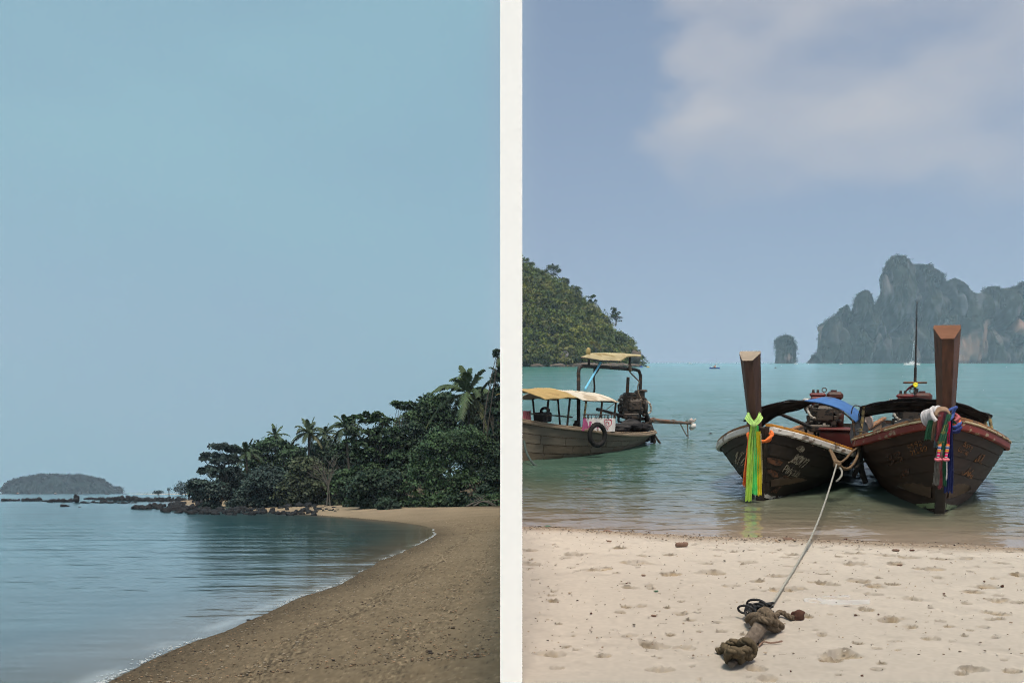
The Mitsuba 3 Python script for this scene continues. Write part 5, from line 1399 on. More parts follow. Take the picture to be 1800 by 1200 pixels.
surface_text(kA + '__lettering', HA, strokes(TH, 1, 0.085), 1, (1387, 811), (17.5, 7.3), (11.3, -15.3), 'lettering_cream')
surface_text(kA + '__lettering', HA, lettering('Phiyada'), 1, (1374, 829), (31, 11.5), (8, -12.5), 'lettering_cream')
surface_text(kA + '__lettering', HA, strokes([[(0, 0.3), (0.5, 1.0), (1.1, 0.9), (1.2, 0.3), (0.8, -0.2), (0, 0.3)], [(0.5, 0.35), (0.8, 0.6), (0.8, 0.2), (0.5, 0.35)]], 1, 0.3), 1, (1400, 790), (9, 3), (3, -7), 'lettering_cream')
surface_text(kA + '__lettering', HA, strokes([[(0, 0), (0.15, 1), (0.3, 0.1), (0.45, 1)], [(0.6, 0), (0.65, 1), (0.9, 0.9), (0.95, 0.05)], [(1.15, 0), (1.15, 1.0)]], 1, 0.09), -1, (1290, 814), (9, 3), (-2, -17), 'lettering_cream')
surface_text(kA + '__lettering', HA, strokes(TH[2:8], 1, 0.09), 1, (1352, 864), (13, 3), (7, -13), 'lettering_faded')
for (px_, py_, w_, h_) in [(1362, 812, 26, 12), (1360, 833, 18, 11), (1386, 842, 16, 9)]:
    m_ = trimesh.creation.extrude_polygon(shapely.Point(0, 0).buffer(0.5, quad_segs=8), 0.002, engine='earcut')
    v_ = np.array(m_.vertices); v_[:, :2] *= (1 + 0.7 * (meshkit.noise(v_ * 7 + px_, seed=2) - 0.5))[:, None]; m_.vertices = v_
    surface_text(kA + '__paint_patch', HA, m_, 1, (px_, py_), (w_, 6), (3, -h_), 'lettering_faded', off=0.0185)
# sashes round the post
PA = lambda s_, b_, z_: HA.place(np.array([s_, b_, z_]))
cloth('lime_cloth', (0.40, 0.62, 0.10)); cloth('pale_lime_cloth', (0.40, 0.62, 0.20)); cloth('green_cloth', (0.12, 0.66, 0.20)); cloth('yellow_cloth', (0.72, 0.60, 0.05)); cloth('orange_cloth', (0.78, 0.17, 0.05)); cloth('cream_cloth', (0.60, 0.56, 0.38))
def px_path(pts, d):
    return np.array([right_at(a, b, q) for (a, b), q in zip(pts, np.broadcast_to(d, len(pts)))])
YA = right_on(1336, 880, 0.0)[1]
for (pts, w_, fo, key_, lab) in [
        ([(1325, 748), (1322, 775), (1319, 820), (1316, 878)], 0.075, 2, 'lime_cloth', 'longest lime yellow sash hanging from the knot on the bow post'),
        ([(1326, 748), (1325, 780), (1323, 815), (1322, 850)], 0.055, 2, 'pale_lime_cloth', 'pale lime sash beside the longest one'),
        ([(1329, 748), (1329, 780), (1328, 820), (1327, 866)], 0.060, 2, 'green_cloth', 'bright green sash between the lime and yellow sashes'),
        ([(1333, 758), (1334, 790), (1335, 830), (1335, 868)], 0.055, 2, 'yellow_cloth', 'yellow sash right of the bright green one'),
        ([(1337, 762), (1338, 790), (1339, 820), (1339, 847)], 0.018, 1, 'cream_cloth', 'narrow cream ribbon at the right edge of the yellow sash'),
        ([(1319, 762), (1315, 800), (1311, 830), (1309, 852)], 0.045, 1, 'orange_cloth', 'orange sash hanging behind the lime ones on the left')]:
    put(thing('sash', lab, 'sash'), ribbon(px_path(pts, np.linspace(YA - 0.36, YA - 0.22, len(pts)) + (0.06 if 'orange' in key_ else 0)), w_, fo, 0.010, hash(key_) % 7 if False else len(lab), 1.15), key_, True, xf=up_shore)
mb = MB()
kn = right_at(1325, 746, YA - 0.36)
for e, sg in ((right_at(1312, 728, YA - 0.14), -1), (right_at(1338, 727, YA - 0.14), 1)):
    v, f = ribbon([kn, (kn + e) / 2 + [0.01 * sg, -0.01, -0.005], e], 0.07, 2, 0.010, 3, 1.3, axis=(0.5, 0, 0.8 * -sg))
    mb.add(v, f)
m = trimesh.creation.icosphere(2, 1.0); mb.add(np.array(m.vertices) * [0.030, 0.026, 0.036] + kn + [0, -0.01, 0], m.faces)
put(thing('sash', 'knotted pale green sash tied across the front of the lime sash bow post', 'sash'), mb, 'pale_lime_cloth', True, xf=up_shore)
def wrap(H, z0, r, sag, key_, label, n=2, rad=0.03, name='sash', cx=-0.1, cy=0.0, back=0.2, lift=0.12):
    mb = MB(); a = np.linspace(0, 2 * np.pi, 40)
    for i in range(n):
        rr = r * (1 + 0.10 * i)
        p = np.stack([cx - 0.02 + rr * 0.95 * -np.cos(a), cy + rr * 1.15 * np.sin(a), z0 + lift * -np.cos(a) * -0.5 * 0 - sag * (0.5 + 0.5 * np.cos(a)) + 0.008 * np.sin(5 * a + 2 * i) + 0.02 * i], 1)
        mb.tube(p, rad * (1 + 0.2 * np.sin(7 * a + i)), 7, cap=False)
    return put(thing(name, label, 'sash'), mb, key_, True, xf=H.world)
wrap(HA, 0.87, 0.118, 0.13, 'orange_cloth', 'thick orange sash looped round the foot of the lime sash bow post', 2, 0.018, cx=-0.12)

# ================================================================== right boat, bow straight at the viewer
HB = Hull(right_on(1651, 903, 0.0), math.radians(19), 8.2,
          [(0, 0.06, 1.06, 0.02, -0.12), (0.04, 0.30, 0.99, 0.10, -0.18), (0.10, 0.54, 0.88, 0.24, -0.24), (0.18, 0.76, 0.755, 0.42, -0.3), (0.26, 0.90, 0.665, 0.53, -0.32), (0.34, 0.955, 0.60, 0.58, -0.34), (0.5, 0.95, 0.54, 0.60, -0.35), (0.75, 0.8, 0.54, 0.48, -0.3), (1, 0.5, 0.62, 0.25, -0.15)], rake=-0.22)
kB = thing('longtail_boat', 'brown longtail boat with red gunwale, green waterline stripe and coloured scarves on its post', 'boat', 'longtail boats moored at the right beach')
build_hull(kB, HB, 'dark_hull_wood', [0.20, 0.36, 0.52, 0.68, 0.83, 0.955])
for sd in (-1, 1):
    put(kB + '__gunwale', HB.rail(0.006, 0.99, sd, 0.05, 0.085, 0.045, -0.08), 'worn_red', 30, xf=HB.world)
    put(kB + '__gunwale_bead', HB.rail(0.006, 0.99, sd, 0.03, 0.022, 0.058, 0.006), 'worn_cream', 30, xf=HB.world)
    put(kB + '__rail_cap', HB.rail(0.006, 0.99, sd, 0.085, 0.034, 0.026, 0.030), 'worn_brown', 30, xf=HB.world)
    put(kB + '__boot_stripe', HB.strake(0.16, 0.215, 0.004, 0.24, sd, 0.016, 20), 'worn_green', 30, xf=HB.world)
mb = MB(); mb.bar([0.02, 0, -0.15], [HB.surf(0, 1.0, 1)[0] + 0.06, 0, 1.05], 0.045, 0.11, 0.012); put(kB + '__stem', mb, 'black_hull_wood', False, xf=HB.world)
stem_post(kB, HB, (-0.17, 0.012, 0.96), (-0.33, -0.038, 2.10), 0.178, 0.278, 0.16, 0.19, 'red_post_wood', 'red_end_grain', 0.15)
mb = MB()
for q in np.linspace(0.09, 0.19, 4):
    g = HB.surf(q, 0.96, 1); mb.bar([g[0], -abs(g[1]) + 0.03, g[2] - 0.02], [g[0], abs(g[1]) - 0.03, g[2] - 0.02], 0.17, 0.03)
put(kB + '__foredeck', mb, 'deck_wood', False, xf=HB.world)
zB = lambda s, b: 1.19 - 0.15 * (np.abs(b + 0.05) / 0.85) ** 2.2 - 0.05 * (b + 0.05) - 0.17 * (s - 3.2)
put(kB + '__canopy', arch_sheet(3.2, 4.5, -0.92, 0.84, zB, n=18, m=60, seed=11, droop=0.05, ragged=0.35), 'black_tarp', 50, xf=HB.world, label='dark ragged canopy behind the bow')
for (s_, b_, ky) in [(3.3, -0.86, 'yellow_pole'), (4.4, -0.86, 'yellow_pole'), (3.3, 0.80, 'yellow_pole'), (3.9, 0.81, 'yellow_pole'), (4.4, 0.80, 'yellow_pole')]:
    g = HB.surf(s_ / HB.L, 1.0, np.sign(b_))
    mb = MB(); mb.tube([[s_, g[1] * 0.95, g[2] - 0.1], [s_, b_, float(zB(s_, b_)) - 0.01]], 0.022, 7)
    put(kB + '__canopy_post', mb, ky, 40, xf=HB.world)
mb = MB()
bb = np.linspace(-0.9, 0.83, 20)
for s_ in (3.3, 3.9, 4.4):
    mb.tube(np.stack([bb * 0 + s_, bb, zB(s_, bb) - 0.03], 1), 0.014, 6)
put(kB + '__canopy_frame', mb, 'dark_pole', 40, xf=HB.world)
engine('red topped longtail engine below the mast of the red gunwale boat', HB, (5.3, -0.14, 0.83), 1.0, math.radians(6), (8.2, -0.2, 0.2), (4.9, -0.55, 0.72), ('cover',), 9, prop=False)
k = thing('mast', 'tall thin dark mast with a crossbar standing on the red gunwale boat', 'mast')
bm = np.array([5.75, -0.02, 0.5]); tm = right_at(1612, 530, 17.0)
inv = lambda w: np.array([(w[0] - HB.o[0]) * math.sin(HB.yaw) + (w[1] - HB.o[1]) * math.cos(HB.yaw), (w[0] - HB.o[0]) * math.cos(HB.yaw) - (w[1] - HB.o[1]) * math.sin(HB.yaw), w[2] - HB.o[2]])
bw = right_at(1607, 740, 17.0)
mb = MB(); mp = lambda q: bw + (tm - bw) * q
mb.tube([mp(0), mp(0.45)], 0.024, 8); mb.tube([mp(0.42), mp(0.75)], [0.018, 0.013], 7); mb.tube([mp(0.73), mp(1)], [0.012, 0.007], 6)
put(k + '__pole', mb, 'dark_pole', 40, xf=up_shore)
mb = MB(); a, b = right_at(1588, 672.5, 16.95), right_at(1629, 672.5, 16.95); mb.tube([a, b], 0.016, 7); put(k + '__crossbar', mb, 'rusty_pole', 40, xf=up_shore)
mb = MB(); mb.tube([right_at(1612.5, 702, 16.6), right_at(1612.5, 683, 16.6)], 0.02, 7); mb.tube([right_at(1609, 690, 16.6), right_at(1616, 690, 16.6)], 0.012, 6); put(k + '__short_post', mb, 'dark_pole', 40, xf=up_shore)
mb = MB(); v, f = ribbon([right_at(1609, 675, 16.9), right_at(1602, 680, 16.9), right_at(1593, 686, 16.9)], 0.09, 2, 0.02, 4, 0.7, axis=(0.4, 0, 0.9)); mb.add(v, f)
put(thing('flag', 'small rolled dark flag tied below the crossbar of the mast', 'flag'), mb, 'maroon_box', True, xf=up_shore)
mb = MB(); mb.tube(curve([right_at(1606, 676, 16.88), right_at(1610, 680, 16.85), right_at(1611, 674, 16.88), right_at(1606, 676, 16.88)], 14), 0.018, 6)
put(thing('tied_cloth', 'yellow cloth knotted round the mast at the crossbar', 'cloth'), mb, 'yellow_cloth', True, xf=up_shore)
mb = MB(); p0 = HB.place(np.array([3.25, -0.90, 1.06])); mb.tube(curve([p0, p0 + [-0.03, 0, -0.12], p0 + [0.02, 0, -0.3]], 10), 0.008, 5); mb.tube(curve([p0 + [0.02, 0, -0.3], p0 + [-0.06, 0, -0.34], p0 + [0.09, 0, -0.36]], 8), 0.009, 5)
mb.tube(curve([p0, p0 + [-0.1, 0, 0.02], p0 + [-0.14, 0, -0.1]], 8), 0.009, 5)
put(thing('hanging_line', 'thin dark line with a hook hanging from the left corner of the dark canopy', 'line'), mb, 'dark_pole', 40, xf=up_shore)
mb = MB(); m = trimesh.creation.icosphere(3, 1.0); v = np.array(m.vertices)
for (q, r_) in [((3.1, -0.30, 0.76), 0.15), ((3.0, -0.10, 0.80), 0.13), ((2.95, -0.52, 0.74), 0.10)]:
    mb.add(v * r_ * (1 + 0.5 * (meshkit.fbm(v * 2 + q[1], 3, seed=1) - 0.5))[:, None] + q, m.faces)
put(thing('tarp_bundle', 'black bundled gear lying behind the left gunwale of the red gunwale boat', 'bundle'), mb, 'black_tarp', 40, xf=HB.world)
# lettering
surface_text(kB + '__lettering', HB, lettering('5552'), 1, (1693, 784), (15, 9.5), (4.2, -7.5), 'lettering_orange')
surface_text(kB + '__lettering', HB, lettering('01240'), 1, (1683.5, 792), (18, 10), (3.6, -7), 'lettering_orange')
surface_text(kB + '__lettering', HB, lettering('5552'), -1, (1597, 791), (20, -9), (-2.5, -8), 'lettering_orange')
surface_text(kB + '__lettering', HB, lettering('01240'), -1, (1601, 801), (23, -9), (-2.2, -8), 'lettering_orange')
surface_text(kB + '__lettering', HB, strokes([[(0, 0), (0.05, 0.25), (0.25, 0.9), (0.3, 1.0)], [(0.0, 0.1), (0.14, 0.02), (0.3, 0.6)], [(0.3, 0.6), (0.34, 0.1), (0.6, 0.7), (0.62, 1.0), (0.5, 0.9)], [(0.62, 1.0), (0.62, 0.4), (0.5, 0.02)], [(0.72, 0.1), (0.82, 0.02)]], 1, 0.085), 1, (1713, 811), (15, 6), (9, -15), 'lettering_orange')
surface_text(kB + '__lettering', HB, strokes([[(0, 0.3), (0.05, 0.05), (0.2, 0.1), (0.42, 0.7), (0.5, 1.15)], [(0.5, 1.15), (0.52, 0.6), (0.58, 0.05)], [(0.58, 0.05), (0.72, 0.6), (0.86, 1.05)], [(0.86, 0.42), (0.72, 0.3), (0.74, 0.05), (0.92, 0.1), (0.92, 0.45)], [(0.92, 0.45), (0.95, 0.05), (1.05, 0.1)], [(1.12, 0.45), (1.12, 0.05), (1.22, 0.06)]], 1, 0.085), 1, (1689, 834), (18, 7), (7, -14), 'lettering_orange')
surface_text(kB + '__lettering', HB, strokes([[(0, 1), (0.3, 1.05), (0.35, 0.75), (0.1, 0.6), (0.4, 0.45), (0.35, 0.05), (0.0, 0.0)], [(0.6, 1), (0.85, 1.05), (0.9, 0.75), (0.65, 0.55), (1.0, 0.4), (0.9, 0.05), (0.6, 0.0)]], 1, 0.10), -1, (1562, 818), (20, -7), (-4, -15), 'lettering_faded')
surface_text(kB + '__lettering', HB, strokes([[(0, 0.0), (0.1, 0.9), (0.3, 0.1), (0.4, 0.9)], [(0.55, 0.0), (0.62, 0.9), (0.75, 0.1), (0.85, 0.9)]], 1, 0.10), -1, (1585, 840), (14, -6), (-3, -11), 'lettering_faded')
# scarves and garlands on the post
cloth('dark_green_cloth', (0.05, 0.17, 0.10)); cloth('navy_cloth', (0.030, 0.040, 0.14)); cloth('rose_cloth', (0.38, 0.11, 0.13)); cloth('tan_cloth', (0.30, 0.20, 0.14)); cloth('pink_cloth', (0.70, 0.035, 0.17)); cloth('white_cloth', (0.52, 0.50, 0.52)); cloth('grey_cloth', (0.27, 0.25, 0.23)); cloth('blue_cloth', (0.06, 0.10, 0.30)); cloth('slate_cloth', (0.16, 0.22, 0.26)); cloth('teal_cloth', (0.06, 0.17, 0.22)); cloth('bead_pink', (0.80, 0.20, 0.26)); cloth('red_cloth', (0.42, 0.05, 0.04)); cloth('plum_cloth', (0.28, 0.13, 0.19))
YB = right_on(1651, 903, 0.0)[1]
D0 = YB - 0.44
for i, (pts, w_, fo, key_, lab, off) in enumerate([
        ([(1668, 735), (1669, 790), (1669, 830), (1668, 862)], 0.085, 3, 'navy_cloth', 'long navy scarf hanging lowest on the right side of the post', 0.07),
        ([(1664, 762), (1661, 790), (1660, 820), (1660, 851)], 0.050, 2, 'dark_green_cloth', 'deep green scarf tail below the pink beads', 0.035),
        ([(1652, 790), (1648, 815), (1646, 835), (1645, 849)], 0.060, 3, 'grey_cloth', 'pale grey frayed scarf tail on the left below the pink beads', 0.035),
        ([(1655, 800), (1653, 825), (1653, 840), (1652, 855)], 0.035, 2, 'rose_cloth', 'dull rose scarf end between the grey and green tails', 0.05),
        ([(1638, 738), (1634, 752), (1632, 762), (1631, 770)], 0.065, 2, 'dark_green_cloth', 'short dark green scarf end at the left below the white cloth', 0.05),
        ([(1672, 738), (1677, 745), (1680, 750), (1682, 756)], 0.060, 2, 'dark_green_cloth', 'small dark green scarf end at the right of the post', 0.10),
        ([(1650, 725), (1645, 740), (1642, 755), (1641, 770)], 0.040, 2, 'tan_cloth', 'brown tan scarf falling from the loop at the left', 0.0),
        ([(1652, 724), (1648, 742), (1646, 765), (1645, 782)], 0.040, 2, 'slate_cloth', 'slate blue scarf behind the rose one', 0.02),
        ([(1655, 724), (1651, 745), (1650, 765), (1648, 772)], 0.050, 2, 'rose_cloth', 'rose red scarf down the middle of the bundle', -0.02),
        ([(1662, 724), (1659, 740), (1657, 758), (1655, 770)], 0.040, 2, 'plum_cloth', 'plum scarf beside the rose red one', -0.01),
        ([(1668, 728), (1662, 748), (1656, 768), (1652, 782)], 0.062, 2, 'green_scarf', 'wide green patterned scarf sweeping down to the left', -0.05),
        ([(1668, 740), (1667, 755), (1666, 768), (1665, 783)], 0.036, 1, 'pink_cloth', 'bright pink scarf leading to the right garland', -0.03)]):
    if key_ == 'green_scarf' and key_ not in scene:
        mat('green_scarf', proc(lambda p, n, uv: mix((0.06, 0.20, 0.13), (0.34, 0.33, 0.12), smoothstep(0.58, 0.66, fbm(p.x * 20, p.y * 20, p.z * 20)))), 0.7)
    put(thing('scarf', lab, 'scarf'), ribbon(px_path(pts, np.linspace(D0, D0 + 0.10, len(pts)) + off), w_, fo, 0.011, 20 + i, 1.1), key_, True, xf=up_shore)
for (x0, lab) in ((1652, 'left hanging garland of striped cloth rings with pink beads'), (1666, 'right hanging garland of striped cloth rings with pink beads')):
    k = thing('garland', lab, 'garland')
    y_ = 781; kk = 0
    for key_, hpx, wpx in [('orange_cloth', 3, 6.5), ('white_cloth', 1.6, 6.5), ('blue_cloth', 2.6, 6.5), ('white_cloth', 1.4, 6.5), ('orange_cloth', 2.6, 6.5), ('yellow_cloth', 1.6, 6.5), ('pink_cloth', 3, 6.0), ('white_cloth', 2.2, 5.0), ('pink_cloth', 3.2, 5.4), ('white_cloth', 2, 4.8)]:
        c_ = right_at(x0 - 0.15 * (y_ - 781), y_ + hpx / 2, D0 + 0.03); r_ = wpx / 2 / F * D0; hh = hpx / F * D0
        mb = MB(); mb.lathe([(0, -hh / 2), (r_ * 0.8, -hh / 2), (r_, -hh / 4), (r_, hh / 4), (r_ * 0.8, hh / 2), (0, hh / 2)], c_, (0, 0, 1), 14)
        put(k + '__ring', mb, key_, 40, xf=up_shore); y_ += hpx
    c_ = right_at(x0 - 3, 807.5, D0 + 0.02); mb = MB(); ii = trimesh.creation.icosphere(1, 1.0)
    for a in np.linspace(0, 2 * np.pi, 15)[:-1]:
        mb.add(np.array(ii.vertices) * 0.012 + c_ + [0.027 * math.cos(a), 0.024 * math.sin(a), 0.003 * math.sin(3 * a)], ii.faces)
    mb.add(np.array(ii.vertices) * [0.03, 0.025, 0.018] + c_ - [0, 0, 0.005], ii.faces)
    put(k + '__beads', mb, 'bead_pink', True, xf=up_shore)
mb = MB(); mb.add(*ribbon(px_path([(1664, 810), (1664.5, 822), (1664.5, 832), (1664, 840)], D0 + 0.0), 0.012, 1, 0.003, 3), None)
put(thing('ribbon', 'thin white ribbon hanging below the right garland', 'ribbon'), mb, 'white_cloth', True, xf=up_shore)
mb = MB(); c_ = right_at(1657, 725, D0)
for i in range(3):
    a = np.linspace(math.pi * 1.02, -0.02 * math.pi, 16)
    mb.tube(np.stack([c_[0] + 0.068 * np.cos(a), c_[1] + 0.012 * i + 0 * a - 0.005, c_[2] - 0.03 + 0.055 * np.sin(a) + 0.012 * i], 1), 0.017, 7)
put(thing('scarf', 'brown twisted scarf loop arching over the bundle on the post', 'scarf'), mb, 'tan_cloth', True, xf=up_shore)
for i, (key_, lab, z_, r_, n_) in enumerate([('rose_cloth', 'rose cloth wound round the foot of the tall post', 1.12, 0.098, 2), ('blue_cloth', 'blue cloth wound round the tall post below the rose one', 1.06, 0.112, 2), ('orange_cloth', 'orange cloth band wound round the tall post', 1.09, 0.112, 1), ('navy_cloth', 'navy cloth band low on the foot of the tall post', 1.01, 0.118, 2)]):
    wrap(HB, z_, r_, 0.07, key_, lab, n_, 0.016, name='scarf', cx=-0.19, cy=0.012)
mb = MB(); c0, c1 = right_at(1626, 738, D0 + 0.25), right_at(1651, 722, D0 + 0.02)
for i in range(7):
    q = i / 6
    a = np.linspace(0, 2 * np.pi, 18)
    c_ = c0 + (c1 - c0) * (0.15 + 0.8 * q); r_ = 0.085 - 0.035 * q
    dx = (c1 - c0) / np.linalg.norm(c1 - c0); fr_ = frame(dx)
    mb.tube(np.array([c_ + r_ * (math.cos(x) * fr_[1] * 0.7 + math.sin(x) * fr_[2]) for x in a]), 0.019, 6, cap=False)
mb.tube([c0 + (c1 - c0) * 0.12, c1], [0.07, 0.035], 10)
put(thing('scarf', 'white pleated cloth wound at the left of the tall post', 'scarf'), mb, 'white_cloth', True, xf=up_shore)
mb = MB(); a_, b_, c_ = right_at(1668, 722, D0 + 0.12), right_at(1676, 712, D0 + 0.16), right_at(1671, 735, D0 + 0.05)
mb.tube(curve([right_at(1662, 724, D0), b_ + [0, -0.08, -0.02], right_at(1677, 722, D0 + 0.1), right_at(1674, 733, D0 + 0.02), right_at(1668, 738, D0 - 0.02)], 16), 0.016, 7)
put(thing('scarf', 'blue and white twisted scarf at the right of the tall post', 'scarf'), mb, 'blue_cloth', True, xf=up_shore)
mb = MB(); mb.tube(curve([right_at(1641, 716, D0 + 0.1), right_at(1636, 722, D0 + 0.05), right_at(1640, 733, D0), right_at(1646, 740, D0 - 0.02)], 14), 0.022, 7)
put(thing('scarf', 'white scarf loop at the left shoulder of the tall post', 'scarf'), mb, 'white_cloth', True, xf=up_shore)

# ================================================================== left boat, seen from its side
HC = Hull([0.0, 17.75, 0.0], math.atan2(0.55, 0.835), 5.05,
          [(0, 0.06, 0.72, 0.03, -0.3), (0.05, 0.22, 0.67, 0.17, -0.33), (0.15, 0.46, 0.58, 0.38, -0.35), (0.3, 0.64, 0.49, 0.53, -0.35), (0.5, 0.68, 0.365, 0.56, -0.35), (0.7, 0.62, 0.285, 0.46, -0.32), (0.87, 0.48, 0.245, 0.26, -0.25), (1, 0.32, 0.24, 0.08, -0.1)], rake=-0.0)
kC = thing('longtail_boat', 'weathered grey wooden longtail boat with two tarp canopies cut by the white wall', 'boat', 'longtail boats moored at the right beach')
n = 44; t = np.linspace(0, 1, n); u = np.linspace(0, 1, 12)
mb = MB()
for side in (-1, 1):
    mb.add(np.array([HC.surf(t, q, side) for q in u]).reshape(-1, 3), grid_faces(len(u), n))
a, b = np.array([HC.surf(1.0, q, -1) for q in u]), np.array([HC.surf(1.0, q, 1) for q in u]); mb.add(np.vstack([a, b]), grid_faces(2, len(u)))
a, b = np.array([HC.surf(0.0, q, -1) for q in u]), np.array([HC.surf(0.0, q, 1) for q in u]); mb.add(np.vstack([a, b]), grid_faces(2, len(u)))
put(kC + '__hull', mb, 'deck_wood', 35, xf=HC.world)
put(kC + '__inner_planking', HC.inner(0.01, 0.99), 'deck_wood', 35, xf=HC.world)
rs = RS(13)
for side in (1, -1):
    for r, (u0, u1) in enumerate([(0.30, 0.47), (0.47, 0.63), (0.63, 0.79), (0.79, 0.95)]):
        if side < 0 or r == 3:
            put(kC + '__hull__plank', HC.strake(u0 + 0.006, u1 - 0.006, 0.002, 0.998, side, 0.012, 40, 0.004), 'grey_hull_wood', 35, xf=HC.world)
            continue
        cuts = [0.002] + sorted(np.clip(np.linspace(0.09, 0.80, 7 + r % 2) + rs.uniform(-0.03, 0.03, 7 + r % 2) + 0.03 * (r % 2), 0.03, 0.9)) + [0.998]
        for t0, t1 in zip(cuts[:-1], cuts[1:]):
            put(kC + '__hull__plank', HC.strake(u0 + 0.007, u1 - 0.007, t0 + 0.0018, t1 - 0.0018, side, 0.011 + rs.uniform(0, 0.005), 10, 0.004), ['grey_hull_wood', 'grey_hull_wood', 'grey_plank_b'][rs.randint(3)] if 'grey_plank_b' in scene else 'grey_hull_wood', 35, xf=HC.world)
    put(kC + '__gunwale', HC.rail(0.002, 0.998, side, 0.06, 0.05, 0.05, -0.045), 'grey_rail_wood', 30, xf=HC.world)
    put(kC + '__rail_cap', HC.rail(0.002, 0.998, side, 0.10, 0.025, 0.035, 0.008), 'grey_rail_wood', 30, xf=HC.world)
zC = lambda s, b: 1.24 - 0.19 * (np.abs(b) / 0.72) ** 1.7 - 0.055 * np.clip(s - 0.9, 0, 5) - 0.03 * np.clip(0.9 - s, 0, 2)
put(kC + '__canopy', arch_sheet(0.12, 1.25, -0.42, 0.60, zC, seed=21, droop=0.03), 'tan_tarp', 50, xf=HC.world, label='tan front part of the long low canopy')
put(kC + '__canopy', arch_sheet(1.25, 2.66, -0.70, 0.70, zC, n=24, seed=23, droop=0.025), 'white_tarp', 50, xf=HC.world, label='pale rear part of the long low canopy')
v, f = ribbon(np.array([HC.place(np.array([s_, 0.70, float(zC(s_, 0.70)) - 0.01])) for s_ in (1.2, 1.9, 2.7, 3.75)]), 0.07, 1, 0.0, 1, 1.0, axis=(0, 0, 1.0))
for (s_, b_, ky) in [(0.55, 0.36, 'dark_pole'), (1.05, 0.50, 'dark_pole'), (1.46, 0.60, 'yellow_pole'), (2.07, 0.60, 'rusty_pole'), (2.62, 0.60, 'rusty_pole'), (0.9, -0.38, 'dark_pole'), (1.7, -0.6, 'dark_pole'), (2.6, -0.58, 'dark_pole')]:
    g = HC.surf(s_ / HC.L, 1.0, np.sign(b_)); b2 = np.sign(b_) * min(abs(b_) + 0.05, abs(float(g[1])) + 0.04)
    mb = MB(); mb.tube([[s_, b_ * 0.95, float(g[2]) - 0.12], [s_, b2, float(zC(s_, b2)) - 0.015]], 0.020, 7)
    put(kC + '__canopy_post', mb, ky, 40, xf=HC.world)
mb = MB()
for b_, z_ in ((0.62, -0.05),):
    mb.tube([[1.42, b_, float(zC(1.42, b_)) + z_], [2.64, b_, float(zC(2.64, b_)) + z_]], 0.014, 6)
mb.tube([[0.5, 0.42, float(zC(0.5, 0.42)) - 0.05], [1.3, 0.55, float(zC(1.3, 0.55)) - 0.05]], 0.014, 6); mb.tube([[0.1, 0.3, 0.83], [1.22, 0.5, 0.72]], 0.014, 6); mb.tube([[1.42, 0.63, 0.66], [2.64, 0.63, 0.60]], 0.014, 6)
put(kC + '__canopy_frame', mb, 'dark_pole', 40, xf=HC.world)
# goal-post frame with the small high canopy
fr_p = [right_at(1017, 748, 19.5), right_at(1017, 655, 19.5), right_at(1018, 647, 19.52), right_at(1024, 643.5, 19.6), right_at(1070, 646, 20.5), right_at(1116, 649.5, 21.4), right_at(1123, 652, 21.52), right_at(1126, 660, 21.56), right_at(1124, 755, 21.55)]
mb = MB(); mb.tube(fr_p[:5], 0.035, 8); mb.tube(fr_p[4:], 0.035, 8); put(kC + '__goal_frame', mb, 'dark_pole', 40, xf=up_shore)
def c2(a, b, ya, yb, m=0.3):
    return None
top = np.array([[right_at(x, y, d) for x, y, d in ((1021, 627, 19.3), (1036, 621.5, 20.0), (1032, 620.5, 20.7))], [right_at(x, y, d) for x, y, d in ((1058, 633, 20.0), (1062, 621.5, 20.7), (1062, 620, 21.4))],
                [right_at(x, y, d) for x, y, d in ((1090, 634, 20.6), (1095, 622, 21.2), (1094, 620.5, 21.9))], [right_at(x, y, d) for x, y, d in ((1103, 625.5, 20.8), (1110, 623.5, 21.4), (1112, 622.5, 22.2))], [right_at(x, y, d) for x, y, d in ((1126, 625.5, 21.2), (1127, 624.5, 21.8), (1127, 623.5, 22.5))]])
V = np.vstack([top.reshape(-1, 3), top.reshape(-1, 3) - [0, 0, 0.02]]); f = grid_faces(5, 3); rim = np.array([0, 1, 2, 5, 8, 11, 14, 13, 12, 9, 6, 3]); q = np.roll(rim, -1)
V2, f2 = trimesh.remesh.subdivide(*trimesh.remesh.subdivide(V, np.vstack([f, f[:, ::-1] + 15, np.stack([rim, q, q + 15], 1), np.stack([rim, q + 15, rim + 15], 1)])))
V2 = V2 + np.c_[V2[:, :2] * 0, 0.014 * (meshkit.fbm(V2 * 5, 2, seed=3) - 0.5)]
put(kC + '__high_canopy', (V2, f2), 'khaki_tarp', 40, xf=up_shore)
mb = MB()
for (x0, y0, x1, y1, d) in [(1035, 646, 1035, 629, 19.8), (1107, 652, 1107, 625, 21.2)]:
    mb.tube([right_at(x0, y0, d), right_at(x1, y1, d)], 0.024, 7)
mb.tube([right_at(1021, 629, 19.3), right_at(1060, 634.5, 20.0), right_at(1090, 635, 20.6)], 0.010, 5)
for x in np.linspace(1028, 1088, 9):
    mb.tube([right_at(x, 631 + (x - 1028) * 0.045, 19.45 + (x - 1028) * 0.019), right_at(x + 0.6, 634.5 + (x - 1028) * 0.03, 19.45 + (x - 1028) * 0.019)], 0.008, 4)
put(kC + '__high_canopy_post', mb, 'dark_pole', 40, xf=up_shore)
def thing_tubes(name, label, cat, runs, key_, sm=40):
    mb = MB()
    for pts, r in runs:
        mb.tube(curve([right_at(*p) for p in pts], 14) if len(pts) > 2 else [right_at(*p) for p in pts], r, 7)
    return put(thing(name, label, cat), mb, key_, sm, xf=up_shore)
mat('bright_blue_pole', (0.16, 0.50, 0.72), 0.5)
mat('lamp_yellow', (0.36, 0.28, 0.11), 0.5); mat('green_rope', (0.05, 0.075, 0.07), 0.8); mat('dark_rope', (0.045, 0.036, 0.030), 0.9)
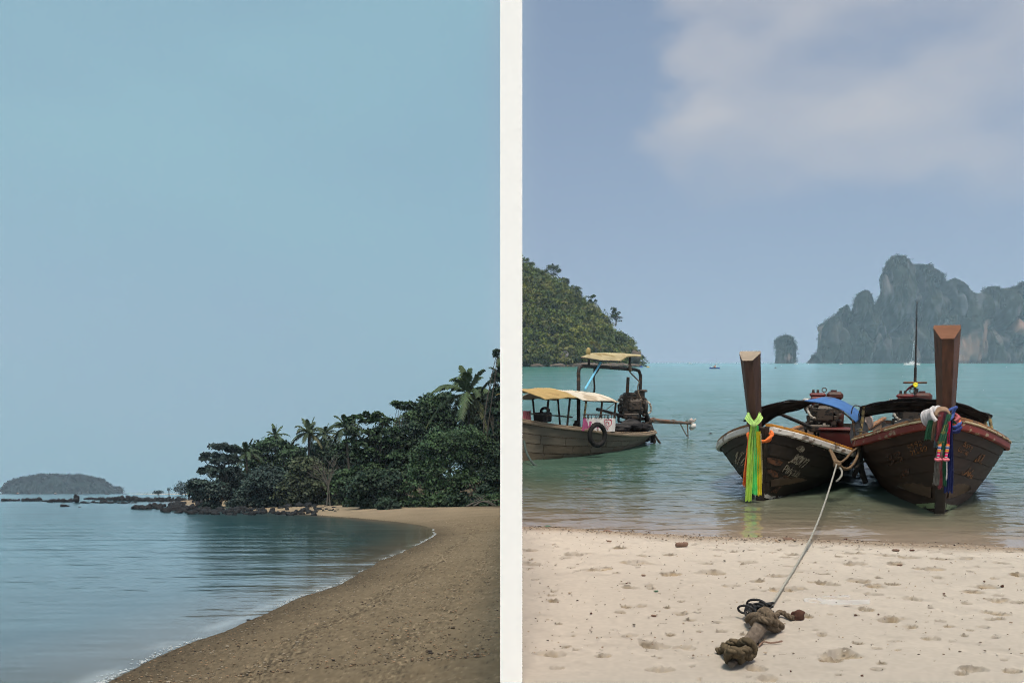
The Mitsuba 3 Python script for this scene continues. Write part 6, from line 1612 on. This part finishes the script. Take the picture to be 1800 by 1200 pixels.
thing_tubes('boat_pole', 'light blue pole leaning between the two canopies of the grey boat', 'pole', [([(1028, 685, 19.3), (1056, 637, 20.2)], 0.022)], 'bright_blue_pole')
mb = MB(); c_ = right_at(1034, 617, 19.9); mb.lathe([(0, -0.05), (0.035, -0.05), (0.05, -0.01), (0.045, 0.05), (0.02, 0.085), (0, 0.09)], c_ - [0, 0, 0.02], (0, 0, 1), 16); mb.tube([c_ - [0, 0, 0.07], c_ - [0, 0, 0.13]], 0.014, 6)
put(thing('boat_lamp', 'small yellow lamp standing on the high canopy', 'lamp'), mb, 'lamp_yellow', 40, xf=up_shore)
thing_tubes('hanging_rag', 'dark rag and line hanging from the top bar left of the engine', 'rag', [([(1050, 645, 20.1), (1046, 655, 20.1), (1044, 664, 20.1), (1045, 680, 20.1), (1044, 690, 20.1)], [0.05, 0.06, 0.055, 0.04, 0.03, 0.02, 0.018, 0.018, 0.018, 0.018, 0.018, 0.018, 0.02, 0.016]), ([(1043, 696, 20.1), (1043.5, 703, 20.1)], 0.022)], 'dark_rope')
thing_tubes('tie_line', 'old brown line tied from the top bar to the rear leg of the frame', 'line', [([(1107, 640, 21.2), (1106, 650, 21.1), (1114, 661, 21.4), (1124, 671, 21.5)], 0.014), ([(1107, 644, 21.15), (1108, 652, 21.1)], 0.035), ([(1124, 672, 21.5), (1121, 680, 21.5), (1123, 692, 21.5), (1128, 702, 21.5)], 0.012)], 'grey_rail_wood')
thing_tubes('tie_line', 'thin wire running from the canopy corner up to the dark engine', 'line', [([(1066, 720, 20.2), (1082, 707, 20.6), (1096, 696, 21.2)], 0.007)], 'dark_rope')
engine('dark iron longtail engine on the stern of the grey boat', HC, (4.62, 0.0, 0.80), 0.98, math.radians(-35), inv(np.zeros(3)) * 0 + np.array([0, 0, 0.0]), np.array([0, 0, 0.0]), (), 3, prop=False) if False else None
invC = lambda w: np.array([(w[0] - HC.o[0]) * math.sin(HC.yaw) + (w[1] - HC.o[1]) * math.cos(HC.yaw), (w[0] - HC.o[0]) * math.cos(HC.yaw) - (w[1] - HC.o[1]) * math.sin(HC.yaw), w[2] - HC.o[2]])
engine('dark iron longtail engine on the stern of the grey boat', HC, invC(right_at(1111, 714, 21.6)), 0.98, math.radians(-35), invC(right_at(1213, 744, 23.2)), invC(right_at(1054, 720, 20.6)), ('pipe',), 3, prop=True)
for (px_, py_, r_, ky, lab) in [(1215, 739, 0.045, 'pink_float', 'dull grey float above the white one at the end of the long shaft'), (1219, 749, 0.058, 'white_float', 'white float at the end of the long propeller shaft')]:
    c_ = right_at(px_, py_, 23.1); mb = MB(); mb.lathe([(0, -1.15 * r_), (0.7 * r_, -0.95 * r_), (r_ * 1.02, -0.2 * r_), (r_, 0.3 * r_), (0.7 * r_, 0.85 * r_), (0.25 * r_, 1.05 * r_), (0.2 * r_, 1.2 * r_), (0, 1.2 * r_)], c_, (0.5, 0.2, 0.6) if ky == 'white_float' else (0.1, 0.1, 1), 18)
    put(thing('float', lab, 'float'), mb, ky, True, xf=up_shore)
# rudder post, stern lines
thing_tubes('rudder', 'dark wooden rudder leaning at the stern of the grey boat', 'rudder', [([(1134, 724, 21.6), (1142, 745, 21.7), (1147, 762, 21.7), (1147, 778, 21.7)], 0.05), ([(1136, 762, 21.6), (1140, 775, 21.6)], 0.07)], 'dark_pole')
thing_tubes('stern_line', 'dark ropes hanging into the water from the stern of the grey boat', 'rope', [([(1147, 755, 21.6), (1153, 768, 21.6), (1161, 779, 21.6)], 0.02), ([(1146, 760, 21.6), (1152, 776, 21.6), (1148, 781, 21.6)], 0.015), ([(1125, 750, 21.4), (1137, 744, 21.5), (1146, 741, 21.5)], 0.022), ([(1150, 764, 21.6), (1158, 778, 21.6)], 0.012)], 'dark_rope')
mb = MB(); m = trimesh.creation.icosphere(3, 1.0); v = np.array(m.vertices)
for (x, y, d, r3) in [(1092, 752, 20.7, (0.20, 0.22, 0.10)), (1110, 747, 21.0, (0.24, 0.22, 0.13)), (1128, 751, 21.3, (0.22, 0.2, 0.10))]:
    mb.add(v * r3 * (1 + 0.5 * (meshkit.fbm(v * 1.6 + x, 3, seed=2) - 0.5))[:, None] + right_at(x, y, d), m.faces)
put(thing('tarp_heap', 'black tarpaulin heaped under the dark engine in the stern', 'tarp'), mb, 'black_tarp', 40, xf=up_shore)
# the banner with the double heart
k = thing('banner', 'white cloth banner with a red double heart tied along the grey boat', 'banner')
c00, c10, c11, c01 = right_at(1023, 757, 18.46), right_at(1080.5, 758.5, 19.36), right_at(1080.5, 733.5, 19.40), right_at(1025, 733.5, 18.50)
nu, nv_ = 60, 24
uu, vv = np.meshgrid(np.linspace(0, 1, nu), np.linspace(0, 1, nv_), indexing='ij')
def ban(u, v, off=0.0):
    p = (c00 * ((1 - u) * (1 - v))[..., None] + c10 * (u * (1 - v))[..., None] + c11 * (u * v)[..., None] + c01 * ((1 - u) * v)[..., None])
    nrm = np.cross(c10 - c00, c01 - c00); nrm /= np.linalg.norm(nrm)
    if nrm[1] > 0:
        nrm = -nrm
    wav = 0.015 * np.sin(u * 21) * (0.4 + 0.6 * v) + 0.008 * np.sin(u * 50 + 3 * v)
    p = p + nrm * (wav + off)[..., None]
    p[..., 2] -= 0.018 * np.abs(np.sin(u * np.pi * 9)) * v ** 6
    return p
A, Bk = ban(uu, vv, uu * 0), ban(uu, vv, uu * 0 - 0.006)
f = grid_faces(nu, nv_)
cl = np.full((nu, nv_, 3), 0.0) + np.array([0.66, 0.64, 0.62])
pink = ((uu < 0.13 + 0.06 * np.sin(vv * 5)) | ((np.abs(uu - 0.245 - 0.05 * (vv - 0.6)) < 0.03) & (vv < 0.72)) | ((np.abs(uu - 0.47) < 0.025) & (vv < 0.4) & (vv > 0.2)))
cl[pink] = [0.42, 0.10, 0.22]
put(k + '__cloth', (np.vstack([A.reshape(-1, 3), Bk.reshape(-1, 3)]), np.vstack([f, f[:, ::-1] + nu * nv_])), 'painted', True, np.vstack([cl.reshape(-1, 3)] * 2), xf=up_shore)
th = np.linspace(0, 2 * np.pi, 70)
hx, hy = 16 * np.sin(th) ** 3, 13 * np.cos(th) - 5 * np.cos(2 * th) - 2 * np.cos(3 * th) - np.cos(4 * th)
mat('heart_red', (0.46, 0.03, 0.08), 0.6)
mb = MB()
for sc_, w_ in ((1.0, 0.16), (0.5, 0.12)):
    for j in range(69):
        pass
    ring = []
    for rr in (sc_ - w_ / 2, sc_ + w_ / 2):
        ring.append(ban(0.765 + 0.128 * rr * hx / 16, 0.50 + 0.40 * rr * (hy + 2.5) / 15 - 0.02, hx * 0 + 0.006))
    mb.add(np.array(ring).reshape(-1, 3), grid_faces(2, 70))
put(k + '__heart_emblem', mb, 'heart_red', True, xf=up_shore)
mb = MB()
for q in np.linspace(0.02, 0.98, 13):
    p = ban(np.array(q), np.array(0.97), np.array(0.004)); mb.tube(curve([p, p + [0, -0.02, 0.04], p + [0, 0.02, 0.055]], 6), 0.008, 5)
mb.tube([c01 + [0, 0.01, 0.05], c11 + [0, 0.01, 0.05]], 0.012, 6)
put(k + '__tie', mb, 'dark_rope', True, xf=up_shore)
# tyre fender
k = thing('tyre', 'old black tyre hung as a fender over the side of the grey boat', 'tyre')
tc = right_at(1050, 764.5, 18.50)
a = np.linspace(0, 2 * np.pi, 41)
ax1, ax2 = np.array([0.35, 0.25, -1.0]), np.array([0.62, 0.40, 0.30]); ax1 /= np.linalg.norm(ax1); ax2 -= ax1 * (ax1 @ ax2); ax2 /= np.linalg.norm(ax2)
mb = MB(); mb.tube(np.array([tc + 0.185 * (math.cos(x) * ax1 + math.sin(x) * ax2 * 0.92) for x in a]), 0.042, 10, cap=False)
for x in np.linspace(0, 2 * np.pi, 36)[:-1]:
    e = math.cos(x) * ax1 + math.sin(x) * ax2 * 0.92; mb.box(tc + 0.226 * e, (0.016, 0.03, 0.012), frame(e).T)
put(k, mb, 'rubber', 40, xf=up_shore)
thing_tubes('tyre_line', 'thin dark line holding the tyre fender', 'line', [([(1027, 731, 18.9), (1038, 743, 18.9), (1044, 750, 18.9)], 0.010)], 'dark_rope')
thing_tubes('bow_line', 'dark green rope trailing into the water from the cut end of the grey boat', 'rope', [([(921, 775, 17.45), (924, 790, 17.3), (931, 806, 17.1), (941, 818, 16.95), (950, 824, 16.9)], 0.020)], 'green_rope')
mb = MB(); c_ = right_at(954, 733, 18.3); mb.box(c_, (0.30, 0.22, 0.17), frame(np.array([0.55, 0.835, 0])).T, 0.02); put(thing('crate', 'black box standing in the front of the grey boat under the tan canopy', 'box'), mb, 'black_tarp', False, xf=up_shore)
mb = MB()
for q in np.linspace(0, 2 * np.pi, 7)[:-1]:
    pass
c_ = right_at(958, 722, 18.35); a = np.linspace(0, 2 * np.pi, 25); mb.tube(np.array([c_ + [0.07 * math.cos(x), 0.05 * math.cos(x), 0.05 * math.sin(x)] for x in a]), 0.025, 7, cap=False)
put(thing('steering_wheel', 'small black ring resting on the black box in the grey boat', 'ring'), mb, 'rubber', True, xf=up_shore)
cloth('faded_pink_cloth', (0.34, 0.13, 0.16))
v, f = ribbon(px_path([(926, 722, ), (926, 730), (926, 738), (926, 746)], 17.9), 0.15, 3, 0.015, 3); put(thing('hung_cloth', 'faded pink cloth hung under the tan canopy beside the white wall', 'cloth'), (v, f), 'faded_pink_cloth', True, xf=up_shore)
mb = MB(); mb.lathe([(0, 0), (0.07, 0), (0.075, 0.06), (0.05, 0.09), (0.05, 0.13), (0, 0.13)], right_at(1014, 751, 19.4), (0, 0, 1), 14); put(thing('pole_socket', 'round dark socket at the foot of the frame leg in the grey boat', 'socket'), mb, 'dark_pole', 40, xf=up_shore)
# ------------------------------------------------------------------ mooring lines, the buried stake and its ropes
def strand_fn(a, b, fr):
    return proc(lambda p, n, uv: mix(a, b, fbm(p.x * fr, p.y * fr, p.z * fr, 4)))
mat('old_rope', strand_fn((0.045, 0.035, 0.026), (0.21, 0.165, 0.12), 45.0), 0.9, spec=0.1)
mat('mossy_rope', strand_fn((0.034, 0.028, 0.018), (0.16, 0.125, 0.082), 45.0), 0.9, spec=0.1)
mat('grey_rope', strand_fn((0.20, 0.20, 0.18), (0.36, 0.36, 0.33), 60.0), 0.9, spec=0.1)
mat('brown_rope', strand_fn((0.10, 0.065, 0.04), (0.24, 0.17, 0.11), 60.0), 0.9, spec=0.1)
mat('stake_wood', proc(lambda p, n, uv: mix((0.05, 0.038, 0.03), (0.20, 0.165, 0.135), fbm(p.x * 60, p.y * 12, p.z * 60, 4))), 0.9, spec=0.1)
mat('black_line', (0.016, 0.017, 0.020), 0.6)
mat('husk', strand_fn((0.035, 0.015, 0.010), (0.10, 0.045, 0.030), 20.0), 0.85)
def laid_rope(path, r, turns_per_m, n=90, strands=3):
    """rope laid of three strands"""
    p = curve(path, n)
    t = np.gradient(p, axis=0); ln = np.r_[0, np.cumsum(np.linalg.norm(np.diff(p, axis=0), axis=1))]
    t /= np.linalg.norm(t, axis=1, keepdims=True)
    a = np.zeros_like(t); a[0] = frame(t[0])[1]
    for i in range(1, n):
        q = a[i - 1] - t[i] * (a[i - 1] @ t[i]); a[i] = q / np.linalg.norm(q)
    b = np.cross(t, a)
    mb = MB()
    for k in range(strands):
        g = 2 * np.pi * (k / strands + ln * turns_per_m)
        mb.tube(p + 0.52 * r * (np.cos(g)[:, None] * a + np.sin(g)[:, None] * b), r * 0.56, 6)
    return mb
def S3(px, py, up=0.0):
    """on the dry sand at a pixel, raised"""
    p = sand_at(px, py); return p + [0, 0, up]
def V3(px, py, up):
    """the point seen at a pixel that stands up metres above the sand"""
    z = 0.1 + up
    for _ in range(14):
        p = right_on(px, py, z); z = float(ground_r(p[0], p[1])) + up
    return p
# the long line from the boats to the stake
A0, A1 = right_at(1471, 815, 12.35), S3(1358, 1068, 0.03)
q = np.linspace(0, 1, 40)[:, None]
P_ = A0 + (A1 - A0) * q; P_[:, 2] -= 0.20 * np.sin(np.pi * q[:, 0]) * (1 - 0.2 * q[:, 0])
put(thing('mooring_line', 'long pale grey mooring line running from the boats down to the stake in the sand', 'rope'), laid_rope(P_, 0.010, 9, 260), 'grey_rope', True, xf=up_shore)
for (pts, r, ky, lab) in [
        ([(1449, 781, 13.45), (1455, 786, 13.2), (1463, 800, 12.8), (1471, 815, 12.36), (1478, 812, 12.5)], 0.016, 'brown_rope', 'brown rope from the orange rail down to the knot of the mooring line'),
        ([(1452, 781, 13.5), (1461, 792, 13.0), (1470, 808, 12.6), (1473, 816, 12.36)], 0.014, 'brown_rope', 'second brown rope beside it from the orange rail to the knot'),
        ([(1472, 816, 12.36), (1485, 808, 12.7), (1497, 795, 13.2), (1507, 788, 13.6), (1516, 783, 14.0)], 0.015, 'brown_rope', 'brown rope from the knot up to the left gunwale of the red gunwale boat'),
        ([(1473, 817, 12.36), (1486, 824, 12.5), (1498, 818, 12.8), (1508, 800, 13.4), (1512, 786, 13.9)], 0.018, 'brown_rope', 'slack brown rope loop sagging between the two bows'),
        ([(1472, 818, 12.34), (1479, 826, 12.3), (1478, 838, 12.2), (1470, 846, 12.2)], 0.012, 'grey_rope', 'loose grey rope end hanging below the knot')]:
    put(thing('rope', lab, 'rope'), laid_rope([right_at(*x) for x in pts], r, 9, 90), ky, True, xf=up_shore)
mb = MB(); c_ = right_at(1472, 816, 12.35); rs = RS(2)
for i in range(5):
    a = np.linspace(0, 2 * np.pi, 20); e1, e2 = frame(rs.normal(size=3))[1:]
    mb.tube(np.array([c_ + 0.035 * (math.cos(x) * e1 + math.sin(x) * e2) + rs.normal(size=3) * 0.003 for x in a]), 0.014, 6, cap=False)
put(thing('rope_knot', 'brown knot where the boat ropes join the long mooring line', 'knot'), mb, 'brown_rope', True, xf=up_shore)
# dark weedy ropes and cloth between the hulls
for (pts, r, lab) in [([(1511, 790, 13.9), (1510, 808, 13.9), (1505, 828, 13.9), (1500, 838, 13.9)], np.linspace(0.05, 0.03, 14), 'dark weedy rope hanging from the left gunwale of the red gunwale boat'),
                      ([(1508, 792, 13.95), (1512, 815, 13.95), (1516, 832, 13.95), (1522, 848, 13.95)], np.linspace(0.055, 0.035, 14), 'thick dark weedy rope end reaching the water left of the red gunwale boat'),
                      ([(1522, 808, 13.8), (1512, 816, 13.5), (1502, 822, 13.2)], 0.014, 'thin dark line between the two hulls')]:
    mb = MB(); mb.tube(curve([right_at(*x) for x in pts], 14), r, 8)
    put(thing('weedy_rope', lab, 'rope'), mb, 'dark_rope', 40, xf=up_shore)
# the stake and its knots
k = thing('stake', 'weathered wooden stake lying in the sand between two rope knots', 'stake')
s0, s1 = V3(1287, 1164, 0.02), V3(1346, 1091, 0.07)
mb = MB(); ax = (s1 - s0)
pp = np.array([s0 + ax * t for t in np.linspace(-0.05, 1.02, 12)])
mb.tube(pp + RS(1).normal(size=pp.shape) * 0.002, np.r_[0.016, 0.022, np.linspace(0.028, 0.044, 9), 0.040], 12)
v, f = mb.arr(); v = v + 0.006 * (meshkit.noise(v * 60, seed=4) - 0.5)[:, None]
put(k, (v, f), 'stake_wood', 40, xf=up_shore)
def knot(px, py, size, up, r, seed, ky, lab, tails=(), squash=0.65, loops=3):
    rs = RS(seed); c = S3(px, py, up); mb = MB()
    th = np.linspace(0, 2 * np.pi, 44)
    for i in range(loops):
        R = trimesh.transformations.random_rotation_matrix(rs.rand(3))[:3, :3]
        x = np.sin(th) + 2 * np.sin(2 * th); y = np.cos(th) - 2 * np.cos(2 * th); z = -np.sin(3 * th) * 1.2
        P = np.stack([x, y, z], 1) * size / 3.2 * rs.uniform(0.75, 1.0)
        P = P @ R.T * [1, 0.9, squash] + c + rs.normal(size=3) * size * 0.18 * [1, 1, 0.3]
        P[:, 2] = np.maximum(P[:, 2], S3(px, py)[2] + r * 0.4)
        m = laid_rope(P, r, 9, 130); mb.add(*m.arr())
    for t in tails:
        m = laid_rope([S3(a, b, u) for a, b, u in t], r, 9, 70); mb.add(*m.arr())
    return put(thing('rope_knot', lab, 'knot'), mb, ky, True, xf=up_shore)
def wraps(runs, ky, lab):
    mb = MB()
    for r, pts in runs:
        m = laid_rope([V3(a, b0, u) for a, b0, u in pts], r, 11, 26 * len(pts)); mb.add(*m.arr())
    return put(thing('rope_knot', lab, 'knot'), mb, ky, True, xf=up_shore)
# (pixel x, pixel y of the ground below, height above it)
wraps([(0.020, [(1262, 1143, 0.012), (1271, 1141, 0.03), (1279, 1134, 0.06), (1287, 1128, 0.09), (1296, 1131, 0.08), (1301, 1139, 0.06)]),
       (0.020, [(1273, 1134, 0.05), (1281, 1141, 0.06), (1290, 1145, 0.05), (1300, 1143, 0.03)]),
       (0.021, [(1296, 1140, 0.04), (1302, 1130, 0.09), (1311, 1126, 0.12), (1320, 1131, 0.10), (1325, 1142, 0.06), (1321, 1152, 0.03), (1312, 1153, 0.045), (1304, 1146, 0.08)]),
       (0.021, [(1280, 1161, 0.015), (1279, 1151, 0.06), (1285, 1143, 0.10), (1293, 1143, 0.10), (1300, 1150, 0.07), (1303, 1162, 0.02)]),
       (0.021, [(1288, 1152, 0.03), (1296, 1147, 0.08), (1308, 1143, 0.09), (1315, 1146, 0.05), (1313, 1153, 0.02)])], 'mossy_rope', 'thick mossy rope knotted round the near end of the stake')
wraps([(0.019, [(1314, 1090, 0.015), (1318, 1084, 0.06), (1328, 1081, 0.11), (1338, 1084, 0.13), (1347, 1092, 0.09), (1351, 1099, 0.03)]),
       (0.019, [(1322, 1095, 0.015), (1327, 1089, 0.07), (1336, 1087, 0.12), (1347, 1090, 0.12), (1355, 1097, 0.06), (1358, 1103, 0.02)]),
       (0.020, [(1336, 1076, 0.10), (1346, 1075, 0.13), (1355, 1080, 0.12), (1361, 1088, 0.08), (1368, 1096, 0.055), (1373, 1101, 0.025), (1367, 1105, 0.02), (1357, 1104, 0.045), (1347, 1099, 0.08)]),
       (0.019, [(1338, 1074, 0.09), (1349, 1080, 0.14), (1357, 1090, 0.11), (1364, 1098, 0.05)]),
       (0.019, [(1342, 1071, 0.06), (1353, 1076, 0.10), (1361, 1085, 0.08), (1363, 1093, 0.05)])], 'old_rope', 'thick twisted rope knotted round the far end of the stake')
mb = MB()
for (cx, cy, rx, ry) in [(1311, 1073, 11, 9), (1330, 1064, 14, 10), (1314, 1077, 6, 6), (1348, 1065, 5, 5), (1320, 1071, 8, 5), (1337, 1069, 7, 5), (1326, 1074, 9, 4), (1342, 1071, 10, 4), (1318, 1079, 5, 4), (1333, 1076, 8, 4)]:
    c_ = S3(cx, 1086, 0.0); d_ = c_[1]; a = np.linspace(0, 2 * np.pi, 30)
    C = right_at(cx, cy - 2, d_ - 0.02)
    mb.tube(np.array([C + [rx / F * d_ * math.cos(x), 0.05 * math.sin(x + cx), ry / F * d_ * math.sin(x)] for x in a]), 0.0075, 6, cap=False)
rs = RS(8)
for i in range(12):
    P = np.array([S3(1316 + rs.uniform(0, 44), 1078 + rs.uniform(-4, 8), 0.02 + rs.uniform(0, 0.05)) for _ in range(4)])
    mb.tube(curve(P, 20), 0.006, 5)
put(thing('cable', 'tangle of thin black line looped over the far knot of the stake', 'line'), mb, 'black_line', True, xf=up_shore)
put(thing('rope', 'frayed dark rope lying on the sand between the far knot and the brown husk', 'rope'), laid_rope([S3(1362, 1093, 0.02), S3(1373, 1084, 0.03), S3(1384, 1087, 0.02), S3(1394, 1090, 0.015)], 0.016, 9, 60), 'old_rope', True, xf=up_shore)
v, f = ROCKS[4]
put(thing('coconut_husk', 'dark brown coconut husk lying on the sand right of the far knot', 'husk'), (v * [0.042, 0.036, 0.040] + S3(1403, 1088, 0.022), f), 'husk', 30, xf=up_shore)
# things lying on the pale sand
v, f = ROCKS[6]
mat('driftwood_brown', strand_fn((0.10, 0.06, 0.045), (0.25, 0.16, 0.12), 20.0), 0.9)
mb = MB(); mb.box(S3(1198, 960, 0.016), (0.105, 0.055, 0.030), frame((1, 0.2, 0.05)).T, 0.008)
vv, ff = mb.arr(); vv, ff = trimesh.remesh.subdivide(*trimesh.remesh.subdivide(vv, ff)); vv = vv + 0.012 * (meshkit.noise(vv * 25, seed=3) - 0.5)[:, None]
put(thing('driftwood', 'small broken block of brown driftwood on the sand near the water', 'driftwood'), (vv, ff), 'driftwood_brown', 30, xf=up_shore)
for (px, py, w, ky, lab) in [(1486, 949, 6, 'husk', 'dark conical stone at the water line below the two boats'), (962, 926, 11, 'green_bag', 'crumpled green plastic scrap on the wrack line at the far left of the sand'), (1153, 1040, 8, 'green_bag', 'small dark green scrap on the sand left of the stake'),
                             (1039, 1079, 4, 'husk', 'small black stone alone on the left of the near sand'), (1131, 1012, 8, 'driftwood_brown', 'flat reddish brown chip on the sand below the grey boat'), (1068, 935, 16, 'driftwood_brown', 'long brown stick on the wrack line left of the boats'),
                             (1103, 1026, 8, 'husk', 'dark chip beside the row of dark bits on the left sand'), (1071, 952, 9, 'driftwood_brown', 'grey brown chip just below the wrack line on the left'), (1385, 949, 18, 'driftwood_brown', 'thin dark stick on the wrack line right of the mooring line'),
                             (1575, 968, 14, 'driftwood_brown', 'brown stick lying below the red gunwale boat'), (1603, 968, 9, 'husk', 'dark curled leaf beside the brown stick below the red gunwale boat'), (1582, 994, 10, 'driftwood_brown', 'short bent stick on the right sand'),
                             (1504, 1082, 7, 'husk', 'dark chip on the sand right of the husk'), (1544, 1081, 4, 'husk', 'small dark pebble right of the dark chip'), (1762, 1031, 6, 'husk', 'dark bits at the right edge of the sand'), (1515, 1189, 5, 'husk', 'black bit at the bottom of the right sand'),
                             (1390, 1181, 3, 'husk', 'tiny upright twig stub below the near knot'), (1149, 1083, 10, 'driftwood_brown', 'thin reddish chip on the near left sand'), (1730, 1023, 4, 'husk', 'small black pebble on the right sand below the bow'), (1659, 1045, 5, 'husk', 'small dark pebble in the middle of the right sand')]:
    c_ = S3(px, py, 0.006); s = w / F * c_[1] / 2
    long = w > 6
    v, f = ROCKS[(px * 7) % 9]
    put(thing('beach_debris', lab, 'debris'), (v * [s, max(s * 0.5, 0.006) if long else s, max(s * (0.35 if long else 0.75), 0.005)] + c_, f), ky, 30, xf=up_shore)
k = thing('twig', 'bent thin brown twig on the sand right of the near knot', 'twig'); mb = MB(); mb.tube(curve([S3(1334, 1138, 0.01), S3(1344, 1132, 0.015), S3(1352, 1133, 0.012), S3(1375, 1131, 0.015)], 14), 0.005, 5); put(k, mb, 'driftwood_brown', 30, xf=up_shore)
k = thing('twig', 'fine pale twigs standing in the sand beside the stake', 'twig'); mb = MB(); rs = RS(12)
for i in range(6):
    a = S3(1336 + rs.uniform(-4, 6), 1128 + rs.uniform(-3, 6), 0.0); mb.tube([a, a + [rs.uniform(-0.02, 0.06), 0.02, rs.uniform(0.03, 0.07)]], [0.0025, 0.0012], 4)
put(k, mb, 'old_rope', 30, xf=up_shore)
mat('white_plastic', proc(lambda p, n, uv: mix((0.33, 0.31, 0.29), (0.45, 0.44, 0.42), fbm(p.x * 12, p.y * 12, p.z * 12))), 0.5)
g0 = [S3(1415, 1052), S3(1450, 1048), S3(1490, 1047), S3(1525, 1052), S3(1524, 1062), S3(1490, 1066), S3(1450, 1062), S3(1418, 1058)]
poly = shapely.Polygon([(p[0], p[1]) for p in g0]).buffer(0.02)
xs = np.linspace(poly.bounds[0], poly.bounds[2], 70); ys = np.linspace(poly.bounds[1], poly.bounds[3], 30)
XX, YY = np.meshgrid(xs, ys, indexing='ij')
ins = shapely.contains_xy(poly, XX.ravel(), YY.ravel()).reshape(XX.shape)
nz_ = meshkit.fbm(np.stack([XX * 9, YY * 14, XX * 0], -1), 4, seed=3)
ZZ = ground_r(XX, YY) + 0.03 * broad.mean() + 0.030 * (nz_ - 0.40)
ff = grid_faces(70, 30); keep = ins.ravel()[ff].all(1)
VV = np.stack([XX, YY, ZZ], -1).reshape(-1, 3)
put(thing('plastic_sheet', 'half buried crumpled white plastic sheet on the sand right of the mooring line', 'plastic sheet'), (np.vstack([VV, VV - [0, 0, 0.003]]), np.vstack([ff[keep], ff[keep][:, ::-1] + len(VV)])), 'white_plastic', True, xf=up_shore)
# grit, shell and leaf bits too many to count
rs = RS(51); mb = MB()
n = 1500
yq = 5.2 + 4.9 * rs.rand(n); xq = rs.rand(n) * 0.53 * yq
near_w = rs.rand(n) < 0.45
yq[near_w] = shore_y(xq[near_w]) - 0.32 + 0.22 * rs.normal(size=near_w.sum())
zq = ground_r(xq, yq)
tint = [(0.10, 0.075, 0.06), (0.18, 0.13, 0.095), (0.40, 0.37, 0.33), (0.05, 0.042, 0.036), (0.25, 0.18, 0.125)]
for x, y, z, w in zip(xq, yq, zq, near_w):
    r = rs.uniform(0.0022, 0.0055) * (1.35 if w else 1.0) * (1.8 if rs.rand() < 0.05 else 1)
    a = rs.uniform(0, 6.28)
    vv = PEB[rs.randint(5)] * [r * rs.uniform(1, 2.2), r, r * 0.6]
    mb.add(vv @ np.array([[math.cos(a), math.sin(a), 0], [-math.sin(a), math.cos(a), 0], [0, 0, 1]]) + [x, y, z + 0.002 + r * 0.3 + (0.008 if w else 0.004)], jf, np.array(tint[rs.randint(5)]) * rs.uniform(0.7, 1.3))
put('shell_bits', mb, 'painted', True, label='scattered bits of shell coral and leaf on the pale sand', cat='shell bits', kind='stuff', xf=up_shore)
